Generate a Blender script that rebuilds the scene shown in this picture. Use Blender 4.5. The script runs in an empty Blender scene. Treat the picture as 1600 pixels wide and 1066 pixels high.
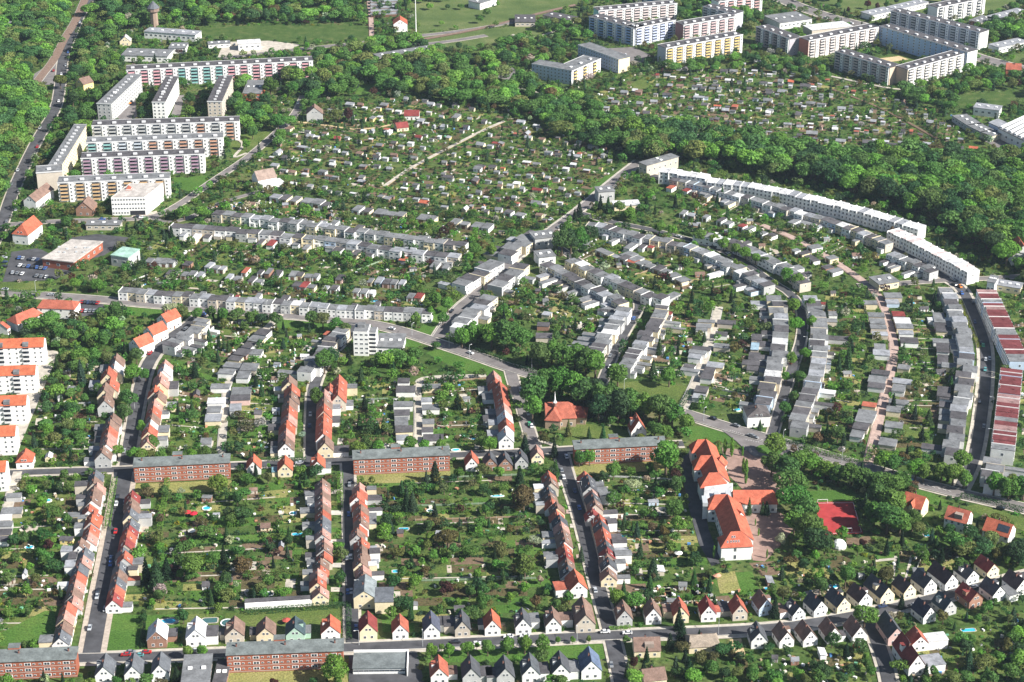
import bpy, math, random
import numpy as np
from math import radians as R, sin, cos, atan2, hypot, pi
HAZE = 0.000035
random.seed(7); RNG = np.random.default_rng(7)
C = bpy.context.scene.collection; D = bpy.data
# ---------------------------------------------------------------- camera, sky, sun, exposure
H, PITCH, FPX = 470.0, R(25.2), 3000.0
sc = bpy.context.scene
cd = D.cameras.new('camera'); cd.sensor_width = 36; cd.lens = 36*FPX/1600; cd.clip_start = 5; cd.clip_end = 12000
cam = D.objects.new('camera', cd); C.objects.link(cam)
cam.location = (0, 0, H); cam.rotation_euler = (pi/2-PITCH, 0, 0); sc.camera = cam
SUN_EL, SUN_AZ = 36.5, 25.0            # from the right, a little towards the camera
sd = (cos(R(SUN_AZ))*cos(R(SUN_EL)), -sin(R(SUN_AZ))*cos(R(SUN_EL)), sin(R(SUN_EL)))
w = D.worlds.new('World'); sc.world = w; w.use_nodes = True
nt = w.node_tree; bg = nt.nodes['Background']; sky = nt.nodes.new('ShaderNodeTexSky')
sky.sky_type = 'NISHITA'; sky.sun_disc = False; sky.sun_elevation = R(SUN_EL); sky.sun_rotation = atan2(sd[0], sd[1])
sky.altitude = 200; sky.air_density = 1.0; sky.dust_density = 1.0; sky.ozone_density = 1.6
nt.links.new(sky.outputs[0], bg.inputs[0]); bg.inputs[1].default_value = 0.055
sl = D.lights.new('sun', 'SUN'); sl.energy = 5.0; sl.angle = R(0.5); sl.color = (1.0, 0.96, 0.9)
so = D.objects.new('sun', sl); C.objects.link(so); so.location = (300, 200, 900)
from mathutils import Vector, Matrix
so.rotation_euler = Vector(sd).to_track_quat('Z', 'Y').to_euler()
vs = sc.view_settings; vs.view_transform = 'Standard'; vs.look = 'None'; vs.gamma = 1; vs.exposure = 1.1
sc.cycles.max_bounces = 4; sc.cycles.diffuse_bounces = 2; sc.cycles.glossy_bounces = 1; sc.cycles.transmission_bounces = 1
sc.cycles.volume_bounces = 0; sc.cycles.transparent_max_bounces = 4
# ---------------------------------------------------------------- the survey: a pixel of the 1600x1066 plan photo -> a point at height z
SP, CP = sin(PITCH), cos(PITCH)
def G(px, py, z=0.0):
    u = (px-800)/FPX; v = (533-py)/FPX
    dx, dy, dz = u, CP+v*SP, -SP+v*CP
    t = (z-H)/dz
    return (dx*t, dy*t)
def P(x, y, z=0.0):
    zc = y*CP-(z-H)*SP
    return 800+FPX*x/zc, 533-FPX*(y*SP+(z-H)*CP)/zc
def GP(pts, z=0.0): return [G(a, b, z) for a, b in pts]
def resample(pl, n):
    """n+1 equally spaced points along polyline"""
    d = [0]
    for a, b in zip(pl, pl[1:]): d.append(d[-1]+hypot(b[0]-a[0], b[1]-a[1]))
    out = []
    for i in range(n+1):
        s = d[-1]*i/n; k = 0
        while k < len(pl)-2 and d[k+1] < s: k += 1
        t = (s-d[k])/max(1e-6, d[k+1]-d[k])
        out.append((pl[k][0]+(pl[k+1][0]-pl[k][0])*t, pl[k][1]+(pl[k+1][1]-pl[k][1])*t))
    return out
def plen(pl): return sum(hypot(b[0]-a[0], b[1]-a[1]) for a, b in zip(pl, pl[1:]))
def smooth(pl, it=2):
    for _ in range(it):
        o = [pl[0]]
        for a, b in zip(pl, pl[1:]):
            o += [(a[0]*.75+b[0]*.25, a[1]*.75+b[1]*.25), (a[0]*.25+b[0]*.75, a[1]*.25+b[1]*.75)]
        o.append(pl[-1]); pl = o
    return pl
# occupancy of the ground, 1 m cells: 0 free, 1 road/path, 2 building, 3 lawn kept open
OX, OY, OW, OH = -620, 560, 1240, 1340
OCC = np.zeros((OH, OW), np.uint8)
def inpoly(xs, ys, poly):
    ins = np.zeros(xs.shape, bool); n = len(poly)
    for i in range(n):
        x1, y1 = poly[i]; x2, y2 = poly[(i+1) % n]
        if y1 == y2: continue
        c = ((y1 > ys) != (y2 > ys)) & (xs < (x2-x1)*(ys-y1)/(y2-y1)+x1)
        ins ^= c
    return ins
def mark(poly, v):
    xs = [p[0] for p in poly]; ys = [p[1] for p in poly]
    i0 = max(0, int(min(xs)-OX)-1); i1 = min(OW, int(max(xs)-OX)+2); j0 = max(0, int(min(ys)-OY)-1); j1 = min(OH, int(max(ys)-OY)+2)
    if i0 >= i1 or j0 >= j1: return
    gx, gy = np.meshgrid(np.arange(i0, i1)+OX+.5, np.arange(j0, j1)+OY+.5)
    m = inpoly(gx, gy, poly); s = OCC[j0:j1, i0:i1]; s[m] = np.maximum(s[m], v)
def mark_rect(x, y, yaw, x0, y0, x1, y1, v=2):
    c, s = cos(yaw), sin(yaw)
    mark([(x+a*c-b*s, y+a*s+b*c) for a, b in ((x0, y0), (x1, y0), (x1, y1), (x0, y1))], v)
def occ(x, y):
    i = int(x-OX); j = int(y-OY)
    return OCC[j, i] if 0 <= i < OW and 0 <= j < OH else 9
def clear(x, y, r, upto=0):
    i = int(x-OX); j = int(y-OY); k = int(math.ceil(r))
    if i-k < 0 or j-k < 0 or i+k >= OW or j+k >= OH: return False
    return OCC[j-k:j+k+1, i-k:i+k+1].max() <= upto
# ---------------------------------------------------------------- materials
def mat(name, rough=.8, spec=.2):
    m = D.materials.new(name); m.use_nodes = True
    b = m.node_tree.nodes['Principled BSDF']; b.inputs['Roughness'].default_value = rough
    b.inputs['Specular IOR Level'].default_value = spec
    return m, m.node_tree, b
def N(t, ty, **kw):
    n = t.nodes.new(ty)
    for k, v in kw.items():
        if k in n.inputs: n.inputs[k].default_value = v
        else: setattr(n, k, v)
    return n
def mix(t, fac, a, b, mode='MIX'):
    n = t.nodes.new('ShaderNodeMix'); n.data_type = 'RGBA'; n.blend_type = mode
    for s, v in ((n.inputs[0], fac), (n.inputs[6], a), (n.inputs[7], b)):
        if hasattr(v, 'links'): t.links.new(v, s)
        elif isinstance(v, (int, float)): s.default_value = v
        else: s.default_value = tuple(v)+(1,) if len(v) == 3 else v
    return n.outputs[2]
def noise(t, scale, detail=3, coord='Object', rough=.6, vec=None):
    if vec is None:
        tc = t.nodes.new('ShaderNodeTexCoord'); vec = tc.outputs[coord]
    n = t.nodes.new('ShaderNodeTexNoise'); n.inputs['Scale'].default_value = scale; n.inputs['Detail'].default_value = detail
    n.inputs['Roughness'].default_value = rough; t.links.new(vec, n.inputs['Vector']); return n
def ramp(t, src, stops):
    r = t.nodes.new('ShaderNodeValToRGB'); t.links.new(src, r.inputs[0])
    while len(r.color_ramp.elements) < len(stops): r.color_ramp.elements.new(.5)
    for e, (p, c) in zip(r.color_ramp.elements, stops): e.position = p; e.color = tuple(c)+(1,) if len(c) == 3 else c
    return r.outputs[0]
def worldpos(t): return t.nodes.new('ShaderNodeNewGeometry').outputs['Position']
def objcol(name, rough, lo, hi, scale, spec=.2, fine=None):
    m, t, b = mat(name, rough, spec)
    oi = t.nodes.new('ShaderNodeObjectInfo'); wp = worldpos(t)
    n = noise(t, scale, 4, vec=wp)
    g = ramp(t, n.outputs[0], [(.3, (lo,)*3), (.7, (hi,)*3)])
    c = mix(t, 1.0, oi.outputs['Color'], g, 'MULTIPLY')
    if fine:
        n2 = noise(t, fine[0], 2, vec=wp); g2 = ramp(t, n2.outputs[0], [(.35, (fine[1],)*3), (.65, (1.05,)*3)])
        c = mix(t, 1.0, c, g2, 'MULTIPLY')
    t.links.new(c, b.inputs['Base Color']); return m
M = {}
M['wall'] = objcol('plaster', .85, .86, 1.03, .35, .15, (2.2, .93))
M['roof'] = objcol('roof_tiles', .8, .66, 1.14, .35, .15, (2.2, .74))
M['felt'] = objcol('roofing_felt', .9, .62, 1.2, .22, .1, (1.1, .8))
M['panel'] = objcol('painted_panel', .6, .9, 1.03, .6, .25)
M['metal'] = objcol('car_paint', .3, .95, 1.0, 1, .5)
def flat(name, col, rough=.8, spec=.2, var=.12, scale=1.5):
    m, t, b = mat(name, rough, spec)
    n = noise(t, scale, 4, vec=worldpos(t))
    a = tuple(max(0, c*(1-var)) for c in col); d = tuple(c*(1+var) for c in col)
    t.links.new(ramp(t, n.outputs[0], [(.3, a), (.7, d)]), b.inputs['Base Color']); M[name] = m; return m
flat('glass', (.035, .045, .06), .12, .6, .3, .8); flat('frame', (.78, .78, .76), .5)
flat('dark', (.03, .03, .035), .7); flat('door', (.16, .09, .06), .5); flat('brickchimney', (.2, .1, .08)); flat('rubber', (.02, .02, .02))
flat('bark', (.11, .085, .06), .95, .1, .3, 3); flat('birchbark', (.6, .58, .53), .9, .1, .2, 3); flat('galv', (.42, .44, .45), .45, .4)
flat('concrete', (.42, .4, .36), .9, .1, .15, .4); flat('water', (.05, .42, .6), .08, .6, .15, 1); flat('pondwater', (.05, .12, .12), .08, .6, .15, 1)
flat('asphalt', (.07, .07, .075), .92, .15, .35, .14); flat('asphalt_pale', (.17, .155, .15), .92, .15, .22, .15)
flat('paving', (.4, .34, .28), .9, .1, .22, .5); flat('slab_pale', (.42, .38, .32), .9, .1, .25, .3); flat('pinkpaving', (.38, .28, .24), .9, .1, .2, .5)
flat('tramgravel', (.2, .14, .11), .95, .1, .3, 1); flat('court', (.34, .045, .045), .85, .1, .22, .25); flat('white_line', (.75, .75, .72), .7)
flat('schoolyard', (.27, .18, .15), .9, .1, .2, .3)
flat('sand', (.5, .38, .22), .95, .1, .2, .4); flat('soil', (.15, .105, .07), .95, .1, .35, .8)
def brick():
    m, t, b = mat('red_brick', .85, .15)
    n = noise(t, .5, 5, vec=worldpos(t)); n2 = noise(t, 5, 2, vec=worldpos(t))
    c = ramp(t, n.outputs[0], [(.3, (.27, .085, .05)), (.7, (.37, .13, .08))])
    g = ramp(t, n2.outputs[0], [(.4, (.8,)*3), (.6, (1.1,)*3)])
    t.links.new(mix(t, 1.0, c, g, 'MULTIPLY'), b.inputs['Base Color']); M['brick'] = m
brick()
def grass(name, c1, c2, c3, s=.06):
    m, t, b = mat(name, .95, .08); wp = worldpos(t)
    a = noise(t, s, 6, vec=wp); f = noise(t, 1.3, 4, vec=wp)
    c = ramp(t, a.outputs[0], [(.3, c1), (.52, c2), (.72, c3)])
    g = ramp(t, f.outputs[0], [(.33, (.5,)*3), (.67, (1.3,)*3)])
    t.links.new(mix(t, 1.0, c, g, 'MULTIPLY'), b.inputs['Base Color']); M[name] = m
grass('lawn', (.06, .1, .025), (.1, .14, .035), (.15, .17, .055)); grass('lawn_fresh', (.055, .12, .022), (.07, .145, .028), (.1, .165, .035))
grass('lawn_dry', (.17, .19, .06), (.24, .23, .08), (.3, .26, .12)); grass('meadow', (.04, .075, .018), (.065, .11, .028), (.12, .14, .05), .12)
grass('bed', (.05, .06, .02), (.11, .085, .045), (.07, .1, .03), .6); grass('fieldgrass', (.06, .1, .03), (.1, .14, .045), (.17, .18, .075), .03)
def ground():
    m, t, b = mat('ground_mixed', .95, .08); wp = worldpos(t)
    a = noise(t, .035, 8, vec=wp, rough=.7); f = noise(t, .45, 5, vec=wp, rough=.7)
    c = ramp(t, a.outputs[0], [(.3, (.03, .06, .015)), (.45, (.05, .09, .022)), (.55, (.085, .12, .035)), (.64, (.12, .12, .05)), (.72, (.15, .115, .075))])
    g = ramp(t, f.outputs[0], [(.3, (.45,)*3), (.5, (.95,)*3), (.7, (1.5,)*3)])
    t.links.new(mix(t, 1.0, c, g, 'MULTIPLY'), b.inputs['Base Color']); M['ground'] = m
ground()
def leaf(name, attr=False):
    m, t, b = mat(name, .7, .15)
    if attr:
        s = t.nodes.new('ShaderNodeAttribute'); s.attribute_name = 'tone'; src = s.outputs['Color']
    else:
        src = t.nodes.new('ShaderNodeObjectInfo').outputs['Color']
    wp = worldpos(t); n = noise(t, .55, 4, vec=wp, rough=.75); n2 = noise(t, 3.5, 2, vec=wp)
    g = ramp(t, n.outputs[0], [(.3, (.62, .66, .62)), (.5, (1, 1, .95)), (.72, (1.45, 1.42, 1.1))])
    g2 = ramp(t, n2.outputs[0], [(.35, (.75,)*3), (.65, (1.25,)*3)])
    c = mix(t, 1.0, mix(t, 1.0, src, g, 'MULTIPLY'), g2, 'MULTIPLY')
    t.links.new(c, b.inputs['Base Color'])
    tr = t.nodes.new('ShaderNodeBsdfTranslucent'); t.links.new(c, tr.inputs[0])
    ms = t.nodes.new('ShaderNodeMixShader'); ms.inputs[0].default_value = .4
    t.links.new(b.outputs[0], ms.inputs[1]); t.links.new(tr.outputs[0], ms.inputs[2])
    t.links.new(ms.outputs[0], t.nodes['Material Output'].inputs[0]); M[name] = m
leaf('leaf'); leaf('leafmass', True)
# ---------------------------------------------------------------- mesh helpers
class MB:
    def __init__(s): s.v = []; s.f = []; s.m = []
    def quad(s, *p, mi=0):
        i = len(s.v); s.v += p; s.f.append(tuple(range(i, i+len(p)))); s.m.append(mi)
    def box(s, x0, y0, z0, x1, y1, z1, mi=0, bottom=False, top=None):
        i = len(s.v)
        s.v += [(x0, y0, z0), (x1, y0, z0), (x1, y1, z0), (x0, y1, z0), (x0, y0, z1), (x1, y0, z1), (x1, y1, z1), (x0, y1, z1)]
        fs = [(0, 1, 5, 4), (1, 2, 6, 5), (2, 3, 7, 6), (3, 0, 4, 7), (4, 5, 6, 7)]
        if bottom: fs.append((3, 2, 1, 0))
        for k, f in enumerate(fs):
            s.f.append(tuple(i+q for q in f)); s.m.append(top if (k == 4 and top is not None) else mi)
    def cyl(s, x, y, z0, z1, r0, r1, n=8, mi=0, cap=True, bx=0, by=0):
        i = len(s.v)
        for k in range(n): a = 2*pi*k/n; s.v.append((x+r0*cos(a), y+r0*sin(a), z0))
        for k in range(n): a = 2*pi*k/n; s.v.append((x+bx+r1*cos(a), y+by+r1*sin(a), z1))
        for k in range(n): s.f.append((i+k, i+(k+1) % n, i+n+(k+1) % n, i+n+k)); s.m.append(mi)
        if cap: s.f.append(tuple(i+n+k for k in range(n))); s.m.append(mi)
    def mesh(s, name, *mats):
        me = D.meshes.new(name); me.from_pydata(s.v, [], s.f)
        for m in mats: me.materials.append(M[m] if isinstance(m, str) else m)
        if len(mats) > 1: me.polygons.foreach_set('material_index', s.m)
        me.update(); return me
CACHE = {}
def cached(key, fn):
    if key not in CACHE: CACHE[key] = fn()
    return CACHE[key]
def link(name, me, parent=None, loc=(0, 0, 0), rz=0, scale=None, col=None):
    o = D.objects.new(name, me); C.objects.link(o)
    o.location = loc
    if rz: o.rotation_euler = (0, 0, rz)
    if scale: o.scale = scale
    if col: o.color = (*col, 1)
    if parent: o.parent = parent
    return o
def empty(name, x, y, yaw=0, z=0, scale=None):
    o = D.objects.new(name, None); C.objects.link(o); o.empty_display_size = 1
    o.location = (x, y, z); o.rotation_euler = (0, 0, yaw)
    if scale: o.scale = scale
    return o
def struct(o): o['kind'] = 'structure'; return o
ORD = ['zeroth', 'first', 'second', 'third', 'fourth', 'fifth', 'sixth', 'seventh', 'eighth', 'ninth', 'tenth', 'eleventh', 'twelfth', 'thirteenth',
       'fourteenth', 'fifteenth', 'sixteenth', 'seventeenth', 'eighteenth', 'nineteenth']
TENS = {2: ('twentieth', 'twenty'), 3: ('thirtieth', 'thirty'), 4: ('fortieth', 'forty'), 5: ('fiftieth', 'fifty'), 6: ('sixtieth', 'sixty'), 7: ('seventieth', 'seventy'),
        8: ('eightieth', 'eighty'), 9: ('ninetieth', 'ninety')}
def ordn(n):
    if n < 20: return ORD[n]
    if n >= 100: return 'hundred-and-'+ordn(n-100) if n > 100 else 'hundredth'
    return TENS[n//10][0] if n % 10 == 0 else TENS[n//10][1]+'-'+ORD[n % 10]
def tag(o, label, cat, group=None):
    for a, c in ((' terraced house', ' house'), ('hundred-and-', 'hundred '), (' end of the ', ' end, '), (' the ', ' '), (' gabled row', ' row'), (' long ', ' '), (' of the ', ' of '), (' part,', ','), ('upper end, ', 'top, '), (' on the ', ' on '), (', left side', ' left'), (', right side', ' right')):
        if len(label.replace(',', ' ').split()) > 15: label = label.replace(a, c)
    o['label'] = label; o['category'] = cat
    if group: o['group'] = group
    return o
PENDING = []      # (object, phrase, x, y): labelled at the end by the landmark they stand nearest to
def later(o, phrase, cat, group, x, y):
    o['category'] = cat; o['group'] = group; PENDING.append((o, phrase, x, y))
# ---- windows, roofs, walls (x runs along the ridge from 0 to L, y across, centred)
def win_mesh():
    b = MB(); b.box(-.6, -.05, -.7, .6, .02, .7, 0, True); b.box(-.47, -.075, -.57, -.04, -.045, .57, 1, True); b.box(.04, -.075, -.57, .47, -.045, .57, 1, True)
    return b.mesh('window', 'frame', 'glass')
def window(parent, x, y, z, face, sx=1, sz=1, name='window'):
    """face: 0 faces -y, 1 faces +x, 2 faces +y, 3 faces -x"""
    me = cached('win', win_mesh)
    return link(name, me, parent, (x, y, z), face*pi/2, (sx, 1, sz))
def door_mesh():
    b = MB(); b.box(-.5, -.06, 0, .5, .02, 2.1, 0); b.box(-.62, -.04, 2.1, .62, .02, 2.25, 1, True); return b.mesh('door', 'door', 'frame')
def wallmesh(L, W, e, r, g0, g1):
    b = MB(); h = W/2
    b.quad((0, -h, 0), (L, -h, 0), (L, -h, e), (0, -h, e)); b.quad((L, h, 0), (0, h, 0), (0, h, e), (L, h, e))
    if g0: b.quad((0, h, 0), (0, -h, 0), (0, -h, e), (0, 0, r-.12), (0, h, e))
    else: b.quad((0, h, 0), (0, -h, 0), (0, -h, e), (0, h, e))
    if g1: b.quad((L, -h, 0), (L, h, 0), (L, h, e), (L, 0, r-.12), (L, -h, e))
    else: b.quad((L, -h, 0), (L, h, 0), (L, h, e), (L, -h, e))
    return b.mesh('wall', 'wall')
def roofmesh(L, W, e, r, h0, h1, ov=.35):
    b = MB(); s = (r-e)/(W/2); hw = W/2+ov; ze = e-ov*s; x0 = -ov*.6 if not h0 else -ov; x1 = L+ov*.6 if not h1 else L+ov
    r0 = (x0 if not h0 else h0); r1 = (x1 if not h1 else L-h1)
    for dz, fl in ((0.0, 0), (.14, 1)):
        A = (x0, -hw, ze+dz); B = (x1, -hw, ze+dz); E = (x1, hw, ze+dz); F = (x0, hw, ze+dz); T0 = (r0, 0, r+dz); T1 = (r1, 0, r+dz)
        for q in ((A, B, T1, T0), (E, F, T0, T1)): b.quad(*(q if fl else q[::-1]))
        if h0: b.quad(*((F, A, T0) if fl else (T0, A, F)))
        if h1: b.quad(*((B, E, T1) if fl else (T1, E, B)))
    for (p, q) in (((x0, -hw), (x1, -hw)), ((x1, hw), (x0, hw))): b.quad((*p, ze), (*q, ze), (*q, ze+.14), (*p, ze+.14))
    for x, hh, sg in ((x0, h0, -1), (x1, h1, 1)):
        if hh: b.quad((x, -sg*-hw, ze), (x, -sg*hw, ze), (x, -sg*hw, ze+.14), (x, -sg*-hw, ze+.14))
        else:
            b.quad((x, -hw, ze), (x, -hw, ze+.14), (x, 0, r+.14), (x, 0, r)); b.quad((x, 0, r), (x, 0, r+.14), (x, hw, ze+.14), (x, hw, ze))
    return b.mesh('roof', 'roof')
def flatroofmesh(L, W, z, t=.3, ov=.15):
    b = MB(); b.box(-ov, -ov, z, L+ov, W+ov, z+t, 0, True); return b.mesh('roof', 'felt')
def chim():
    b = MB(); b.box(-.3, -.3, -1.2, .3, .3, .8, 0); b.box(-.36, -.36, .8, .36, .36, .95, 1, True); return b.mesh('chimney', 'brickchimney', 'dark')
WHITE = (.8, .79, .76); CREAM = (.72, .62, .42); BEIGE = (.52, .46, .38); GREY = (.45, .45, .44); YEL = (.75, .6, .25); PINKW = (.6, .42, .38); BROWNW = (.3, .17, .12)
LBLUE = (.5, .6, .72); GREENW = (.42, .6, .48)
RED = (.39, .12, .078); ORANGE = (.46, .13, .075); MAROON = (.24, .055, .05); BROWN = (.22, .145, .115); DGREY = (.085, .09, .1); SLATE = (.13, .14, .155); PINKR = (.42, .24, .2)
FELT = (.19, .195, .2); FELTD = (.1, .095, .1); FELTL = (.29, .3, .32); WHITER = (.62, .62, .62)
CN = {WHITE: 'white', CREAM: 'cream', BEIGE: 'beige', GREY: 'grey', YEL: 'yellow', PINKW: 'pink', BROWNW: 'brown', LBLUE: 'pale blue', GREENW: 'pale green', RED: 'red', ORANGE: 'orange',
      MAROON: 'maroon', BROWN: 'brown', DGREY: 'charcoal', SLATE: 'slate grey', PINKR: 'faded pink', FELT: 'grey', FELTD: 'dark grey', FELTL: 'pale grey', WHITER: 'white'}
def jit(c, a=.07):
    k = 1+random.uniform(-a, a); return tuple(min(.85, x*k) for x in c)
def gable_house(name, x, y, yaw, L, W, e, r, wc, rc, h0=0, h1=0, z=0, wins='', chimney=True, rc2=None):
    """root at the middle of the front gable; x runs back along the ridge"""
    t = empty(name, x, y, yaw, z)
    q = (round(L, 1), round(W, 1), round(e, 1), round(r, 1))
    link('wall', cached(('w', q, bool(h0), bool(h1)), lambda: wallmesh(*q, not h0, not h1)), t, col=jit(wc))
    rf = link('roof', cached(('r', q, h0, h1), lambda: roofmesh(*q, h0, h1)), t, col=jit(rc))
    L, W, e, r = q
    if chimney: link('chimney', cached('chim', chim), rf, (L*.45, W*.08, r))
    if 'g' in wins:
        for yy in (-W*.2, W*.2): window(t, 0, yy, min(1.7, e*.45), 3, 1.1, 1)
        for yy in ((-W*.1, W*.1) if W > 6 else (0,)): window(t, 0, yy, e+(r-e)*.25, 3, .9, .85)
    if 'b' in wins:
        for yy in (-W*.2, W*.2): window(t, L, yy, 1.6, 1, 1.1, 1)
    if 's' in wins:
        for k, xx in enumerate((L*.22, L*.78)):
            window(t, xx, -W/2, 1.6, 0); window(t, xx, W/2, 1.6, 2)
        link('door', cached('door', door_mesh), t, (L*.5, -W/2, .1))
    if 'k' in wins:     # skylight in the sunny slope
        s = (r-e)/(W/2); a = -math.atan(s)
        for k in range(random.choice((1, 1, 2))):
            xx = L*random.uniform(.25, .75); yy = -W*.25*random.choice((-1, 1)); 
            me = cached('sky', lambda: (lambda b: (b.box(-.45, -.6, 0, .45, .6, .12, 0, True), b.box(-.36, -.5, .1, .36, .5, .16, 1), b)[-1])(MB()).mesh('skylight', 'frame', 'glass'))
            o = link('skylight', me, rf, (xx, yy, e+(W/2-abs(yy))*s+.14)); o.rotation_euler = (a if yy > 0 else -a, 0, 0)
    mark_rect(x, y, yaw, -.5, -W/2-.5, L+.5, W/2+.5)
    return t
# ---------------------------------------------------------------- ground, lawns, roads
b = MB(); b.quad((-2500, 200, 0), (2500, 200, 0), (2500, 5200, 0), (-2500, 5200, 0)); struct(link('ground', b.mesh('ground', 'ground')))
def patch(name, px, m, z, v=3):
    p = GP(px); me = D.meshes.new(name); me.from_pydata([(x, y, z) for x, y in p], [], [tuple(range(len(p)))]); me.materials.append(M[m]); me.update()
    if me.polygons[0].normal.z < 0: me.flip_normals()
    if v: mark(p, v)
    return struct(link(name, me))
LAWNS = [('lawn_fresh', [(163, 961), (224, 961), (216, 1020), (157, 1022)]), ('lawn_fresh', [(228, 962), (282, 960), (278, 1012), (222, 1014)]), ('lawn', [(290, 960), (344, 958), (345, 1008), (284, 1012)]),
 ('lawn', [(352, 958), (545, 950), (546, 1002), (350, 1010)]), ('lawn_fresh', [(665, 1013), (800, 1008), (942, 1005), (945, 1030), (800, 1034), (668, 1036)]),
 ('lawn_dry', [(205, 757), (362, 750), (362, 768), (203, 773)]), ('lawn_dry', [(552, 743), (704, 736), (704, 752), (552, 757)]), ('lawn_dry', [(896, 727), (1045, 720), (1045, 735), (898, 742)]),
 ('lawn_dry', [(352, 1052), (540, 1044), (545, 1070), (350, 1072)]), ('lawn', [(880, 690), (900, 660), (960, 668), (1040, 690), (1040, 698), (880, 702)]),
 ('lawn_fresh', [(1070, 664), (1110, 668), (1158, 684), (1155, 693), (1120, 692), (1078, 688)]), ('lawn_fresh', [(1178, 700), (1200, 697), (1225, 708), (1215, 716), (1185, 710)]),
 ('lawn_fresh', [(1258, 768), (1330, 765), (1352, 784), (1275, 786)]), ('lawn_fresh', [(1423, 768), (1440, 762), (1485, 786), (1480, 792), (1440, 785)]), ('lawn', [(1500, 792), (1530, 788), (1605, 812), (1605, 832), (1560, 815)]),
 ('lawn_fresh', [(585, 520), (610, 518), (662, 535), (650, 545), (600, 535)]), ('lawn_fresh', [(690, 545), (740, 560), (800, 590), (795, 600), (700, 570), (665, 552)]), ('lawn_fresh', [(620, 525), (655, 515), (683, 480), (722, 470), (700, 495), (688, 520), (660, 528)]),
 ('lawn_fresh', [(190, 478), (255, 482), (300, 492), (255, 500), (195, 492)]), ('lawn_fresh', [(430, 500), (470, 500), (550, 512), (545, 520), (430, 512)]), ('lawn', [(0, 443), (82, 440), (75, 452), (0, 455)]),
 ('lawn_fresh', [(915, 305), (945, 275), (975, 270), (958, 285), (925, 308)]), ('lawn', [(955, 610), (1010, 622), (1065, 640), (1080, 605), (1000, 595), (960, 600)]), ('lawn', [(1212, 800), (1225, 800), (1235, 850), (1225, 860)]),
 ('lawn_fresh', [(1148, 895), (1175, 893), (1186, 920), (1158, 925)]), ('lawn_dry', [(1118, 895), (1148, 893), (1158, 925), (1125, 928)]), ('lawn', [(962, 1010), (990, 1005), (990, 1025), (966, 1030)]), ('sand', [(1140, 1000), (1158, 998), (1165, 1025), (1148, 1028)]),
 ('lawn', [(1495, 990), (1530, 985), (1530, 1000), (1510, 1004)]), ('fieldgrass', [(640, 5), (760, -12), (800, -12), (930, -10), (900, 15), (800, 38), (730, 45), (655, 50)]), ('fieldgrass', [(1225, -12), (1620, -12), (1620, 8), (1500, 30), (1440, 25), (1350, 30)]),
 ('meadow', [(300, 45), (390, 40), (575, 40), (578, 62), (480, 68), (400, 62), (330, 62)]), ('fieldgrass', [(650, 52), (730, 48), (830, 40), (850, 52), (760, 75), (690, 80), (660, 70)]), ('lawn_fresh', [(560, 135), (600, 130), (580, 150), (555, 148)]),
 ('lawn_fresh', [(270, 278), (325, 275), (318, 300), (275, 300)]), ('lawn', [(355, 215), (420, 205), (425, 235), (365, 250)]), ('lawn', [(1360, 90), (1420, 85), (1440, 95), (1380, 108), (1330, 95)]), ('sand', [(1370, 92), (1405, 88), (1420, 93), (1385, 98)]),
 ('meadow', [(1490, 150), (1605, 140), (1605, 165), (1500, 170)]), ('fieldgrass', [(1585, 85), (1605, 84), (1605, 100), (1580, 100)]), ('lawn', [(985, 130), (1010, 125), (1015, 140), (990, 142)]),
 ('lawn_fresh', [(70, 955), (85, 955), (90, 1010), (0, 1010), (0, 990)]), ('lawn', [(380, 465), (425, 460), (420, 475), (375, 478)])]
for i, (m, px) in enumerate(LAWNS): patch('lawn', px, m, .05+.002*i)
patch('sports_court', [(1267, 785), (1333, 784), (1349, 834), (1286, 837)], 'court', .16, 1)
patch('school_yard', [(1128, 700), (1178, 705), (1230, 740), (1262, 770), (1210, 775), (1165, 770), (1135, 740)], 'schoolyard', .17, 1)
patch('road_junction', [(1120, 667), (1200, 684), (1245, 700), (1225, 711), (1205, 716), (1178, 714), (1165, 704), (1150, 690)], 'asphalt_pale', .362, 1)
patch('lawn', [(1180, 701), (1188, 697), (1203, 697), (1224, 706), (1217, 713), (1200, 712), (1185, 708)], 'lawn_fresh', .66, 1)
patch('school_yard', [(1160, 800), (1212, 797), (1245, 820), (1222, 850), (1195, 878), (1176, 876)], 'schoolyard', .172, 1)
patch('school_drive', [(1062, 720), (1085, 700), (1095, 770), (1108, 830), (1128, 880), (1112, 885), (1092, 850), (1075, 790)], 'asphalt', .174, 1)
patch('play_ground', [(1320, 842), (1358, 838), (1366, 850), (1325, 854)], 'soil', .176, 1)
patch('parking_lot', [(18, 394), (60, 388), (108, 412), (112, 425), (84, 438), (4, 441)], 'asphalt', .178, 1)
patch('delivery_yard', [(108, 372), (152, 366), (206, 372), (162, 400), (116, 412)], 'asphalt', .18, 1)
patch('parking_lot', [(122, 468), (160, 470), (165, 490), (128, 495)], 'asphalt', .182, 1)
patch('parking_lot', [(545, 1020), (650, 1014), (665, 1075), (545, 1075)], 'asphalt', .184, 1)
patch('parking_lot', [(350, 66), (420, 64), (470, 70), (440, 84), (340, 90)], 'slab_pale', .186, 1)
patch('parking_lot', [(905, 78), (990, 74), (1020, 88), (1000, 100), (940, 92), (905, 88)], 'asphalt_pale', .188, 1)
patch('front_path', [(40, 540), (92, 550), (55, 640), (30, 700), (5, 700), (30, 600)], 'slab_pale', .19, 1)
patch('tennis_courts', [(774, 120), (800, 105), (815, 120), (805, 130)], 'asphalt_pale', .192, 1)
patch('tram_crossing', [(50, 118), (98, 88), (112, 118), (90, 132), (55, 134)], 'asphalt_pale', .194, 1)
patch('court_yard', [(196, 145), (210, 138), (215, 190), (182, 190)], 'asphalt_pale', .196, 1)
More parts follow.
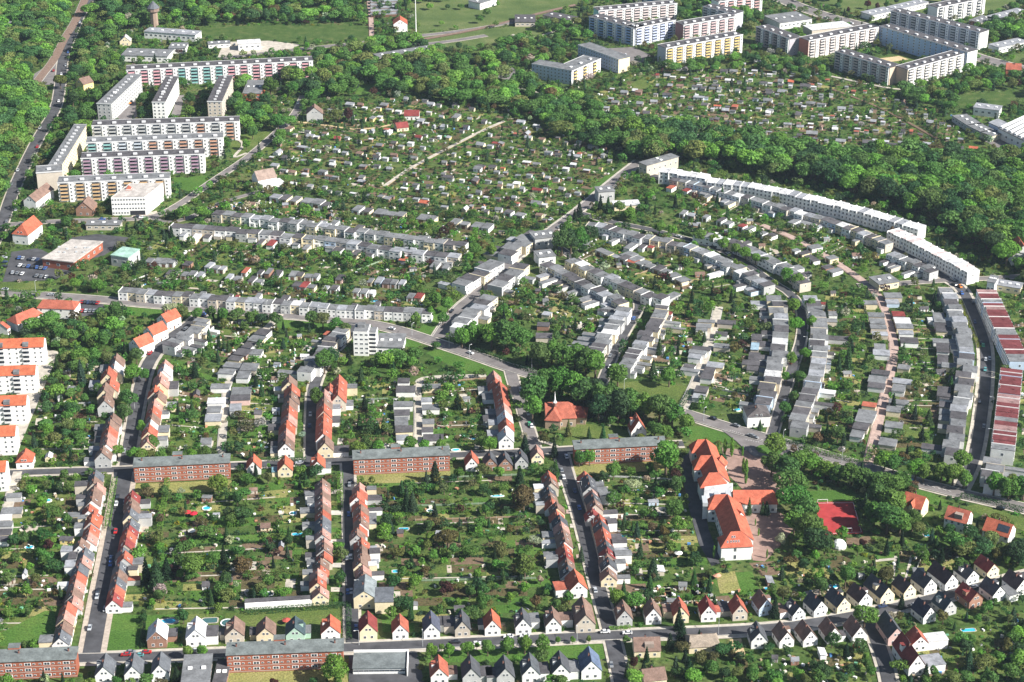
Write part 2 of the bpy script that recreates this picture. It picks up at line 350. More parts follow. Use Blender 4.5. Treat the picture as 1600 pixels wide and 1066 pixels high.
patch('court_yard', [(278, 150), (288, 148), (280, 190), (264, 190)], 'asphalt_pale', .198, 1)
patch('factory_yard', [(1500, 190), (1545, 200), (1620, 250), (1620, 260), (1540, 222)], 'asphalt_pale', .2, 1)
patch('forecourt', [(205, 338), (245, 330), (248, 342), (210, 346)], 'paving', .202, 1)
for i, y_ in enumerate((768, 786, 801, 828, 846, 868, 883, 906, 921)): patch('driveway', [(517, y_-3), (541, y_-3), (541, y_+4), (517, y_+4)], ('slab_pale', 'lawn_dry', 'concrete', 'lawn_fresh')[i % 4], .1+.003*i, 1)
for i, (x_, y_) in enumerate(((146, 790), (139, 836), (128, 880), (118, 925), (110, 960))): patch('driveway', [(x_, y_-3), (x_+20, y_-3), (x_+19, y_+2), (x_-1, y_+2)], ('slab_pale', 'concrete')[i % 2], .13+.003*i, 1)
for i, (x_, y_) in enumerate(((872, 757), (878, 778), (884, 800), (890, 822), (895, 845), (900, 870))): patch('driveway', [(x_, y_-3), (x_+16, y_-3), (x_+17, y_+3), (x_+1, y_+3)], ('slab_pale', 'lawn', 'pinkpaving')[i % 3], .15+.001*i, 1)
ROADS = [  # name, px polyline, road width, pavement extra, road material, pavement material
 ('south_street', [(-30, 1028), (60, 1030), (150, 1030), (350, 1022), (550, 1013), (800, 1002), (950, 994), (1200, 985), (1300, 970), (1400, 951), (1500, 926), (1630, 894)], 6.5, 4.5, 'asphalt', 'slab_pale'),
 ('middle_street', [(-30, 742), (60, 738), (176, 735), (400, 727), (545, 719), (714, 712), (880, 704), (1068, 694)], 5.5, 3.5, 'asphalt', 'slab_pale'),
 ('avenue', [(-30, 456), (0, 457), (75, 463), (150, 468), (250, 478), (375, 487), (440, 493), (550, 502), (612, 513), (676, 534), (739, 555), (800, 577), (880, 598), (961, 617), (1014, 633), (1064, 645), (1127, 666), (1200, 687), (1275, 708), (1351, 731), (1426, 753), (1502, 773), (1640, 804)], 8.5, 3, 'asphalt_pale', 'slab_pale'),
 ('crossing_street', [(685, 528), (712, 486), (750, 456), (800, 406), (850, 369), (905, 330), (960, 283), (1000, 252)], 7, 3.5, 'asphalt_pale', 'slab_pale'),
 ('housing_street', [(142, 1028), (160, 930), (172, 870), (185, 800), (196, 733)], 7.5, 5, 'asphalt', 'paving'),
 ('housing_street', [(198, 728), (204, 690), (214, 632), (228, 570), (262, 530), (300, 505), (322, 485)], 7, 3.5, 'asphalt', 'slab_pale'),
 ('housing_street', [(551, 1013), (549, 900), (547, 800), (543, 722)], 5.6, 2.6, 'asphalt', 'slab_pale'),
 ('housing_street', [(487, 720), (487, 632), (491, 600), (510, 560), (540, 530), (552, 505)], 6, 2.5, 'asphalt', 'slab_pale'),
 ('housing_street', [(975, 1085), (957, 996), (935, 920), (905, 800), (886, 745), (876, 706)], 6.5, 2.5, 'asphalt', 'slab_pale'),
 ('housing_street', [(838, 708), (822, 660), (815, 630), (803, 600), (797, 577)], 6, 2, 'asphalt_pale', 'slab_pale'),
 ('housing_street', [(936, 610), (961, 548), (985, 505), (1003, 478), (985, 458), (925, 422), (880, 393), (852, 370)], 5, 2.2, 'asphalt', 'slab_pale'),
 ('garage_alley', [(1064, 643), (1088, 597), (1107, 540), (1118, 500), (1122, 480)], 4.5, 1.5, 'slab_pale', 'concrete'),
 ('housing_street', [(1205, 685), (1218, 640), (1240, 570), (1256, 520), (1250, 468), (1197, 436), (1162, 408), (1112, 384), (1050, 368), (1012, 358), (950, 347), (905, 333)], 5.2, 2, 'asphalt', 'slab_pale'),
 ('garage_alley', [(1354, 728), (1361, 706), (1376, 645), (1393, 575), (1398, 540), (1388, 505), (1378, 470), (1358, 446), (1300, 406), (1245, 374), (1190, 352)], 4.5, 1, 'pinkpaving', 'pinkpaving'),
 ('housing_street', [(1500, 765), (1520, 725), (1530, 680), (1540, 600), (1541, 545), (1530, 510), (1515, 475), (1502, 450), (1480, 437), (1440, 412), (1400, 386), (1340, 360), (1280, 339), (1220, 319), (1140, 297), (1060, 284), (1005, 272)], 6, 4, 'asphalt', 'slab_pale'),
 ('cross_street', [(1340, 447), (1400, 444), (1480, 438), (1540, 436), (1640, 430)], 5, 2, 'asphalt_pale', 'slab_pale'),
 ('housing_street', [(1360, 975), (1372, 1005), (1385, 1045), (1392, 1080)], 6, 3, 'asphalt', 'slab_pale'),
 ('garage_alley', [(344, 723), (350, 650), (355, 595), (385, 548), (404, 525), (440, 492)], 3.6, 1, 'slab_pale', 'concrete'),
 ('garage_alley', [(652, 713), (654, 640), (650, 598), (668, 590), (760, 588)], 3.6, 1, 'slab_pale', 'concrete'),
 ('garage_alley', [(0, 850), (10, 800), (22, 755), (28, 738)], 4.5, 1, 'slab_pale', 'concrete'),
 ('main_road', [(150, -15), (128, 18), (112, 55), (98, 90), (95, 130), (88, 172), (62, 212), (38, 260), (18, 305), (4, 350), (-20, 400)], 8, 2, 'asphalt', 'slab_pale'),  # dark asphalt: shade of the tall block and trees put into its colour
 ('tram_track', [(137, -10), (118, 35), (100, 62), (85, 95), (62, 122), (45, 150)], 7, 1, 'tramgravel', 'concrete'),
 ('cross_street', [(10, 352), (75, 347), (160, 344), (240, 342), (285, 318), (320, 292), (350, 272), (390, 245), (430, 210), (462, 180), (475, 150)], 5.5, 2, 'asphalt_pale', 'slab_pale'),
 ('cross_street', [(240, 342), (262, 350), (300, 340), (340, 318), (420, 296)], 4, 1, 'asphalt_pale', 'slab_pale'),
 ('boulevard', [(1195, -12), (1275, 22), (1362, 44), (1450, 62), (1530, 92), (1640, 118)], 14, 5, 'asphalt_pale', 'slab_pale'),
 ('railway_road', [(340, 92), (430, 82), (480, 76), (580, 66), (640, 58), (700, 52), (780, 40), (830, 28)], 6, 2, 'asphalt_pale', 'slab_pale'),
 ('railway_road', [(640, 72), (700, 66), (760, 56)], 6, 2, 'asphalt_pale', 'slab_pale'), ('farm_track', [(575, -10), (580, 30), (581, 66)], 4, 1, 'pinkpaving', 'soil'),
 ('allotment_path', [(600, 292), (640, 264), (700, 232), (760, 202), (788, 190)], 3, .5, 'slab_pale', 'sand'), ('allotment_path', [(450, 190), (500, 195), (560, 205), (620, 195), (655, 175)], 2.5, .5, 'sand', 'sand'),
 ('allotment_path', [(1300, 140), (1380, 170), (1465, 218)], 2.5, .5, 'soil', 'bed'), ('allotment_path', [(1180, 190), (1300, 170), (1350, 155)], 2, .5, 'meadow', 'meadow'),
 ('foot_path', [(838, 695), (850, 690), (872, 700)], 2.5, .4, 'slab_pale', 'concrete'), ('foot_path', [(800, 55), (835, 60), (860, 52), (880, 45)], 3, .5, 'slab_pale', 'concrete'),
 ('foot_path', [(1290, 118), (1370, 135), (1410, 142), (1450, 135)], 3, .5, 'slab_pale', 'concrete'), ('foot_path', [(360, 215), (385, 225), (360, 250), (385, 240)], 2, .4, 'slab_pale', 'concrete'),
 ('railway', [(480, 84), (560, 78), (640, 66), (760, 44), (840, 22), (900, 8)], 4, 2, 'tramgravel', 'soil'), ('foot_path', [(760, 128), (830, 142), (900, 165)], 2.5, .4, 'slab_pale', 'concrete')]
def ribbon(pts, wd):
    n = len(pts); L, Rr = [], []
    for i, (x, y) in enumerate(pts):
        a = pts[max(0, i-1)]; c = pts[min(n-1, i+1)]; dx, dy = c[0]-a[0], c[1]-a[1]; l = hypot(dx, dy) or 1
        L.append((x-dy/l*wd/2, y+dx/l*wd/2)); Rr.append((x+dy/l*wd/2, y-dx/l*wd/2))
    return L, Rr
def ribbon_obj(name, pts, wd, m, z, v=1):
    L, Rr = ribbon(pts, wd); vv = [(*p, z) for p in L]+[(*p, z) for p in Rr]; n = len(L)
    fs = [(i, n+i, n+i+1, i+1) for i in range(n-1)]
    me = D.meshes.new(name); me.from_pydata(vv, [], fs); me.materials.append(M[m]); me.update()
    for i in range(n-1): mark([L[i], L[i+1], Rr[i+1], Rr[i]], v)
    return struct(link(name, me))
RL = []
for i, (nm, px, wd, ex, m1, m2) in enumerate(ROADS):
    g = smooth(GP(px), 2); RL.append(g)
    ribbon_obj('pavement' if ex > 1 else nm+'_verge', g, wd+ex, m2, .21+.004*i)
    ribbon_obj(nm, g, wd, m1, .37+.004*i)
# worn centre joint and kerb stones along the tarred streets
for i in (0, 2, 3, 24):
    L, Rr = ribbon(RL[i], ROADS[i][2]+.3)
    for S in (L, Rr):
        mb = MB()
        for p, q in zip(S, S[1:]):
            dx, dy = q[0]-p[0], q[1]-p[1]; l = hypot(dx, dy) or 1; nx, ny = -dy/l*.15, dx/l*.15
            mb.quad((p[0]-nx, p[1]-ny, .62), (q[0]-nx, q[1]-ny, .62), (q[0]+nx, q[1]+ny, .62), (p[0]+nx, p[1]+ny, .62))
            mb.quad((p[0]-nx, p[1]-ny, .3), (q[0]-nx, q[1]-ny, .3), (q[0]-nx, q[1]-ny, .62), (p[0]-nx, p[1]-ny, .62)); mb.quad((q[0]+nx, q[1]+ny, .3), (p[0]+nx, p[1]+ny, .3), (p[0]+nx, p[1]+ny, .62), (q[0]+nx, q[1]+ny, .62))
        struct(link('kerb', mb.mesh('kerb', 'concrete')))
mb = MB()
for (x0, y0, x1, y1) in ((1160, 680, 1195, 690), (1165, 689, 1188, 693), (1140, 674, 1160, 680), (1210, 692, 1260, 706), (1440, 758, 1490, 771)):
    for k in range(6):
        a = G(x0+(x1-x0)*k/6, y0+(y1-y0)*k/6); c = G(x0+(x1-x0)*(k+.5)/6, y0+(y1-y0)*(k+.5)/6); dx, dy = c[0]-a[0], c[1]-a[1]; l = hypot(dx, dy); nx, ny = -dy/l*.1, dx/l*.1
        mb.quad((a[0]-nx, a[1]-ny, .7), (c[0]-nx, c[1]-ny, .7), (c[0]+nx, c[1]+ny, .7), (a[0]+nx, a[1]+ny, .7))
struct(link('road_markings', mb.mesh('road_markings', 'white_line')))
# ---------------------------------------------------------------- garden plots: strips of lawn, beds, soil between the rows (drawn as ground)
QUADS = [  # a, b (rows run a->b), c, d ; strip width, wildness
 ((12, 758), (-60, 1012), (92, 1012), (142, 750), 7.5), ((222, 772), (190, 955), (488, 950), (492, 748), 7), ((578, 752), (598, 988), (868, 985), (848, 742), 6.5), ((930, 745), (968, 955), (1120, 945), (1078, 752), 7),
 ((72, 562), (45, 722), (152, 722), (165, 560), 8), ((268, 560), (242, 718), (330, 715), (350, 585), 7), ((380, 580), (365, 715), (440, 715), (446, 585), 7), ((542, 600), (525, 705), (630, 702), (632, 596), 7),
 ((668, 600), (672, 702), (772, 702), (764, 592), 7), ((268, 362), (715, 412), (640, 436), (222, 398), 7), ((335, 322), (425, 312), (430, 335), (335, 325), 7), ((425, 312), (790, 366), (742, 384), (430, 336), 7),
 ((240, 428), (660, 470), (672, 480), (188, 447), 7), ((770, 478), (800, 440), (945, 470), (920, 540), 7), ((1042, 492), (990, 590), (1072, 592), (1098, 500), 6.5), ((1140, 470), (1108, 625), (1182, 640), (1205, 480), 6.5),
 ((1290, 462), (1262, 680), (1342, 692), (1356, 462), 6.5), ((1418, 460), (1400, 700), (1478, 700), (1480, 465), 6.5), ((940, 370), (1180, 440), (1050, 462), (890, 400), 7), ((1060, 345), (1245, 400), (1270, 440), (1080, 360), 7),
 ((1100, 300), (1390, 400), (1340, 425), (1060, 325), 7), ((340, 505), (280, 545), (360, 560), (440, 505), 7), ((400, 530), (390, 590), (470, 580), (520, 520), 7), ((1170, 880), (1560, 850), (1500, 900), (1240, 950), 12),
 ((970, 925), (985, 965), (1200, 955), (1160, 900), 9), ((1150, 1030), (1150, 1090), (1370, 1090), (1350, 1020), 9), ((1420, 1000), (1410, 1080), (1640, 1080), (1620, 960), 9), ((1580, 460), (1600, 720), (1650, 720), (1650, 450), 7)]
PM = ['lawn', 'lawn_fresh', 'meadow', 'lawn_dry', 'bed', 'soil', 'paving', 'slab_pale']; PW = [.24, .1, .34, .07, .13, .06, .03, .03]
gp = MB(); BUSHLINES = []
def bil(q, u, v):
    a, b2, c, d = q; return tuple((a[k]*(1-u)+b2[k]*u)*(1-v)+(d[k]*(1-u)+c[k]*u)*v for k in (0, 1))
for q in QUADS:
    W_ = GP(q[:4]); wid = q[4]; n = max(2, int(hypot(W_[1][0]-W_[0][0], W_[1][1]-W_[0][1])/wid)); ln = hypot(W_[3][0]-W_[0][0], W_[3][1]-W_[0][1])
    for i in range(n):
        if random.random() < .3:
            u2 = (i+random.uniform(.1, .8))/n; dv2 = .12/n; a0, a1 = sorted((random.uniform(0, .3), random.uniform(.5, 1))); pp = [(*bil(W_, u2, a0), .04), (*bil(W_, u2+dv2, a0), .04), (*bil(W_, u2+dv2, a1), .04), (*bil(W_, u2, a1), .04)]
            ar = sum(pp[j][0]*pp[(j+1) % 4][1]-pp[(j+1) % 4][0]*pp[j][1] for j in range(4)); gp.quad(*(pp if ar > 0 else pp[::-1]), mi=7)
        v = 0; u0, u1 = i/n, (i+.97)/n
        if random.random() < .55: BUSHLINES.append((bil(W_, u0, random.uniform(0, .3)), bil(W_, u0, random.uniform(.6, 1)), random.choice((0, 0, 1, 2))))
        while v < 1:
            dv = random.uniform(4, 17)/ln; v1 = min(1, v+dv); k = random.choices(range(len(PM)), PW)[0]
            if k >= 6: v1 = min(1, v+random.uniform(2, 5)/ln)
            e0, e1 = (u0, u1) if random.random() < .7 else (u0+random.random()*.3/n, u1)
            pts = [bil(W_, e0, v), bil(W_, e1, v), bil(W_, e1, v1), bil(W_, e0, v1)]
            z = .026+.0035*(len(gp.f) % 2)
            pp = [(x, y, z) for x, y in pts]
            ar = sum(pp[j][0]*pp[(j+1) % 4][1]-pp[(j+1) % 4][0]*pp[j][1] for j in range(4))
            gp.quad(*(pp if ar > 0 else pp[::-1]), mi=k); v = v1
struct(link('garden_ground', gp.mesh('garden_ground', *PM)))
# allotment plots
ALLOT = [[(455, 195), (530, 165), (620, 155), (700, 165), (800, 185), (960, 240), (935, 300), (905, 335), (850, 362), (700, 335), (560, 312), (440, 292), (430, 268), (400, 255), (430, 225)],
         [(905, 165), (960, 135), (1040, 110), (1180, 100), (1290, 125), (1400, 155), (1470, 190), (1530, 245), (1430, 240), (1300, 245), (1180, 215), (1020, 195), (960, 190)]]
ap = MB()
for poly in ALLOT:
    wp = GP(poly); xs = [p[0] for p in wp]; ys = [p[1] for p in wp]; ang = R(-18)
    for _ in range(1500):
        x, y = random.uniform(min(xs), max(xs)), random.uniform(min(ys), max(ys))
        if not inpoly(np.array([x]), np.array([y]), wp)[0]: continue
        k = random.choices(range(8), [.18, .1, .25, .06, .2, .12, .04, .05])[0]
        if k >= 6: w_, l_ = random.uniform(1, 2.5), random.uniform(4, 9)
        else: w_, l_ = random.uniform(3, 6), random.uniform(5, 14)
        a = ang+random.choice((0, pi/2)); c, s = cos(a), sin(a); z = .026+.00004*len(ap.f)
        ap.quad(*[(x+p*c-q*s, y+p*s+q*c, z) for p, q in ((-w_/2, -l_/2), (w_/2, -l_/2), (w_/2, l_/2), (-w_/2, l_/2))], mi=k)
struct(link('allotment_ground', ap.mesh('allotment_ground', *PM)))
# ---------------------------------------------------------------- big buildings
def slab(name, p0, p1, depth, hgt, floors, wc, pc, label, cols=0, bal=True, endc=None, roofc=FELTD, cat='apartment block', grp='panel apartment blocks', altp=None, winrow=True, hatch=True):
    """front wall runs p0->p1 (base pixels, left to right seen from the camera); the block goes back from it"""
    a, c = G(*p0), G(*p1); yaw = atan2(c[1]-a[1], c[0]-a[0]); L = hypot(c[0]-a[0], c[1]-a[1])
    t = empty(name, a[0], a[1], yaw); tag(t, label, cat, grp)
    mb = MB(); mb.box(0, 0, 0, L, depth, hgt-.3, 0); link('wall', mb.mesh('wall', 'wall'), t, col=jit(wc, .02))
    if endc:
        jc = jit(endc, .02)
        for q0, q1 in ((-.12, 0), (L, L+.12)): mb = MB(); mb.box(q0, -.06, 0, q1, depth+.06, hgt-.3); link('end_wall', mb.mesh('end_wall', 'panel'), t, col=jc)
    mb = MB(); mb.box(-.25, -.25, hgt-.3, L+.25, depth+.25, hgt+.1); rf = link('roof', mb.mesh('roof', 'felt'), t, col=roofc)
    for q0, q1 in ((-.35, -.22), (depth+.22, depth+.35)): mb = MB(); mb.box(-.3, q0, hgt-.5, L+.3, q1, hgt+.35); link('parapet', mb.mesh('parapet', 'panel'), t, col=(.6, .6, .6))
    fh = (hgt-1.2)/floors; n = cols or max(2, int(L/12))
    if hatch:
        me = cached('hatch', lambda: (lambda q: (q.box(-1.4, -.9, 0, 1.4, .9, 1.1, 0), q)[-1])(MB()).mesh('roof_hatch', 'wall'))
        for k in range(n): link('roof_hatch', me, rf, ((k+.5)*L/n, depth*.35, hgt+.1), 0, (1, 1, 1), WHITER)
    bw = L/n
    def balm():
        q = MB(); q.box(-2.3, -.02, -.1, 2.3, -.06, 2.2, 1, True); q.box(-2.4, -1.1, -.1, 2.4, -1.0, 1.0, 0, True); q.box(-2.4, -1.1, -.2, 2.4, 0, -.1, 2, True); q.box(-2.45, -1.1, -.1, -2.4, 0, 1.0, 0); q.box(2.4, -1.1, -.1, 2.45, 0, 1.0, 0)
        return q.mesh('balcony', 'panel', 'glass', 'frame')
    if bal:
        me = cached('bal', balm); nb = 0
        for k in range(n):
            for f in range(floors):
                if nb >= 98: break
                col = pc if not altp else altp[int(k*len(altp)/n)]
                link('balcony', me, t, ((k+.36)*bw, -.06, 1.0+f*fh+.35), 0, (min(1, bw/8.5), 1, 1), jit(col, .06)); nb += 1
        # stair shafts stand proud of the facade
        st = MB(); st.box(-1.5, -.9, 0, 1.5, -.01, hgt-.6)
        me2 = st.mesh('stair_shaft', 'wall')
        for k in range(n): link('stair_shaft', me2, t, ((k+.82)*bw, 0, 0), 0, (min(1, bw/11), 1, 1), jit(WHITE, .03))
    if winrow:
        nw = 0; step = bw if bal else 3.2; m = int(L/step)
        if not bal:
            while m*floors > 98: m -= 1
            step = L/m
        for k in range(m):
            for f in range(floors):
                if nw >= 98: break
                window(t, (k+(.82 if bal else .5))*step, -.93 if bal else 0, 1.0+f*fh+fh*.5, 0, 1.25 if not bal else 1.1, .95); nw += 1
    if depth > 30:
        m = int(depth/4.2)
        while m*floors > 95: m -= 1
        for k in range(m):
            for f in range(floors): window(t, L, (k+.5)*depth/m, 1.0+f*fh+fh*.5, 1, 1.5, .95)
        for k in range(int(depth/7)): link('roof_hatch', CACHE['hatch'], rf, (L*.5, (k+.5)*7, hgt+.1), 0, (.7, .7, .8), WHITER)
    # end wall windows
    for f in range(floors): window(t, L, depth*.5, 1.0+f*fh+fh*.5, 1, .9, .9)
    mark_rect(a[0], a[1], yaw, -1, -1.5, L+1, depth+1)
    return t
PK = (.6, .3, .33); TL = (.2, .42, .4); OR_ = (.52, .28, .18); YE = (.62, .45, .17); LIL = (.36, .22, .3); TAN = (.55, .36, .18); BL = (.25, .38, .6); GR = (.35, .4, .42)
slab('apartment_block', (200, 137), (490, 122), 12, 14.5, 5, WHITE, PK, 'longest white apartment block with pink and turquoise balconies', 15, altp=[PK]*4+[TL]*4+[PK]*7)
slab('apartment_block', (146, 226), (375, 219), 11.5, 14.5, 5, WHITE, GREY, 'white apartment block with plain pale balconies below the three end-on blocks', 10, altp=[GREY]*7+[OR_, GREY, OR_])
slab('apartment_block', (137, 252), (350, 244), 11.5, 14, 5, WHITE, OR_, 'apartment block with yellow left half and orange brown right half', 9, altp=[TL, TL, (.5, .55, .6), (.5, .55, .6), OR_, OR_, OR_, OR_, OR_], roofc=FELT)
slab('apartment_block', (129, 277), (321, 270), 11.5, 14, 5, WHITE, LIL, 'apartment block with dull lilac balconies, third of the parallel rows', 8)
slab('apartment_block', (93, 316), (267, 309), 11.5, 14, 5, WHITE, TAN, 'apartment block with tan balconies just behind the white office block', 7, roofc=FELT)
slab('apartment_block', (154, 190), (176, 191), 74, 14.5, 5, GREY, GREY, 'grey roofed end-on apartment block, first of three', 1, bal=False, roofc=FELT)
slab('apartment_block', (240, 188), (260, 188), 64, 14.5, 5, WHITE, GREY, 'end-on apartment block with white end wall and dark roof', 1, bal=False)
slab('apartment_block', (326, 187), (348, 187), 64, 14.5, 5, BEIGE, GREY, 'end-on apartment block with beige end wall beside the rust brick hall', 1, bal=False, roofc=FELTD)
slab('apartment_block', (60, 300), (100, 297), 13, 14, 5, BEIGE, GREY, 'short beige end section of the tall block on the main road', 1, bal=False, roofc=FELT, winrow=False)
def slab_c(name, pts, hgt, floors, wc, label, n, roofc=FELTD, **k): return slab(name, pts[0], pts[1], pts[2], hgt, floors, wc, k.pop('pc', GREY), label, n, roofc=roofc, **k)
a = G(62, 300); 
slab('apartment_block', (78, 289), (98, 289), 88, 14, 5, CREAM, TAN, 'long grey roofed apartment block lining the tree shaded main road', 1, bal=False, roofc=FELT)
slab('apartment_block', (920, 53), (991, 72), 12, 15.5, 6, (.62, .66, .75), BL, 'pale blue shaded wing of the white and blue apartment block', 5)  # wall bluer and darker than the sunlit wing: shade put into its colour
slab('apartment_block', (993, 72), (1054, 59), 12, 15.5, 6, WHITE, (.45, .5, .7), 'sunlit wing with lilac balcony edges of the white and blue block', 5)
slab('apartment_block', (935, 44), (1057, 32), 12, 15.5, 6, WHITE, (.6, .5, .48), 'apartment block with aqua end wall behind the white and blue block', 9, endc=(.35, .62, .6))
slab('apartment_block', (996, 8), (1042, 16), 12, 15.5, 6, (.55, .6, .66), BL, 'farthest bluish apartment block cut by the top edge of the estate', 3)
slab('apartment_block', (1067, 67), (1149, 53), 12, 15.5, 6, WHITE, (.5, .36, .36), 'white apartment block with red brown end wall behind the yellow one', 6, endc=(.25, .12, .12))
slab('apartment_block', (1097, 36), (1147, 48), 12, 15, 6, (.62, .64, .7), GREY, 'shaded grey white block behind the red brown ended block', 4)  # white wall greyed: the shade on this front is put into its colour
slab('apartment_block', (1040, 104), (1159, 82), 12, 15.5, 6, WHITE, YE, 'yellow balconied apartment block with grey end wall by the allotments', 8, endc=(.5, .5, .5))
slab('apartment_block', (1122, 27), (1190, 17), 12, 14, 5, WHITE, (.5, .3, .28), 'white apartment block in the trees beside the boulevard start', 5)
slab('school_block', (831, 122), (893, 133), 12, 12, 4, (.5, .56, .66), BL, 'long blue grey school block with orange and white end', 5, bal=False, grp='school blocks', roofc=FELT, hatch=False)
slab('school_block', (893, 133), (938, 113), 16, 11.5, 4, WHITE, YE, 'wide flat annex with roof lights joined to the blue grey school block', 3, grp='school blocks', roofc=FELT)
slab('school_block', (903, 92), (966, 115), 12, 12, 4, (.42, .48, .6), BL, 'second blue grey school block with cream end wall', 5, bal=False, grp='school blocks', roofc=FELT, endc=CREAM, hatch=False)
slab('apartment_block', (1180, 68), (1232, 88), 12, 15, 6, (.45, .42, .45), (.3, .25, .25), 'shaded grey and brick wing left of the red ended block', 4)  # wall greyer than the lit wing: shade painted into its colour
slab('apartment_block', (1262, 92), (1370, 70), 12, 15.5, 6, (.6, .5, .45), (.55, .5, .48), 'reddish brown apartment block with white balconies below the white market roof', 7, endc=(.5, .17, .12))
slab('apartment_block', (1372, 69), (1509, 111), 12, 16, 6, (.38, .52, .7), (.35, .5, .7), 'long sky blue apartment block with white end wall', 9, bal=False, endc=WHITE)
slab('apartment_block', (1303, 108), (1388, 134), 12, 15, 6, (.5, .5, .5), (.5, .42, .4), 'shaded grey wing of the beige cornered courtyard block', 6, endc=(.52, .42, .32))  # shaded side of the beige block: shade painted into the wall as grey
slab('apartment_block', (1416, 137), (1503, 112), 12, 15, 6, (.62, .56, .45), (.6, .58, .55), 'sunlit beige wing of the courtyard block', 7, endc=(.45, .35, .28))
slab('apartment_block', (1390, 43), (1529, 78), 12, 15, 6, (.45, .46, .52), GREY, 'long shaded grey block with pale end wall behind the sky blue block', 9, endc=WHITE)  # grey front wall has its shade painted in
slab('apartment_block', (1463, 37), (1537, 22), 12, 14.5, 5, WHITE, GREY, 'white block in front of the park corner, five balcony columns', 5)
slab('apartment_block', (1470, 8), (1520, 18), 12, 14, 5, (.4, .42, .5), GREY, 'dark shaded block at the top edge beyond the white block', 3)  # shade is painted into the dark wall tone
for (p, q, dp, h, wc, rc, lb) in (((1218, 47), (1268, 40), 26, 6, WHITE, FELT, 'white flat roofed market hall by the boulevard'), ((1362, 33), (1398, 25), 14, 5, WHITE, FELTL, 'low white roofed shop row beside the park'),
    ((1400, 24), (1450, 12), 12, 5, WHITE, FELTL, 'low shop row running on towards the park edge'), ((1532, 45), (1552, 37), 12, 5, BEIGE, FELT, 'low grey nursery pavilion with white front near the trees'),
    ((1553, 40), (1605, 26), 12, 5, BEIGE, FELTL, 'longer grey nursery pavilion reaching out of frame'), ((1560, 84), (1605, 74), 12, 5, WHITE, FELTL, 'low white pavilion below the last grey block'),
    ((593, 102), (681, 88), 11, 6.5, BEIGE, FELT, 'long low nursery building with window bays among trees'), ((750, 16), (776, 8), 14, 6, WHITE, FELT, 'small white hall on the meadow by the railway'),
    ((805, 42), (836, 42), 24, 4, BEIGE, FELTD, 'dark flat hall by the foot path'), ((848, 32), (888, 40), 14, 4.5, CREAM, FELTD, 'two part dark pavilion with cream wall'), ((1268, 62), (1330, 55), 16, 8, BEIGE, WHITER, 'white roofed hall between the reddish block wings'),
    ((226, 60), (306, 66), 13, 6, WHITE, FELTL, 'long white roofed hall under the turreted tower'), ((190, 96), (262, 98), 20, 5, WHITE, FELT, 'wide grey flat hall behind the pink balconied block'), ((264, 84), (290, 84), 16, 4.5, WHITE, FELT, 'small grey annex hall next to the wide grey hall'),
    ((373, 80), (408, 78), 11, 6, WHITE, WHITER, 'white workshop with red doors on the pale yard'), ((326, 76), (360, 74), 8, 3.5, WHITE, FELT, 'low white garage strip on the pale yard'), ((380, 158), (408, 158), 34, 6, (.5, .14, .08), FELT, 'rust brick hall with grey roof and skylights'),
    ((1487, 190), (1510, 205), 12, 4.5, GREY, FELT, 'upper stepped garage shed beside the factory'), ((1510, 205), (1532, 216), 12, 4.5, GREY, FELT, 'middle stepped garage shed beside the factory'), ((1532, 216), (1549, 222), 10, 4.5, CREAM, FELT, 'lowest stepped garage shed beside the factory'),
    ((1520, 180), (1560, 185), 12, 6, WHITE, FELTL, 'white topped office shed of the factory'), ((588, 555), (629, 556), 18, 5, WHITE, FELT, 'low grey hall joined to the white tower'), ((135, 360), (188, 360), 8, 3.6, BEIGE, FELT, 'long low grey shed across the road from the office block'),
    ((285, 1084), (328, 1082), 20, 5, BEIGE, FELT, 'plain grey roofed hall beside the cut-off brick block'), ((333, 1080), (352, 1080), 18, 3, BROWNW, FELTD, 'narrow dark flat shed beside the grey roofed hall'), ((1556, 455), (1593, 461), 9, 4, CREAM, FELTL, 'low villa with pale roof behind the red striped terrace'),
    ((842, 417), (868, 414), 11, 6, WHITE, FELT, 'flat roofed shop with window front at the crossing'), ((1373, 455), (1404, 450), 12, 4.2, CREAM, FELT, 'grey flat bungalow with four small windows on the pink alley'), ((836, 392), (870, 388), 12, 8, GREY, FELT, 'shaded grey three storey flats at the crossing'),
    ((935, 318), (960, 316), 10, 8, GREY, FELT, 'square grey block with flat roof left of the white curved terrace'), ((960, 330), (1000, 328), 9, 3.5, CREAM, WHITER, 'low white roofed annex of the square grey block'), ((998, 272), (1010, 277), 30, 8.5, BEIGE, FELT, 'narrow grey roofed block at the start of the curved terrace'),
    ((1540, 462), (1552, 464), 11, 9, WHITE, FELT, 'tall white end building with grey roof at the cross street'), ((600, 572), (600, 572), 1, 1, GREY, FELT, ''), ((95, 952), (145, 946), 8, 3, GREY, WHITER, '')):
    if not lb: continue
    a, c = G(*p), G(*q); L = hypot(c[0]-a[0], c[1]-a[1]); yaw = atan2(c[1]-a[1], c[0]-a[0]); t = empty('flat_roof_hall', a[0], a[1], yaw); tag(t, lb, 'hall')
    mb = MB(); mb.box(0, 0, 0, L, dp, h); link('wall', mb.mesh('wall', 'wall'), t, col=wc); mb = MB(); mb.box(-.4, -.4, h, L+.4, dp+.4, h+.4, 0, True); rf = link('roof', mb.mesh('roof', 'felt'), t, col=rc)
    n = max(2, min(30, int(L/4)))
    for k in range(n): window(t, (k+.5)*L/n, 0, h*.55, 0, min(2, L/n*.6), min(1.2, h*.22))
    for k in range(max(2, int(dp/5))): window(t, L, (k+.5)*dp/max(2, int(dp/5)), h*.55, 1, 1.2, min(1.2, h*.22))
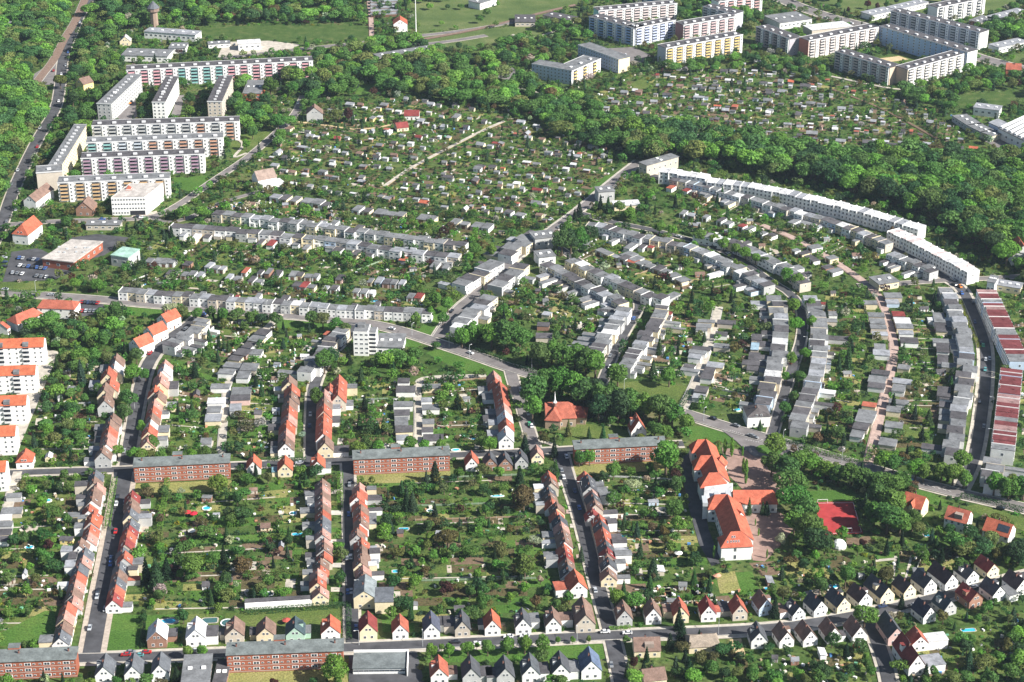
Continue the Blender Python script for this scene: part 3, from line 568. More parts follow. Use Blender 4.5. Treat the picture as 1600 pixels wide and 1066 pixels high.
    for k in range(2+int(L/14)):
        mb = cached('rl', lambda: (lambda q: (q.box(-.9, -.9, 0, .9, .9, .5), q)[-1])(MB()).mesh('roof_light', 'frame')); link('roof_light', mb, rf, ((k+.5)*L/(2+int(L/14)), dp*.5, h+.4))
    mark_rect(a[0], a[1], yaw, -1, -1, L+1, dp+1)
# brick gallery blocks (three storeys)
def brickblock(p0, p1, label):
    a, c = G(*p0), G(*p1); yaw = atan2(c[1]-a[1], c[0]-a[0]); L = hypot(c[0]-a[0], c[1]-a[1]); t = empty('brick_apartment_block', a[0], a[1], yaw); tag(t, label, 'apartment block', 'brick gallery blocks')
    mb = MB(); mb.box(0, 0, 0, L, 7.5, 9.3); mb.box(L*.4, 7.5, 0, L*.4+4.5, 11, 10.6); link('wall', mb.mesh('wall', 'brick'), t)
    mb = MB(); i = 0
    mb.quad((-.4, -.5, 9.3), (L+.4, -.5, 9.3), (L+.4, 8, 10.1), (-.4, 8, 10.1)); mb.quad((-.4, -.5, 9.1), (L+.4, -.5, 9.1), (L+.4, -.5, 9.3), (-.4, -.5, 9.3)); mb.quad((L+.4, -.5, 9.1), (L+.4, 8, 9.1), (L+.4, 8, 10.1), (L+.4, -.5, 9.3)); mb.quad((-.4, 8, 9.1), (-.4, -.5, 9.1), (-.4, -.5, 9.3), (-.4, 8, 10.1)); mb.box(L*.4-.2, 7.6, 10.6, L*.4+4.7, 11.2, 10.9)
    rf = link('roof', mb.mesh('roof', 'felt'), t, col=(.17, .19, .185))
    for f in range(3):
        z = 1.9+f*2.75
        mb = MB(); mb.box(-.02, -.1, z-1.35, L+.02, .02, z-1.2); link('string_course', mb.mesh('string_course', 'concrete'), t)
        for k in range(6):
            x0 = (k+.15)*L/6
            window(t, x0, -.02, z, 0, .9, .55); window(t, x0+L/6*.36, -.02, z, 0, 2.3, .95); window(t, x0+L/6*.68, -.02, z, 0, .9, .55)
    for k in (0.08, .5, .93): link('chimney', cached('chim', chim), rf, (L*k, 5, 10.4))
    mark_rect(a[0], a[1], yaw, -1, -1, L+1, 11.5)
brickblock((211, 755), (360, 748), 'brick gallery block with a dry lawn and round tree before it')
brickblock((553, 743), (703, 736), 'brick gallery block behind the dark spruce, middle one of three')
brickblock((898, 727), (1040, 720), 'brick gallery block partly hidden by the giant chestnut')
brickblock((356, 1052), (537, 1045), 'brick gallery block beside the garage forecourt')
brickblock((-60, 1066), (121, 1058), 'brick gallery block cut off by the bottom corner, with a spruce in front')
# rows of four-storey blocks on the west edge
for k, (x, y) in enumerate(((71, 570), (58, 614), (44, 662), (27, 711), (12, 768))):
    c = G(x, y); yaw = R(5); L = 42; a = (c[0]-L*cos(yaw), c[1]-L*sin(yaw)); t = empty('red_roof_apartment_block', a[0], a[1], yaw)
    tag(t, 'white four storey block under red tiles, %s down the west edge' % ['topmost', 'second', 'third', 'fourth', 'lowest'][k], 'apartment block', 'red roofed blocks on the west edge')
    mb = MB(); mb.box(0, 0, 0, L, 10.5, 11.2); mb.quad((L, 0, 11.2), (L, 10.5, 11.2), (L, 5.25, 14.2)); mb.quad((0, 10.5, 11.2), (0, 0, 11.2), (0, 5.25, 14.2)); link('wall', mb.mesh('wall', 'wall'), t, col=WHITE)
    rf = link('roof', roofmesh(L, 10.5, 11.2, 14.4, 0, 0), t, (0, 5.25, 0), col=(.5, .14, .07))
    for xx in (L-10, L-24):
        mb = MB(); mb.box(-1.6, -5, 11, 1.6, -2.2, 13.2, 0); link('dormer', mb.mesh('dormer', 'felt'), rf, (xx, 0, 0), col=FELT)
        for f in range(4): 
            me = CACHE['bal']; link('balcony', me, t, (xx, -.02, 1.3+f*2.7), 0, (.75, 1, 1), (.6, .6, .6))
    for f in range(4):
        for xx in (L-1.8, L-5, L-15, L-19, L-29): window(t, xx, 0, 2.2+f*2.7, 0, .9, .85)
        window(t, L, 3, 2.2+f*2.7, 1, .8, .8); window(t, L, 8, 2.2+f*2.7, 1, .8, .8)
    mark_rect(a[0], a[1], yaw, -1, -1, L+1, 12)
# ---------------------------------------------------------------- special buildings
def wing(t, pA, pB, W, e, r, h0=0, h1=0, wc=WHITE, rc=(.5, .135, .08), wins=True, rows=2, z0=0):
    """ridge from pA (near) to pB (far), pixels of the ridge ends measured at ridge height, moved out by the hips"""
    a, c = G(*pA, r), G(*pB, r); yaw = atan2(c[1]-a[1], c[0]-a[0]); d = hypot(c[0]-a[0], c[1]-a[1]); L = d+h0+h1
    x, y = a[0]-h0*cos(yaw), a[1]-h0*sin(yaw)
    wl = link('wing_wall', wallmesh(L, W, e, r, not h0, not h1), t, (x-t.location.x, y-t.location.y, 0), yaw, col=wc)
    rf = link('wing_roof', roofmesh(L, W, e, r, h0, h1, .5), t, (x-t.location.x, y-t.location.y, 0), yaw, col=rc)
    if wins:
        n = max(2, int(L/4))
        for k in range(n):
            for q in range(rows):
                zz = 1.8+q*(e-1.5)/rows
                window(wl, (k+.5)*L/n, -W/2, zz, 0, 1.2, 1.2); window(wl, (k+.5)*L/n, W/2, zz, 2, 1.2, 1.2)
    mark_rect(x, y, yaw, -1, -W/2-1, L+1, W/2+1)
    return wl, rf, L
sx, sy = G(1150, 872); t = empty('school_building', sx, sy); tag(t, 'long white school with stepped orange hipped roofs beside the brown yard', 'school')
wing(t, (1157, 829), (1137, 773), 12.5, 7.6, 12.8, 0, 0)
w1, r1, L1 = wing(t, (1142, 831), (1157, 830.3), 8.4, 7.7, 12.9, 4.9, 4.9, wins=False)
window(w1, 6.5, -4.2, 5.6, 0, 1.2, 1.5); window(w1, 6.5, -4.2, 1.8, 0, 1.2, 1.8)
for xx, yy in ((3, -3), (4.6, -2.9), (5.8, -2.9), (7, -2.9), (8.2, -2.9), (5.4, -1.6), (6.4, -1.6)):
    o = link('skylight', cached('sky', lambda: (lambda b: (b.box(-.45, -.6, 0, .45, .6, .12, 0, True), b.box(-.36, -.5, .1, .36, .5, .16, 1), b)[-1])(MB()).mesh('skylight', 'frame', 'glass')), r1, (xx, yy, 7.7+(4.2+yy)*5.2/4.2+.14), 0, (.8, .8, 1)); o.rotation_euler = (math.atan(5.2/4.2), 0, 0)
wing(t, (1117, 773), (1136, 772.5), 8.2, 7.5, 12.6, 3.4, 0)
mb = MB(); 
def flatblock(t, q, h, wc, rc, nm='hall_wall'):
    g = GP(q); mb = MB(); n = len(g); lo = [(x-t.location.x, y-t.location.y) for x, y in g]
    for i in range(n): mb.quad((*lo[i], 0), (*lo[(i+1) % n], 0), (*lo[(i+1) % n], h), (*lo[i], h))
    o = link(nm, mb.mesh(nm, 'wall'), t, col=wc); mb = MB(); mb.quad(*[(*p, h-.02) for p in lo]); mb.quad(*[(*p, h-.3) for p in lo][::-1])
    link(nm.replace('wall', 'roof'), mb.mesh('flat', 'felt'), t, col=rc); mark(g, 2); return o
flatblock(t, [(1097, 812), (1139, 806), (1144, 778), (1100, 784)], 8.3, WHITE, WHITER, 'link_wall')
for px, py in ((1120, 776), (1138, 775), (1101, 783)):
    x, y = G(px, py, 9); mb = MB(); mb.box(-1.2, -3.5, 8, 1.2, 3.5, 10, 0); link('roof_vent', mb.mesh('roof_vent', 'galv'), t, (x-sx, y-sy, 0))
wing(t, (1122, 738), (1113, 712), 11.5, 7.6, 12.8, 0, 0); wing(t, (1108, 739), (1121, 738.5), 8, 7.6, 12.9, 4.5, 4.5, wins=False); wing(t, (1095, 712), (1114, 711.6), 8, 7.5, 12.6, 3.4, 0)
wing(t, (1112, 711), (1103, 686), 10.5, 7.4, 12.3, 0, 1); wing(t, (1090, 687), (1103, 686.5), 7.6, 7.3, 12.1, 3.2, 0)
wing(t, (1146, 766), (1207, 766), 9.5, 5.5, 10, 0, 2, rows=1); wing(t, (1124, 718), (1127, 712), 6, 8, 11, 0, 0)
wing(t, (1158, 800), (1150, 795), 5, 8, 11, 0, 0, wins=False)
cx, cy = G(878, 668); t = empty('chapel', cx, cy); tag(t, 'beige brick chapel under orange tiles with a white spire', 'chapel')
BRK = (.36, .27, .19)
w1, rr, L1 = wing(t, (852, 629), (888, 628), 15, 5.5, 11, 0, 3.5, BRK, RED, rows=1); wing(t, (865, 640), (868, 629), 8, 5.5, 10, 3, 0, BRK, RED, rows=1); wing(t, (893, 634), (908, 635), 11, 4.6, 8, 0, 3, BRK, RED, rows=1)
x, y = G(867, 632, 11); mb = MB(); mb.cyl(0, 0, 10, 12.3, 1.0, 1.0, 8, 1); mb.cyl(0, 0, 12.3, 13.4, 1.2, .45, 8, 0); mb.cyl(0, 0, 13.4, 18.5, .45, .05, 8, 0); link('spire', mb.mesh('spire', 'frame', 'brickchimney'), t, (x-cx, y-cy, 0))
# white tower on the avenue
x, y = G(553, 556); x2, y2 = G(588, 557); t = empty('white_tower_block', x, y, atan2(y2-y, x2-x)); tag(t, 'white five storey tower house with stepped balconies on the avenue', 'tower block')
L = hypot(x2-x, y2-y); mb = MB(); mb.box(0, 0, 0, L*.66, 11, 15); mb.box(L*.66, 2, 0, L, 10, 13.5); link('wall', mb.mesh('wall', 'wall'), t, col=WHITE)
mb = MB(); mb.box(.3, .3, 15, L*.66-.3, 10.7, 15.25); mb.box(L*.66, 2.3, 13.5, L-.3, 9.7, 13.75); mb.box(2, 5, 15.2, 6, 9, 17); link('roof', mb.mesh('roof', 'felt'), t, col=FELT)
for f in range(5):
    for xx in (1.6, 4.6, 7.5): window(t, xx, 0, 2+f*2.8, 0, 1.6, .8)
    link('balcony', CACHE['bal'], t, (L*.83, 2, 1.1+f*2.5), 0, (.8, 1, 1), WHITE)
mark_rect(x, y, t.rotation_euler.z, -1, -1, L+1, 12)
# white office block with a red roof cap
x, y = G(176, 337); x2, y2 = G(229, 336); yaw = atan2(y2-y, x2-x); t = empty('office_block', x, y, yaw); tag(t, 'white square office block with arcaded ground floor and red roof cap', 'office')
L = hypot(x2-x, y2-y); mb = MB(); q = 10
P4 = [(0, 0), (L, 0), (L+9, 26), (9, 26)]
for i in range(4): mb.quad((*P4[i], 0 if i else 0), (*P4[(i+1) % 4], 0), (*P4[(i+1) % 4], 13), (*P4[i], 13))
link('wall', mb.mesh('wall', 'wall'), t, col=WHITE); mb = MB(); mb.quad(*[(a_, b_, 12.8) for a_, b_ in P4]); mb.quad(*[(a_, b_, 13.02) for a_, b_ in ((.6, .6), (L-.4, .6), (L+8, 25.4), (9, 25.4))]); link('roof', mb.mesh('roof', 'felt'), t, col=(.5, .46, .42))
link('roof_cap', roofmesh(4, 4, 14, 16.5, 2, 2), t, (8, 15, -.8), col=RED); mb = MB(); mb.box(8, 13, 13, 12, 17, 13.6); link('cap_wall', mb.mesh('cap_wall', 'wall'), t, col=WHITE)
for f in range(4):
    for k in range(12 if f else 6): window(t, (k+.5)*L/12, 0, 1.8+f*3.1, 0, 1.15, .9)
mb = MB(); mb.box(L*.53, -.12, .2, L*.97, .1, 3.2, 0, True); link('entrance', mb.mesh('entrance', 'dark'), t)
mark([G(170, 338), G(232, 338), G(262, 322), G(205, 318)], 2)
# supermarket and green roofed hall
def poly_hall(nm, label, roofpx, h, wm, wc, rc, rm='felt'):
    g = GP(roofpx, h); x, y = g[0]; t = empty(nm, x, y); tag(t, label, 'supermarket' if nm == 'supermarket' else 'hall'); lo = [(a_-x, b_-y) for a_, b_ in g]; mb = MB(); n = len(lo)
    for i in range(n): mb.quad((*lo[i], 0), (*lo[(i+1) % n], 0), (*lo[(i+1) % n], h), (*lo[i], h))
    link('wall', mb.mesh('wall', wm), t, col=wc); c = (sum(p[0] for p in lo)/n, sum(p[1] for p in lo)/n); mb = MB()
    o = [(c[0]+(p[0]-c[0])*1.03, c[1]+(p[1]-c[1])*1.03) for p in lo]; mb.quad(*[(*p, h+.35) for p in o])
    for i in range(n): mb.quad((*o[i], h-.3), (*o[(i+1) % n], h-.3), (*o[(i+1) % n], h+.35), (*o[i], h+.35))
    rf = link('roof', mb.mesh('roof', rm), t, col=rc); mark(g, 2)
    for i in range(n):
        a_, b_ = lo[i], lo[(i+1) % n]; l = hypot(b_[0]-a_[0], b_[1]-a_[1]); yw = atan2(b_[1]-a_[1], b_[0]-a_[0]); m = int(l/6)
        for k in range(m):
            o2 = window(t, a_[0]+(b_[0]-a_[0])*(k+.5)/m, a_[1]+(b_[1]-a_[1])*(k+.5)/m, h*.5, 0, 1.8, 1.2); o2.rotation_euler = (0, 0, yw)
    return t, rf, c
t, rf, c = poly_hall('supermarket', 'brick supermarket with big pale flat roof beside the car park', [(66, 404), (115, 410), (160, 378), (111, 375)], 6, 'brick', WHITE, (.5, .46, .42))
for k in range(9):
    link('roof_vent', cached('rv', lambda: (lambda q: (q.box(-.6, -.6, 0, .6, .6, .7), q)[-1])(MB()).mesh('roof_vent', 'galv')), rf, (c[0]+random.uniform(-12, 12), c[1]+random.uniform(-7, 7), 6.3))
poly_hall('sports_hall', 'grey walled hall with pale green roof', [(173, 399), (200, 403), (218, 390), (192, 386)], 7, 'wall', GREY, (.33, .5, .42))
t, rf, c = poly_hall('warehouse', 'white factory building with striped saw-tooth roof', [(1560, 200), (1605, 222), (1640, 200), (1600, 182)], 8, 'wall', WHITE, FELT)
g4 = GP([(1560, 200), (1605, 222), (1640, 200), (1600, 182)], 8); g4 = [(a_-g4[0][0], b_-g4[0][1]) for a_, b_ in g4]
for k in range(6):
    u = (k+.4)/6; a_ = (g4[0][0]+(g4[1][0]-g4[0][0])*u, g4[0][1]+(g4[1][1]-g4[0][1])*u); b_ = (g4[3][0]+(g4[2][0]-g4[3][0])*u, g4[3][1]+(g4[2][1]-g4[3][1])*u); yw = atan2(b_[1]-a_[1], b_[0]-a_[0]); l = hypot(b_[0]-a_[0], b_[1]-a_[1])
    mb = MB(); mb.box(1, -.9, 8.3, l-1, .9, 9.5); link('roof_light', mb.mesh('roof_light', 'frame'), rf, (a_[0], a_[1], 0), yw)
poly_hall('warehouse', 'shaded long front wing of the striped factory', [(1545, 192), (1590, 212), (1602, 206), (1560, 186)], 7, 'wall', (.6, .65, .75), FELTL)  # white walls tinted bluish: shade put into the colour
# turreted brick tower
x, y = G(242, 45); t = empty('turreted_tower', x, y); tag(t, 'old octagonal brick tower with grey pointed cap in the wood', 'tower'); mb = MB(); mb.cyl(0, 0, 0, 16, 3.6, 3.3, 8); link('tower_shaft', mb.mesh('tower_shaft', 'wall'), t, col=(.3, .22, .17))
mb = MB(); mb.cyl(0, 0, 16, 19, 5.2, 5.2, 10); link('gallery', mb.mesh('gallery', 'wall'), t, col=(.24, .17, .14)); mb = MB(); mb.cyl(0, 0, 19, 25, 5.8, .2, 10); link('roof', mb.mesh('roof', 'roof'), t, col=SLATE)
# mast
x, y = G(650, 50); t = empty('lattice_mast', x, y); tag(t, 'tall thin white mast beside the red roofed house', 'mast'); mb = MB(); mb.cyl(0, 0, 0, 34, .5, .25, 8); link('pole', mb.mesh('pole', 'frame'), t); mb = MB(); mb.box(-2.5, -.3, 31, 2.5, .3, 32, 0, True); link('lamp_bar', mb.mesh('lamp_bar', 'galv'), t)
# garage rows at the top
for k in range(7):
    a, c = G(580, 28-k*5), G(622, 26-k*5); L = hypot(c[0]-a[0], c[1]-a[1]); t = empty('garage_row', a[0], a[1], atan2(c[1]-a[1], c[0]-a[0])); tag(t, 'long grey garage row by the mast meadow, %s from the house' % ordn(k+1), 'garage row', 'garage rows at the top')
    mb = MB(); mb.box(0, 0, 0, L, 6, 2.6); link('wall', mb.mesh('wall', 'wall'), t, col=GREY); mb = MB(); mb.box(-.2, -.2, 2.6, L+.2, 6.2, 2.85); link('roof', mb.mesh('roof', 'felt'), t, col=FELTL)
    for j in range(12):
        me = cached('gd', lambda: (lambda q: (q.box(-1.2, -.06, 0, 1.2, .05, 2.1, 0), q)[-1])(MB()).mesh('garage_door', 'door')); link('garage_door', me, t, ((j+.5)*L/12, 0, .05))
# bottom garage block
a, c = G(552, 1054), G(633, 1053); L = hypot(c[0]-a[0], c[1]-a[1]); yaw = atan2(c[1]-a[1], c[0]-a[0]); t = empty('garage_block', a[0], a[1], yaw); tag(t, 'long flat roofed garage block with ten doors beside the brick gallery block', 'garage block')
mb = MB(); mb.box(0, 0, 0, L, 11, 3.2); mb.box(-.3, 11, 0, L+1.2, 11.4, 4.6); mb.box(L+.8, -2, 0, L+1.2, 11.3, 4.2); link('wall', mb.mesh('wall', 'wall'), t, col=WHITE); mb = MB(); mb.box(-.3, -.6, 3.2, L+.3, 10.9, 3.5); link('roof', mb.mesh('roof', 'felt'), t, col=(.17, .19, .19))
for j in range(10): link('garage_door', cached('gw', lambda: (lambda q: (q.box(-1.2, -.06, 0, 1.2, .05, 2.1, 0), q.box(-1.1, -.09, 1.2, 1.1, -.05, 1.9, 1), q)[-1])(MB()).mesh('garage_door', 'frame', 'glass')), t, ((j+.5)*L/10, -.02, .05), 0, (.95, 1, 1.1))
mark_rect(a[0], a[1], yaw, -1, -2, L+2, 12)
# long white garden wall building left of the corner house
a, c = G(383, 953), G(488, 947); L = hypot(c[0]-a[0], c[1]-a[1]); yaw = atan2(c[1]-a[1], c[0]-a[0]); t = empty('long_shed', a[0], a[1], yaw); tag(t, 'long pale walled shed with narrow dark roof ending at the orange corner house', 'shed')
mb = MB(); mb.box(0, 0, 0, L, 4, 3); link('wall', mb.mesh('wall', 'wall'), t, col=WHITE); mb = MB(); mb.box(-.1, .8, 3, L, 4.1, 3.2); link('roof', mb.mesh('roof', 'felt'), t, col=FELTD); mark_rect(a[0], a[1], yaw, -1, -1, L+1, 5)
# white dome tank
x, y = G(1311, 855); t = empty('white_dome', x, y); tag(t, 'small white dome beside the red sports court', 'dome'); mb = MB(); n = 12
for j in range(4): a0, a1 = j*pi/8, (j+1)*pi/8; mb.cyl(0, 0, 3.2*sin(a0)+.8, 3.2*sin(a1)+.8, 3.4*cos(a0), 3.4*cos(a1), 14, cap=False)
link('shell', mb.mesh('shell', 'frame'), t); mb = MB(); mb.cyl(0, 0, 0, .8, 3.4, 3.4, 14, cap=False); link('ring_wall', mb.mesh('ring_wall', 'concrete'), t)
# goals on the court
for k, (px, py) in enumerate(((1323, 832), (1285, 787))):
    x, y = G(px, py); t = empty('football_goal', x, y, R(3)); tag(t, 'white football goal at the %s end of the red court' % ('near', 'far')[k], 'goal', 'goals on the red court')
    mb = MB(); mb.box(-2.5, -.08, 0, -2.35, .08, 2.2); mb.box(2.35, -.08, 0, 2.5, .08, 2.2); mb.box(-2.5, -.08, 2.2, 2.5, .08, 2.35, 0, True); link('goal_frame', mb.mesh('goal_frame', 'frame'), t)
mb = MB()
for q in (((1270, 787), (1333, 786), (1346, 832), (1287, 835)),):
    g = GP(q)
    for i in range(4):
        p_, q_ = g[i], g[(i+1) % 4]; dx, dy = q_[0]-p_[0], q_[1]-p_[1]; l = hypot(dx, dy); nx, ny = -dy/l*.1, dx/l*.1; mb.quad((p_[0]-nx, p_[1]-ny, .2), (q_[0]-nx, q_[1]-ny, .2), (q_[0]+nx, q_[1]+ny, .2), (p_[0]+nx, p_[1]+ny, .2))
struct(link('court_lines', mb.mesh('court_lines', 'white_line')))
# ---------------------------------------------------------------- terraces with flat roofs
def fhm(v):
    b = MB(); y0 = -4.5 if v != 1 else -3.9
    b.box(0, y0, 0, 6, 4.5, 5.75)
    if v == 1: b.box(0, -4.5, 0, 3.2, -3.9, 3)
    return b.mesh('wall', 'wall')
def frm(v):
    b = MB(); y0 = -4.6 if v != 1 else -4.0
    b.box(0, y0, 5.75, 6, 4.6, 5.98)
    if v != 0: b.box(3.9, 1.2, 5.98, 4.7, 2, 6.25)
    return b.mesh('roof', 'felt')
def pwm(): b = MB(); b.box(-.16, -4.75, 0, .16, 4.75, 6.3); return b.mesh('party_wall', 'wall')
def exm(): b = MB(); b.box(0, 0, 0, 4, 5, 2.75); return b.mesh('rear_extension', 'wall')
def exr(): b = MB(); b.box(-.15, -.15, 2.75, 4.15, 5.15, 2.95, 0, True); return b.mesh('extension_roof', 'felt')
WC = [(WHITE, 9), (CREAM, 3), (GREY, 2), (BEIGE, 3), (LBLUE, .4)]; RC = [(FELT, 8), (FELTD, 4), (FELTL, 2), (WHITER, .5)]
def pick(t): return random.choices([a for a, _ in t], [b for _, b in t])[0]
def add_ext(t, w, d, side, sc=1, big=.55):
    if random.random() > big: return
    ew = random.uniform(.4, .8)*w; el = random.choice((2.5, 3.5, 5, 7, 9, 12))*random.uniform(.85, 1.15); x = random.uniform(0, w-ew)
    sx_, sy_, _ = t.scale
    e = link('rear_extension', cached('ex', exm), t, (x/sx_, (d/2)/sy_*side, 0), 0, (ew/4/sx_, el/5/sy_*side, 1/t.scale[2]), jit(pick(WC)))
    link('extension_roof', cached('exr', exr), e, (0, 0, 0), col=jit(pick(RC+[(RED, .4), (MAROON, .3)])))
    X, Y = t.location.x, t.location.y; yaw = t.rotation_euler.z
    y0, y1 = (d/2, d/2+el) if side > 0 else (-d/2-el, -d/2); mark_rect(X, Y, yaw, x, y0, x+ew, y1)
def flat_row(rown, px, n, depth=9, h=5.8, side=1, wc=None, rc=None, name='flat_roof_house', stag=1.8, ext=.72, end='the left end', cat='terraced house', party=.28, gtxt=None):
    g = smooth(GP(px, h), 1); pts = resample(g, n)
    for i in range(n):
        (x0, y0), (x1, y1) = pts[i], pts[i+1]; L = hypot(x1-x0, y1-y0); yaw = atan2(y1-y0, x1-x0); off = random.choice((-1, 0, 0, 1))*stag*.5+(.3 if i % 2 else -.3)*stag
        x0 -= sin(yaw)*off; y0 += cos(yaw)*off; v = random.choice((0, 1, 2)); hz = h/5.8*random.choice((1, 1, 1, .96, 1.03))
        wcol = pick(wc or WC); rcol = pick(rc or RC)
        t = empty(name, x0, y0, yaw, 0, (L/6, depth/9, hz))
        tag(t, '%s terraced house, %s roof, %s from %s of the %s' % (CN.get(wcol, 'white'), CN.get(rcol, 'grey'), ordn(i+1), end, rown), cat, gtxt or ('houses of the '+rown))
        link('wall', cached(('fh', v), lambda: fhm(v)), t, col=jit(wcol)); link('roof', cached(('fr', v), lambda: frm(v)), t, col=jit(rcol, .12))
        if random.random() < party: link('party_wall', cached('pw', pwm), t, col=jit(wcol, .04))
        for f in range(2 if h < 7 else 3):
            zz = 1.6+f*2.75/(1 if h < 7 else 1.45)
            fy = -4.5 if v != 1 else -3.9
            window(t, 1.5, fy if (v != 1 or f) else -4.5, zz, 0, 1.15, .85); window(t, 4.4, fy, zz, 0, 1.3 if f else .8, .85); window(t, 3, 4.5, zz, 2, 2.0, .85)
        if i == n-1: window(t, 6, 0, 4, 1, .8, .8)
        if i == 0: window(t, 0, 0, 4, 3, .8, .8)
        add_ext(t, L, depth, side, big=ext)
        mark_rect(x0, y0, yaw, -.3, -depth/2-.5, L+.3, depth/2+.5)
ROWS = [  # row words, pixels of the roof's middle line, houses, depth, garden side, end named
 ('upper long terrace left of the crossing', [(335, 331), (425, 342), (550, 359), (728, 383)], 26, 9, 1), ('second long terrace left of the crossing', [(268, 352), (330, 357), (425, 364), (525, 375), (620, 390), (718, 401)], 26, 9, -1),
 ('terrace along the upper avenue', [(188, 453), (250, 458), (400, 470), (550, 481), (675, 487)], 34, 8.5, 1), ('lower terrace beside the crossing street', [(718, 445), (745, 428), (778, 408)], 5, 12, 1),
 ('upper terrace beside the crossing street', [(786, 398), (815, 378), (840, 362)], 5, 12, 1), ('shaded terrace opposite the crossing lawn', [(712, 513), (735, 488), (768, 462)], 7, 11, -1), ('block group right of the crossing street', [(772, 448), (800, 428), (818, 412)], 4, 11, -1),
 ('inner curved terrace, lower side', [(850, 411), (870, 421), (905, 438), (950, 460), (976, 474)], 11, 9, -1), ('inner curved terrace, upper side', [(892, 405), (930, 424), (975, 443), (1012, 458), (1038, 467)], 12, 9, 1),
 ('second curved terrace, lower side', [(918, 350), (950, 354), (987, 366), (1037, 376), (1087, 387), (1125, 405), (1162, 423), (1202, 447)], 25, 9.5, -1), ('second curved terrace, upper side', [(1085, 365), (1130, 372), (1170, 388), (1220, 413), (1262, 442)], 13, 9, 1),
 ('terrace before the long white one', [(1050, 279), (1087, 287), (1150, 303), (1225, 324), (1300, 346), (1350, 363), (1390, 381)], 28, 8.5, -1), ('short terrace behind the pink alley end', [(1392, 395), (1425, 408), (1462, 424)], 7, 9, -1),
 ('terrace left of the straight street', [(1478, 450), (1494, 488), (1508, 525), (1513, 560), (1508, 600), (1497, 640), (1492, 690), (1487, 712)], 26, 9.5, -1), ('terrace right of the tree lined street', [(1268, 462), (1280, 500), (1281, 540), (1274, 582), (1262, 620), (1248, 655), (1243, 668)], 22, 10, 1),
 ('terrace left of the tree lined street', [(1212, 462), (1220, 500), (1217, 540), (1210, 582), (1200, 612), (1192, 632)], 17, 10, -1), ('terrace right of the narrow shaded street', [(1036, 478), (1025, 500), (1008, 528), (990, 552), (973, 575)], 14, 9, 1),
 ('terrace left of the narrow shaded street', [(978, 480), (958, 508), (942, 532), (928, 552)], 10, 10, -1), ('dark roofed terrace beside the white gabled trio', [(322, 499), (305, 512), (287, 527), (264, 541)], 8, 10, 1), ('zigzag terrace near the white tower', [(537, 513), (515, 532), (498, 556), (478, 582)], 9, 10, -1),
 ('white end houses below the red striped terrace', [(1556, 716), (1552, 735), (1547, 757)], 4, 10, 1)]
for (rn, px, n, dp, side) in ROWS:
    v = abs(px[-1][1]-px[0][1]) > abs(px[-1][0]-px[0][0])
    flat_row(rn, px, n, dp*.87, side=side, end='the upper end' if v else 'the left end', gtxt='flat roofed terraced houses')
W3 = [(WHITE, 1)]
for (rn, px, n, rc) in (('long white terrace, first part', [(1033, 266), (1070, 271), (1106, 277)], 5, [(WHITER, 1)]), ('long white terrace, main part', [(1108, 281), (1200, 294), (1300, 316), (1375, 337), (1441, 356)], 27, [(WHITER, 3), (FELTL, 1)]), ('long white terrace, last part', [(1396, 360), (1460, 390), (1521, 424)], 13, [(WHITER, 3), ((.6, .5, .48), 1)])):
    flat_row(rn, px, n, 10, 8.3, 1, W3, rc, 'three_storey_house', .15, 0, party=1, gtxt='three storey terraced houses')
STR = [((.17, .05, .052), 5), (FELT, 2), ((.32, .2, .19), 2)]; CN[(.17, .05, .052)] = 'dark red'; CN[(.32, .2, .19)] = 'brownish'; CN[(.6, .5, .48)] = 'pinkish'
for (rn, px, n) in (('red striped terrace, upper part', [(1541, 453), (1556, 485), (1577, 530), (1594, 566)], 20), ('red striped terrace, lower part', [(1581, 576), (1574, 640), (1567, 704)], 18)):
    flat_row(rn, px, n, 11.5, 8, -1, [(WHITE, 3), (LBLUE, 1)], STR, 'three_storey_house', .1, 0, 'the upper end', party=.5, gtxt='three storey terraced houses')
# ---------------------------------------------------------------- rows of outbuildings along the alleys
def shedm(): b = MB(); b.box(0, -3.5, 0, 5, 3.5, 2.7); return b.mesh('wall', 'wall')
def shedr(): b = MB(); b.box(-.15, -3.7, 2.7, 5.15, 3.7, 2.92, 0, True); return b.mesh('roof', 'felt')
def shed_row(rown, px, n, depth=7, h=2.9, gate=0, skip=.34, side=1):
    g = smooth(GP(px, h), 1); pts = resample(g, n); k = 0
    for i in range(n):
        if random.random() < skip: continue
        (x0, y0), (x1, y1) = pts[i], pts[i+1]; L = hypot(x1-x0, y1-y0)*random.uniform(.6, .95); yaw = atan2(y1-y0, x1-x0); dd = depth*random.uniform(.6, 1.15); off = random.uniform(-.6, .6)+(dd-depth)*.5*side
        x0 -= sin(yaw)*off; y0 += cos(yaw)*off; hh = random.uniform(.88, 1.2); wcol = pick(WC+[(PINKW, .4), (BROWNW, .5)]); rcol = pick(RC+[(MAROON, .3), (RED, .3), ((.3, .42, .5), .3)]); k += 1
        CN.setdefault((.3, .42, .5), 'bluish')
        t = empty('outbuilding', x0, y0, yaw, 0, (L/5, dd/7, hh)); tag(t, '%s outbuilding, %s roof, %s from the %s end of the %s' % (CN[wcol], CN[rcol], ordn(k), 'upper' if abs(px[-1][1]-px[0][1]) > abs(px[-1][0]-px[0][0]) else 'left', rown), 'outbuilding', 'outbuildings along the garden alleys')
        link('wall', cached('sm', shedm), t, col=jit(wcol)); link('roof', cached('sr', shedr), t, col=jit(rcol, .12))
        yy = -3.5*side
        me = cached('gd', lambda: None); o = link('garage_door', me, t, (2.5, yy, .05), 0 if side > 0 else pi)
        window(t, 4.2, -yy, 1.6, 2 if side > 0 else 0, .8, .7)
        mark_rect(x0, y0, yaw, 0, -dd/2-.3, L, dd/2+.3)
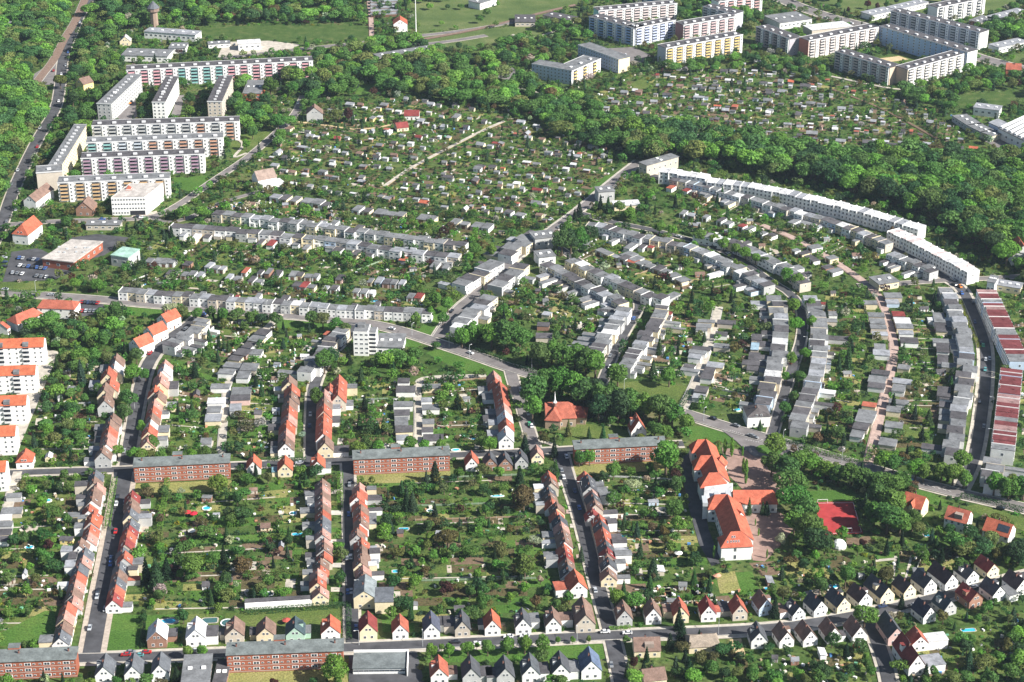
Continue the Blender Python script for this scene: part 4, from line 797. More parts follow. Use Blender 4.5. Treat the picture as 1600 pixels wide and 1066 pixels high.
for a_ in (('upper alley left of the crossing', [(230, 405), (290, 410), (400, 424), (500, 430), (637, 442)], 34, 8), ('lower alley left of the crossing', [(262, 424), (400, 436), (530, 450), (612, 458), (662, 463)], 34, 8), ('hedge line above the upper long terrace', [(425, 306), (512, 318), (615, 333), (685, 342), (790, 358)], 22, 9),
  ('gardens above the curved terraces', [(1065, 331), (1110, 339), (1165, 353), (1210, 369)], 13, 8), ('pink alley upper side', [(1250, 371), (1282, 391), (1318, 412)], 7, 8), ('pink alley bend', [(1243, 388), (1267, 399), (1295, 417), (1322, 430)], 8, 8),
  ('garage alley left side', [(1103, 500), (1098, 530), (1088, 558), (1074, 583)], 12, 9), ('garage alley right side', [(1133, 500), (1128, 540), (1117, 570), (1100, 612), (1090, 636)], 14, 9), ('pink alley left side', [(1358, 462), (1368, 495), (1377, 530), (1379, 562), (1370, 595), (1360, 630), (1352, 655), (1340, 685)], 22, 8.5),
  ('pink alley right side', [(1392, 458), (1405, 488), (1416, 520), (1423, 552), (1410, 592), (1401, 628), (1396, 665), (1386, 697)], 22, 9), ('yards behind the straight street terrace', [(1464, 490), (1474, 540), (1474, 600), (1466, 660)], 10, 6, 2.9, 0, .6), ('left concrete alley, left side', [(418, 516), (378, 552), (350, 582), (338, 625), (333, 660), (328, 697)], 16, 9),
  ('left concrete alley, right side', [(404, 545), (380, 590), (372, 617), (370, 658), (366, 700)], 12, 9), ('middle concrete alley, left side', [(634, 592), (631, 620), (629, 650), (632, 692)], 8, 9), ('middle concrete alley, right side', [(671, 600), (674, 643), (674, 690)], 8, 9), ('fence of the western alley', [(24, 770), (12, 810), (0, 850)], 7, 9),
  ('lane between the inner curved terraces', [(905, 374), (950, 395), (1000, 410), (1050, 425)], 12, 7), ('gardens beside the shaded terrace', [(868, 480), (850, 500), (848, 530)], 6, 8), ('yards below the second curved terrace', [(975, 396), (1010, 410), (1040, 420), (1075, 440)], 7, 8), ('yards left of the tree lined street', [(1180, 470), (1186, 520), (1178, 580)], 8, 7, 2.9, 0, .6),
  ('allotment edge near the crossing', [(790, 330), (830, 338), (870, 345)], 5, 6)): shed_row(*a_)
# ---------------------------------------------------------------- gabled terraces, ridge along the street
def gable_row(rown, px, n, W, e, r, rcs, wcs, side, step=.9, ext=.6):
    px = sorted(px, key=lambda p: -p[1]); g = smooth(GP(px, r), 1); pts = resample(g, n); z = 0; off = 0
    for i in range(n):
        (x0, y0), (x1, y1) = pts[i], pts[i+1]; L = hypot(x1-x0, y1-y0); yaw = atan2(y1-y0, x1-x0)
        if i and random.random() < .5: z = random.choice((1.5, .9, -.2)) if z < .5 else random.choice((0, -.3)); off = random.choice((-1.6, 0, 1.1, -.8))
        x0 -= sin(yaw)*off; y0 += cos(yaw)*off; wcol = pick(wcs); rcol = pick(rcs)
        t = gable_house('gabled_terrace_house', x0, y0, yaw, L, W, e+z, r+z, wcol, rcol, wins=('g' if i == 0 else '')+'sk')
        if z and i:
            window(t, 0, W*.1, e+z+(r-e)*.3, 3, .8, .8)
        tag(t, '%s gabled terraced house, %s roof, %s from the near end of the %s' % (CN[wcol], CN[rcol], ordn(i+1), rown), 'terraced house', 'gabled terraced houses')
        s = side
        if random.random() < ext:
            ew = L*random.uniform(.5, .9); el = random.uniform(3.5, 8)
            x_ = link('rear_extension', cached('ex', exm), t, (random.uniform(0, L-ew), W/2*s, 0), 0, (ew/4, el/5*s, random.choice((1, 1, 1.7))), jit(pick([(WHITE, 4), (CREAM, 2), (GREY, 2), (BEIGE, 1)]))); link('extension_roof', cached('exr', exr), x_, col=jit(pick(RC+[(RED, .6), (MAROON, .5)])))
            mark_rect(x0, y0, yaw, 0, W/2 if s > 0 else -W/2-el, L, W/2+el if s > 0 else -W/2)
        if i == 0 or (i == n-1): pass
GW = [(WHITE, 6), (CREAM, 2), (BEIGE, 2), (GREY, 1)]
RR = [(RED, 5), (ORANGE, 2), (PINKR, 4), (BROWN, 2)]; RG = [(BROWN, 5), (DGREY, 3), (RED, 2), (PINKR, 1)]; RM = [(RED, 3), (MAROON, 2), (BROWN, 3), (DGREY, 2), (PINKR, 2)]
for a_ in (('upper western gabled row', [(178, 552), (171, 590), (163, 626)], 6, 8, 5, 9.5, [(BROWN, 3), (RED, 2), (PINKR, 2), (WHITER, 2)], GW, 1), ('second western gabled row', [(172, 645), (166, 680), (159, 707)], 6, 8, 5, 9.3, [(RED, 4), (PINKR, 3), (BROWN, 2)], GW, 1),
  ('gabled row right of the western upper street', [(256, 561), (246, 600), (237, 650), (230, 690)], 12, 7.5, 4.6, 8.6, RR+[(WHITER, 1)], GW, -1), ('red gabled row left of the dark street', [(452, 588), (449, 640), (446, 693)], 9, 8, 4.6, 8.8, RR, GW, 1),
  ('short red gabled row at the dark street top', [(530, 585), (528, 617)], 3, 8, 5.2, 10, [(RED, 1)], [(BEIGE, 1)], -1), ('red gabled row right of the dark street', [(511, 599), (509, 650), (508, 692)], 8, 7.8, 4.8, 9.2, RR, GW, -1), ('gabled row left of the chapel', [(774, 578), (781, 615), (787, 650), (791, 680)], 9, 7.6, 4.2, 8.2, [(RED, 4), (PINKR, 3), (WHITER, 1)], GW, 1),
  ('long gabled row on the lower left street, left side', [(153, 733), (147, 770), (139, 812), (126, 862), (112, 920), (102, 960), (93, 997)], 22, 7.2, 3.5, 7.1, [(RED, 3), (PINKR, 4), (ORANGE, 1), (BROWN, 5), (SLATE, 1)], GW, 1), ('gabled row on the lower left street, right side', [(210, 766), (205, 800), (197, 832), (190, 868), (184, 900), (176, 938)], 15, 7, 3.3, 7.0, [(RED, 3), (BROWN, 4), (SLATE, 2), (MAROON, 1)], GW, -1),
  ('gabled row on the dark middle street, left side', [(501, 752), (502, 800), (501, 850), (500, 926)], 17, 7.2, 3.6, 6.9, [(ORANGE, 2), (RED, 4), (PINKR, 3), (SLATE, 2), (BROWN, 4)], GW, 1), ('gabled row on the dark middle street, right side', [(562, 753), (561, 800), (562, 850), (566, 914)], 16, 7, 3.5, 6.9, [(RED, 3), (BROWN, 3), (SLATE, 2), (PINKR, 1)], GW, -1),
  ('gabled row left of the lower right street', [(854, 738), (863, 770), (869, 797), (876, 828), (882, 855), (889, 893)], 15, 7, 3.6, 7.1, RM, GW, 1), ('gabled row right of the lower right street', [(913, 736), (921, 768), (929, 795), (936, 823), (942, 850), (952, 897)], 16, 7.2, 3.6, 7.2, RM, GW, -1)): gable_row(*a_)
# ---------------------------------------------------------------- single gabled houses
def single(px, py, yaw_deg, L, W, e, r, wc, rc, words, h0=0, h1=0, annex=None, name='gabled_house'):
    if py > 700 and L < 16: r = e*.9+(r-e)*.72; e *= .9
    x, y = G(px, py); yaw = R(90+yaw_deg)
    t = gable_house(name, x, y, yaw, L, W, e, r, wc, rc, h0, h1, wins='gsb'); tag(t, words, 'house', 'detached gabled houses')
    if random.random() < .4 and W < 9:
        dx_ = L*random.uniform(.3, .55); sd_ = random.choice((-1, 1)); mb = MB(); y0, y1 = sorted((sd_*W*.42, sd_*W*.06)); zt = e+(r-e)*.72
        mb.box(dx_, y0, e+.1, dx_+2.4, y1, zt); dm = link('dormer', mb.mesh('dormer', 'wall'), t, col=jit(wc)); mb = MB(); mb.box(dx_-.15, y0-.2, zt, dx_+2.55, y1+.2, zt+.15, 0, True); link('dormer_roof', mb.mesh('dormer_roof', 'felt'), dm, col=jit(rc))
    if annex:
        s, aw, al, ah, ac, off = annex
        mb = MB(); y0, y1 = ((-W/2-aw, -W/2) if s > 0 else (W/2, W/2+aw)); mb.box(off, y0, 0, off+al, y1, ah); a_ = link('annex', mb.mesh('annex', 'wall'), t, col=jit(wc)); mb = MB(); mb.box(off-.2, y0-.2, ah, off+al+.2, y1+.2, ah+.22, 0, True); link('annex_roof', mb.mesh('annex_roof', 'felt'), a_, col=jit(ac)); mark_rect(x, y, yaw, off, y0, off+al, y1)
    return t
S = [(246, 1013, 5, 10, 8.2, 4.8, 10.6, BROWNW, WHITER, 'brown fronted house with bright white roof by the kidney shaped pool', 0, 0, (1, 4, 6, 3, FELTD, 4)), (307, 1011, 5, 10.5, 8.4, 5, 11, WHITE, WHITER, 'white house with white roof and grey roofed annex by the framed pool', 0, 0, (1, 5, 8, 4.5, FELTD, 1)),
 (367, 1006, 5, 9.5, 8, 4.6, 10, BEIGE, BROWN, 'beige house with brown roof beside the round pond', 0, 0, (-1, 2.5, 5, 2.8, FELTD, 3)), (416, 1006, 5, 9, 8, 4.6, 10, CREAM, BROWN, 'cream house with brown roof next to the green fronted house', 0, 0, (-1, 3, 6, 2.8, FELTD, 3)),
 (462, 1005, 5, 9, 8, 4.6, 10, GREENW, (.06, .09, .1), 'pale green fronted house with dark bluish roof', 0, 0, (1, 2.5, 6, 2.8, FELT, 3)), (517, 1002, 5, 9, 8, 4.5, 9.8, WHITE, ORANGE, 'white house with orange roof at the dark street corner', 0, 0, None),
 (576, 1001, 5, 10, 7.5, 5, 11, CREAM, MAROON, 'cream house with dark red roof and striped awning', 0, 0, None), (626, 1000, 5, 8.5, 6.8, 4.5, 9.8, WHITE, RED, 'white house with red roof right of the dark red one', 0, 0, None), (675, 999, 5, 10, 7, 4.6, 10.4, WHITE, (.1, .11, .15), 'white house with bluish dark roof and red brick back wall', 0, 0, (1, 3, 7, 3.6, FELTD, 5)),
 (723, 996, 5, 9.5, 6.6, 4.4, 10.4, BEIGE, DGREY, 'beige house with charcoal roof and flat black annex', 0, 0, (-1, 4.5, 8, 4, FELTD, 3)), (770, 994, 5, 9, 6.8, 4.5, 10.2, WHITE, ORANGE, 'white house with steep orange roof facing the clipped trees', 0, 0, (-1, 2.5, 5, 2.7, FELTD, 5)), (818, 992, 5, 9, 6.8, 4.4, 10.4, WHITE, DGREY, 'white house with dark roof and bluish annex', 0, 0, (1, 4, 7, 3.6, FELT, 4)),
 (865, 990, 5, 9, 6.8, 4.4, 10.4, WHITE, BROWN, 'white house with brown roof and brown roofed wing', 0, 0, (1, 5.5, 6, 4, BROWN, 4)), (915, 990, 5, 15, 8.4, 5.2, 12, BEIGE, BROWN, 'big beige corner house with shadow patterned gable', 0, 0, None), (976, 979, 5, 8.5, 6.8, 4.4, 10.6, GREY, BROWN, 'grey gabled house with brown roof, first past the side street', 0, 0, None),
 (1021, 976, 5, 8.5, 6.8, 4.4, 10.6, WHITE, BROWN, 'white gabled house with dark brown roof and grey shed behind', 0, 0, None), (1064, 974, 5, 8.5, 6.8, 4.4, 10.6, CREAM, RED, 'cream gabled house with red roof in the middle of its row', 0, 0, (-1, 3.5, 6, 3.6, BROWN, 4)), (1107, 972, 5, 8.5, 6.6, 4.4, 10.6, WHITE, MAROON, 'white gabled house with crimson roof and orange porch', 0, 0, (1, 2.5, 5, 3, RED, 3)),
 (1156, 970, 8, 8.5, 6.6, 4.4, 10.4, BEIGE, RED, 'beige gabled house with spruce before its front', 0, 0, (-1, 4, 8, 2.7, FELTD, 4)), (1197, 962, 15, 9, 6.8, 4.4, 10.4, LBLUE, BROWN, 'bluish gabled house with brown roof near the street bend', 0, 0, None), (1248, 970, 22, 8, 6.4, 3.8, 9.2, WHITE, DGREY, 'small white house with black roof under a fir', 0, 0, (-1, 4, 7, 3.2, BROWN, 4)),
 (1282, 963, 24, 9, 7, 4.2, 10, WHITE, DGREY, 'white house with black roof, second on the rising street', 0, 0, None), (1318, 958, 25, 10, 7, 4.4, 10.2, CREAM, DGREY, 'cream house with black roof and blue shed behind', 0, 0, None), (1352, 950, 26, 9.5, 7.2, 4.4, 10, WHITE, (.1, .07, .07), 'white house with near black maroon roof', 0, 0, None), (1386, 944, 26, 13, 7.6, 4.8, 11, CREAM, DGREY, 'larger cream house with long black roof', 0, 0, None),
 (1421, 935, 26, 9, 6.8, 4.2, 9.6, CREAM, (.09, .075, .075), 'cream house with black roof and grey garage behind it', 0, 0, None), (1453, 928, 26, 10, 7, 4.4, 10, WHITE, DGREY, 'white house with black roof and low terrace door', 0, 0, None), (1486, 922, 26, 13, 7.2, 4.6, 10.4, WHITE, (.09, .06, .06), 'white house with long maroon black roof beside the grey shed', 0, 0, None), (1519, 914, 26, 9.5, 7, 4.4, 9.6, WHITE, DGREY, 'white house with black roof, last but one on the rising street', 0, 0, None),
 (1551, 903, 26, 9.5, 6.8, 4.2, 9.2, CREAM, MAROON, 'cream house with dark red roof at the row end', 0, 0, None),
 (1186, 1014, 4, 9, 7, 4.4, 10.6, WHITE, DGREY, 'white house with dark roof and grey porch next to the sandy plot', 0, 0, None), (1229, 1012, 14, 9, 6.6, 4, 10, WHITE, BROWN, 'brown roofed house opposite the fir, upper left of four', 0, 0, None), (1266, 1010, 16, 9.5, 6.6, 4, 10, WHITE, BROWN, 'brown roofed house with bright ridge, second of four', 0, 0, None), (1303, 1005, 16, 9, 6.6, 4, 10, WHITE, BROWN, 'brown roofed house with black porch roof, third of four', 0, 0, (1, 2, 4, 3, FELTD, 0)),
 (1343, 1004, 16, 9.5, 6.8, 4, 10.4, WHITE, BROWN, 'brown roofed house with red parasol behind, last before the side street', 0, 0, None), (1400, 1008, 12, 14, 7.6, 4.6, 11, PINKW, DGREY, 'pink gabled house with charcoal roof at the side street corner', 0, 0, None), (1452, 973, 26, 9, 6.8, 4.2, 10, WHITE, (.05, .055, .08), 'white house with blue black roof below the rising street', 0, 0, None),
 (1484, 962, 26, 9, 6.8, 4, 9.8, GREY, (.07, .1, .11), 'grey house with dark teal roof and white bay', 0, 0, None), (1524, 950, 26, 10, 7.4, 4.6, 10, BROWNW, MAROON, 'brick fronted house with dark red roof and roof window', 0, 0, None), (1560, 940, 26, 9.5, 7, 4.4, 10, WHITE, DGREY, 'white house with charcoal roof and long grey extension', 0, 0, (1, 5, 8, 3.4, FELT, -3)), (1597, 930, 26, 10, 7.4, 4.6, 10.4, WHITE, (.1, .07, .07), 'white house with black roof at the picture edge', 0, 0, None),
 (1432, 1056, 12, 18, 7.5, 4.8, 10.4, WHITE, MAROON, 'white house with very long maroon roof on the side street', 0, 0, (1, 9, 8, 4, FELTL, 0)), (1437, 1018, 10, 8, 7, 4.6, 9.5, WHITE, RED, 'white annexed house with bright red roof behind the maroon one', 0, 0, (1, 9, 6, 4.5, WHITER, 0)),
 (164, 1068, 5, 10, 7.5, 4.4, 10.4, WHITE, SLATE, 'white house with slate roof, first left in the bottom trio', 0, 0, None), (209, 1067, 5, 10, 7.2, 4.4, 10.4, WHITE, SLATE, 'white house with slate roof, middle of the bottom trio', 0, 0, None), (251, 1065, 5, 10, 7.2, 4.4, 10.4, WHITE, SLATE, 'white house with slate roof, right in the bottom trio', 0, 0, None),
 (687, 1070, 5, 10, 7.2, 4.6, 10.2, WHITE, RED, 'red roofed house at the left of the bottom dark roofed row', 0, 0, (1, 4, 6, 2.8, BROWN, 3)), (737, 1072, 5, 10, 7.4, 4.8, 11, GREY, DGREY, 'dark roofed house just right of the bottom red one', 0, 0, (1, 5, 7, 4, FELTD, 1)), (790, 1072, 5, 10, 7.4, 4.8, 11, GREY, DGREY, 'dark roofed house, third from the bottom red one', 0, 0, (-1, 4, 7, 4, FELTD, 1)),
 (830, 1068, 5, 10, 7.4, 4.8, 11, WHITE, (.09, .1, .11), 'dark roofed white gabled house below the end of the clipped trees', 0, 0, (1, 4, 8, 4, FELTD, 1)), (877, 1065, 5, 10, 7.4, 4.8, 11, WHITE, DGREY, 'dark roofed house with white gable next to the bluish one', 0, 0, (1, 4, 8, 4, FELT, 1)), (924, 1062, 5, 11, 8.4, 5, 11.6, WHITE, (.12, .16, .24), 'blue grey roofed house at the end of the green', 0, 0, None),
 (397, 742, 5, 8, 7, 4, 9.5, WHITE, ORANGE, 'white house with orange roof just right of the leftmost upper brick block', 0, 0, None), (446, 746, 5, 9, 7.2, 4.2, 9.8, CREAM, ORANGE, 'yellow fronted house with orange roof below the dark street', 0, 0, (-1, 3, 5, 2.6, (.2, .35, .4), 1)), (497, 742, 5, 9, 7, 4.2, 9.6, WHITE, ORANGE, 'white house with orange roof at the dark street crossing', 0, 0, (1, 3, 6, 3, FELT, 1)),
 (738, 737, 5, 8, 6.6, 4, 10, WHITE, RED, 'white house with red roof right of the middle brick block', 0, 0, None), (767, 736, 5, 8, 7, 3.6, 9.4, BROWNW, DGREY, 'dark timber house with charcoal roof, first beside the red roofed one', 0, 0, None), (790, 736, 5, 8, 7, 3.6, 9.4, BROWNW, DGREY, 'dark timber house with charcoal roof, second beside the red roofed one', 0, 0, None), (815, 733, 5, 8, 6.6, 3.6, 9.4, GREY, DGREY, 'dark roofed house between spruces above the gardens', 0, 0, None),
 (840, 726, 5, 8, 6.2, 3.8, 9, CREAM, PINKR, 'cream house with pinkish roof beside the big spruce', 0, 0, None), (39, 733, 5, 8.5, 8.2, 4.6, 9, WHITE, ORANGE, 'white house with hipped orange front roof in the west', 3.5, 0, None), (998, 685, 8, 9, 8, 3.8, 10.5, WHITE, RED, 'lone white house with steep red roof behind the brick block', 0, 0, None),
 (904, 935, 10, 11, 8, 5, 10.8, WHITE, ORANGE, 'white house with bright orange roof near the big beige corner house', 0, 0, (-1, 6, 7, 4, RED, 2)), (570, 952, 2, 14, 9.5, 6.5, 11.5, CREAM, (.24, .27, .28), 'yellow house with large grey roof behind the dark red one', 0, 0, (1, 8, 12, 6, SLATE, -4)),
 (211, 556, -38, 11, 9, 6.5, 10.5, WHITE, ORANGE, 'nearest of the three white houses with orange front slopes', 0, 0, None), (233, 536, -38, 11, 8.6, 6.2, 10, WHITE, ORANGE, 'middle of the three white houses with orange front slopes', 0, 0, None), (254, 516, -38, 11, 8.6, 6.2, 10, WHITE, ORANGE, 'farthest of the three white houses with orange front slopes', 0, 0, None),
 (33, 382, -14, 20, 11, 7, 12.5, WHITE, ORANGE, 'white house with steep hipped red roof on the main road', 4, 0, None), (48, 330, -14, 26, 9, 7, 11, WHITE, BROWN, 'row house with brown roof behind the hipped red roofed one', 0, 0, None), (132, 338, -5, 12, 11, 5, 10, BROWNW, BROWN, 'old brown roofed house left of the white office block', 0, 0, None),
 (399, 290, -60, 14, 11, 5.5, 10.5, WHITE, (.32, .24, .2), 'big white farmhouse with pinkish brown roof', 0, 0, (1, 8, 16, 4, WHITER, 0)), (492, 190, 5, 10, 12, 6, 11, GREY, BROWN, 'grey barn with brown roof beside the round tree', 0, 0, None), (1185, 668, 5, 12, 12, 6.5, 9.5, WHITE, (.1, .09, .09), 'white villa with dark hipped roof on the avenue', 4, 4, None),
 (626, 50, 5, 13, 12, 7, 11, WHITE, ORANGE, 'white two storey house with orange roof beside the mast', 0, 0, None), (1262, 1500, 5, 1, 1, 1, 2, WHITE, RED, '', 0, 0, None), (125, 140, -40, 10, 10, 5, 9, YEL, BROWN, 'yellow house among trees at the tram crossing', 0, 0, None), (196, 72, 5, 9, 9, 4, 8, CREAM, GREY, 'cream gabled cottage left of the white roofed hall', 0, 0, None), (35, 48, 80, 14, 10, 5, 8, (.4, .14, .1), FELT, 'red brick house hidden in the western wood', 0, 0, None),
 (1596, 416, 0, 16, 12, 7, 14, WHITE, ORANGE, 'white house with tall orange roof at the wood edge', 0, 0, None), (1594, 118, 80, 12, 9, 6, 10, (.45, .16, .1), RED, 'red house beside the road right of the courtyard blocks', 0, 0, None)]
for s in S:
    if s[9]: single(*s)
# villas with ridge along the street
def villa(px0, px1, W, e, r, wc, rc, words, h=(0, 0), extra=None, grp='villas with their ridge along the street'):
    a, c = G(*px0, r), G(*px1, r); yaw = atan2(c[1]-a[1], c[0]-a[0]); L = hypot(c[0]-a[0], c[1]-a[1])+h[0]+h[1]
    t = gable_house('villa', a[0]-h[0]*cos(yaw), a[1]-h[0]*sin(yaw), yaw, L, W, e, r, wc, rc, h[0], h[1], wins='sb'); tag(t, words, 'villa', grp)
    for xx in (L*.1, L*.36, L*.64, L*.9):
        if e > 4: window(t, xx, -W/2, e-1.2, 0)
    if extra == 'gable':
        mb = MB(); mb.box(L*.42, -W/2-1.6, 0, L*.62, -W/2+.4, e+1.2); q = link('bay', mb.mesh('bay', 'wall'), t, col=wc); ro = roofmesh(5, L*.2, e+1.2, e+3.2, 0, 0); o = link('bay_roof', ro, q, (L*.52, -W/2-1.7, 0), pi/2, col=rc)
    if extra == 'solar':
        s = math.atan((r-e)/(W/2)); mb = MB(); mb.box(-2.8, -1.7, 0, 2.8, 1.7, .1, 0, True); o = link('solar_panel', mb.mesh('solar_panel', 'glass'), t, (L*.72, -W*.25, (e+r)/2+.22)); o.rotation_euler = (s, 0, 0)
    if extra == 'dormer':
        mb = MB(); mb.box(L*.4, -W*.42, e, L*.75, -W*.1, r-1.2, 0, True); link('dormer', mb.mesh('dormer', 'wall'), t, col=(.3, .24, .2))
    return t
villa((1416, 768), (1447, 777), 9.5, 6, 10.5, CREAM, ORANGE, 'orange roofed villa with projecting gable bay, first of three', extra='gable'); villa((1482, 790), (1517, 799), 9.5, 6.2, 10.5, WHITE, RED, 'white villa with wide grey dormer, middle of three', extra='dormer'); villa((1543, 808), (1583, 820), 9.5, 5, 9.5, WHITE, ORANGE, 'white villa with solar panels on its orange roof', extra='solar')
villa((67, 468), (112, 470), 11, 6.5, 9.5, WHITE, RED, 'white hall house with orange hipped roof on the avenue', (2, 3)); villa((24, 492), (52, 481), 10, 5, 8.5, WHITE, RED, 'low house with red hipped roof in the west', (3, 3)); villa((0, 505), (4, 502), 9, 4, 7, WHITE, RED, 'red roof cut off by the west edge')
villa((990, 996), (1031, 995), 9, 3.6, 7.5, CREAM, BROWN, 'wide brown roofed bungalow with dormer facing the green', extra='dormer'); villa((1078, 993), (1115, 991), 9.5, 3.4, 6.2, CREAM, (.34, .28, .22), 'wide bungalow with flat tan hipped roof', (1, 2)); villa((1003, 1046), (1038, 1042), 9, 3.2, 6.2, CREAM, BROWN, 'brown roofed bungalow half hidden by spruces')
villa((632, 172), (655, 172), 10, 3.5, 6.5, WHITE, MAROON, 'red roofed allotment clubhouse'); villa((618, 192), (636, 190), 8, 3, 6, CREAM, MAROON, 'dark red roofed hut below the allotment clubhouse'); villa((1355, 1076), (1372, 1073), 8, 3, 6, WHITE, RED, 'red roof at the bottom edge under the side street'); villa((1140, 1075), (1165, 1073), 8, 3, 6, WHITE, RED, 'red roof at the bottom edge among spruces')
# ---------------------------------------------------------------- foliage
def tri_cloud(c, nrm, size, rng):
    n = len(c); up = rng.normal(size=(n, 3)); d = nrm+up*.55; d /= np.linalg.norm(d, axis=1)[:, None]
    a = np.cross(d, rng.normal(size=(n, 3))); a /= np.linalg.norm(a, axis=1)[:, None]; b_ = np.cross(d, a); s = size*rng.uniform(.6, 1.3, (n, 1))
    return np.stack([c+a*s, c-a*s*.5+b_*s*.87, c-a*s*.5-b_*s*.87], 1)
def broad(seed, n, size, rad=4.0, ch=3.6, cz=6.2, blobs=11):
    rng = np.random.default_rng(seed); k = blobs; th = rng.uniform(0, 2*pi, k); ph = np.arccos(rng.uniform(-.55, 1, k)); rr = rng.uniform(.45, .72, k)
    C0 = np.stack([rr*np.sin(ph)*np.cos(th)*rad, rr*np.sin(ph)*np.sin(th)*rad, rr*np.cos(ph)*ch], 1); br = rng.uniform(.3, .5, k)*rad
    C0 = np.vstack([C0, [[0, 0, 0]]]); br = np.append(br, rad*.62)
    w_ = br**2/np.sum(br**2); idx = rng.choice(k+1, n*2, p=w_); d = rng.normal(size=(n*2, 3)); d /= np.linalg.norm(d, axis=1)[:, None]
    p = C0[idx]+d*br[idx][:, None]*rng.uniform(.78, 1.1, (n*2, 1))*np.array([1, 1, ch/rad])
    dist = np.linalg.norm((p[:, None]-C0[None])/np.array([1, 1, ch/rad]), axis=2)/br[None]; keep = (dist.min(1) > .72); p, d = p[keep][:n], d[keep][:n]
    p[:, 2] += cz; return tri_cloud(p, d, size, rng)
def conif(seed, n, size, h=10.0, rad=2.6):
    rng = np.random.default_rng(seed); u = 1-np.sqrt(rng.uniform(0, 1, n)); th = rng.uniform(0, 2*pi, n); lay = .82+.18*np.cos(u*2*pi*9); lob = .86+.14*np.cos(th*7+u*9)
    r = (1-u)**.85*rad*lay*lob*rng.uniform(.75, 1.05, n)+.05; p = np.stack([r*np.cos(th), r*np.sin(th), .6+u*(h-.6)], 1); d = np.stack([np.cos(th), np.sin(th), np.full(n, .5)], 1); return tri_cloud(p, d, size, rng)
def column(seed, n, size, h=10.0, rad=1.2):
    rng = np.random.default_rng(seed); u = rng.uniform(0, 1, n); th = rng.uniform(0, 2*pi, n); r = rad*np.sin(np.clip(u*.93+.07, 0, 1)*pi)**.5*rng.uniform(.6, 1.1, n)*(.85+.2*np.cos(th*3+u*14))
    p = np.stack([r*np.cos(th), r*np.sin(th), 1+u*(h-1)], 1); d = np.stack([np.cos(th), np.sin(th), .3+0*u], 1); return tri_cloud(p, d, size, rng)
def bush(seed, n, size):
    rng = np.random.default_rng(seed); d = rng.normal(size=(n, 3)); d[:, 2] = np.abs(d[:, 2]); d /= np.linalg.norm(d, axis=1)[:, None]; lob = 1+.25*np.cos(np.arctan2(d[:, 1], d[:, 0])*3+seed)
    p = d*rng.uniform(.75, 1.05, (n, 1))*lob[:, None]; p[:, 2] *= .95; return tri_cloud(p, d, size, rng)
def tri_mesh(name, T, m):
    n = len(T); me = D.meshes.new(name); me.vertices.add(n*3); me.vertices.foreach_set('co', T.reshape(-1).astype(np.float32)); me.loops.add(n*3); me.loops.foreach_set('vertex_index', np.arange(n*3, dtype=np.int32))
    me.polygons.add(n); me.polygons.foreach_set('loop_start', np.arange(0, n*3, 3, dtype=np.int32)); me.materials.append(M[m]); me.update(calc_edges=True); return me
def trunk_mesh(h, r, m='bark', limbs=4, top=6):
    b = MB(); b.cyl(0, 0, 0, h, r, r*.7, 7, 0, False); rng = random.Random(h*10)
    for k in range(limbs):
        a = k*2*pi/limbs+rng.random(); b.cyl(0, 0, h-.3, top, r*.55, r*.15, 5, 0, False, 1.7*cos(a), 1.7*sin(a))
    return b.mesh('trunk', m)
CR = {'deciduous': [tri_mesh('crown', broad(s, 1500, .42, *a), 'leaf') for s, a in ((1, (4, 3.6, 6.2, 12)), (2, (4.4, 3.2, 6.4, 14)), (3, (3.6, 4.2, 6.0, 11)), (4, (4.2, 3.5, 6.2, 9)), (5, (3.9, 3.7, 6.2, 16)))],
      'conifer': [tri_mesh('crown', conif(s, 1300, .34, 10, r), 'leaf') for s, r in ((11, 2.5), (12, 3.0), (13, 2.1))],
      'fruit': [tri_mesh('crown', broad(s, 620, .3, r, c, 3.0, k), 'leaf') for s, r, c, k in ((21, 2.3, 1.9, 7), (22, 2.0, 2.0, 6), (23, 2.6, 1.7, 9), (24, 2.1, 1.8, 5))],
      'poplar': [tri_mesh('crown', column(s, 900, .36), 'leaf') for s in (31, 32)], 'shrub': [tri_mesh('shrub', bush(s, 150, .2), 'leaf') for s in (41, 42, 43, 44)]}
TK = {'deciduous': trunk_mesh(3.4, .38), 'conifer': trunk_mesh(2, .25, limbs=0), 'fruit': trunk_mesh(1.5, .16, limbs=3, top=2.6), 'poplar': trunk_mesh(2.2, .2, limbs=0), 'birch': trunk_mesh(3.4, .2, 'birchbark', 3)}
TONES = {'bright green': (.13, .26, .048), 'mid green': (.085, .18, .045), 'dark green': (.046, .108, .04), 'olive green': (.13, .165, .055), 'bluish green': (.045, .085, .05), 'copper red': (.075, .032, .03),
         'pale blossoming': (.36, .37, .28), 'brownish green': (.12, .1, .045), 'yellow green': (.2, .24, .03), 'blackish green': (.018, .042, .02)}
KN = {'deciduous': ('deciduous_tree', 'leafy tree', 'tree', 'broadleaved trees'), 'conifer': ('conifer_tree', 'conifer', 'conifer', 'conifers in the gardens'), 'fruit': ('fruit_tree', 'small garden tree', 'fruit tree', 'small garden trees'), 'poplar': ('poplar_tree', 'slim poplar', 'poplar', 'slim columnar trees')}
BASEH = {'deciduous': 10, 'conifer': 10, 'fruit': 4.9, 'poplar': 10}
def tree(kind, x, y, h, tone, wide=1, tk=None):
    nm, ph, cat, grp = KN[kind]; s = h/BASEH[kind]; t = empty(nm, x, y, random.uniform(0, 6.28), 0, (s*wide, s*wide, s)); size = ('tall' if h > 12 else 'low' if h < 8 else 'medium') if kind != 'fruit' else ('bushy' if h > 5 else 'tiny')
    link('trunk', TK[tk or kind], t); c = tuple(v*random.uniform(.85, 1.18) for v in TONES[tone]); link('crown', random.choice(CR[kind]), t, col=c); later(t, '%s %s %s' % (size, tone, ph), cat, grp, x, y)
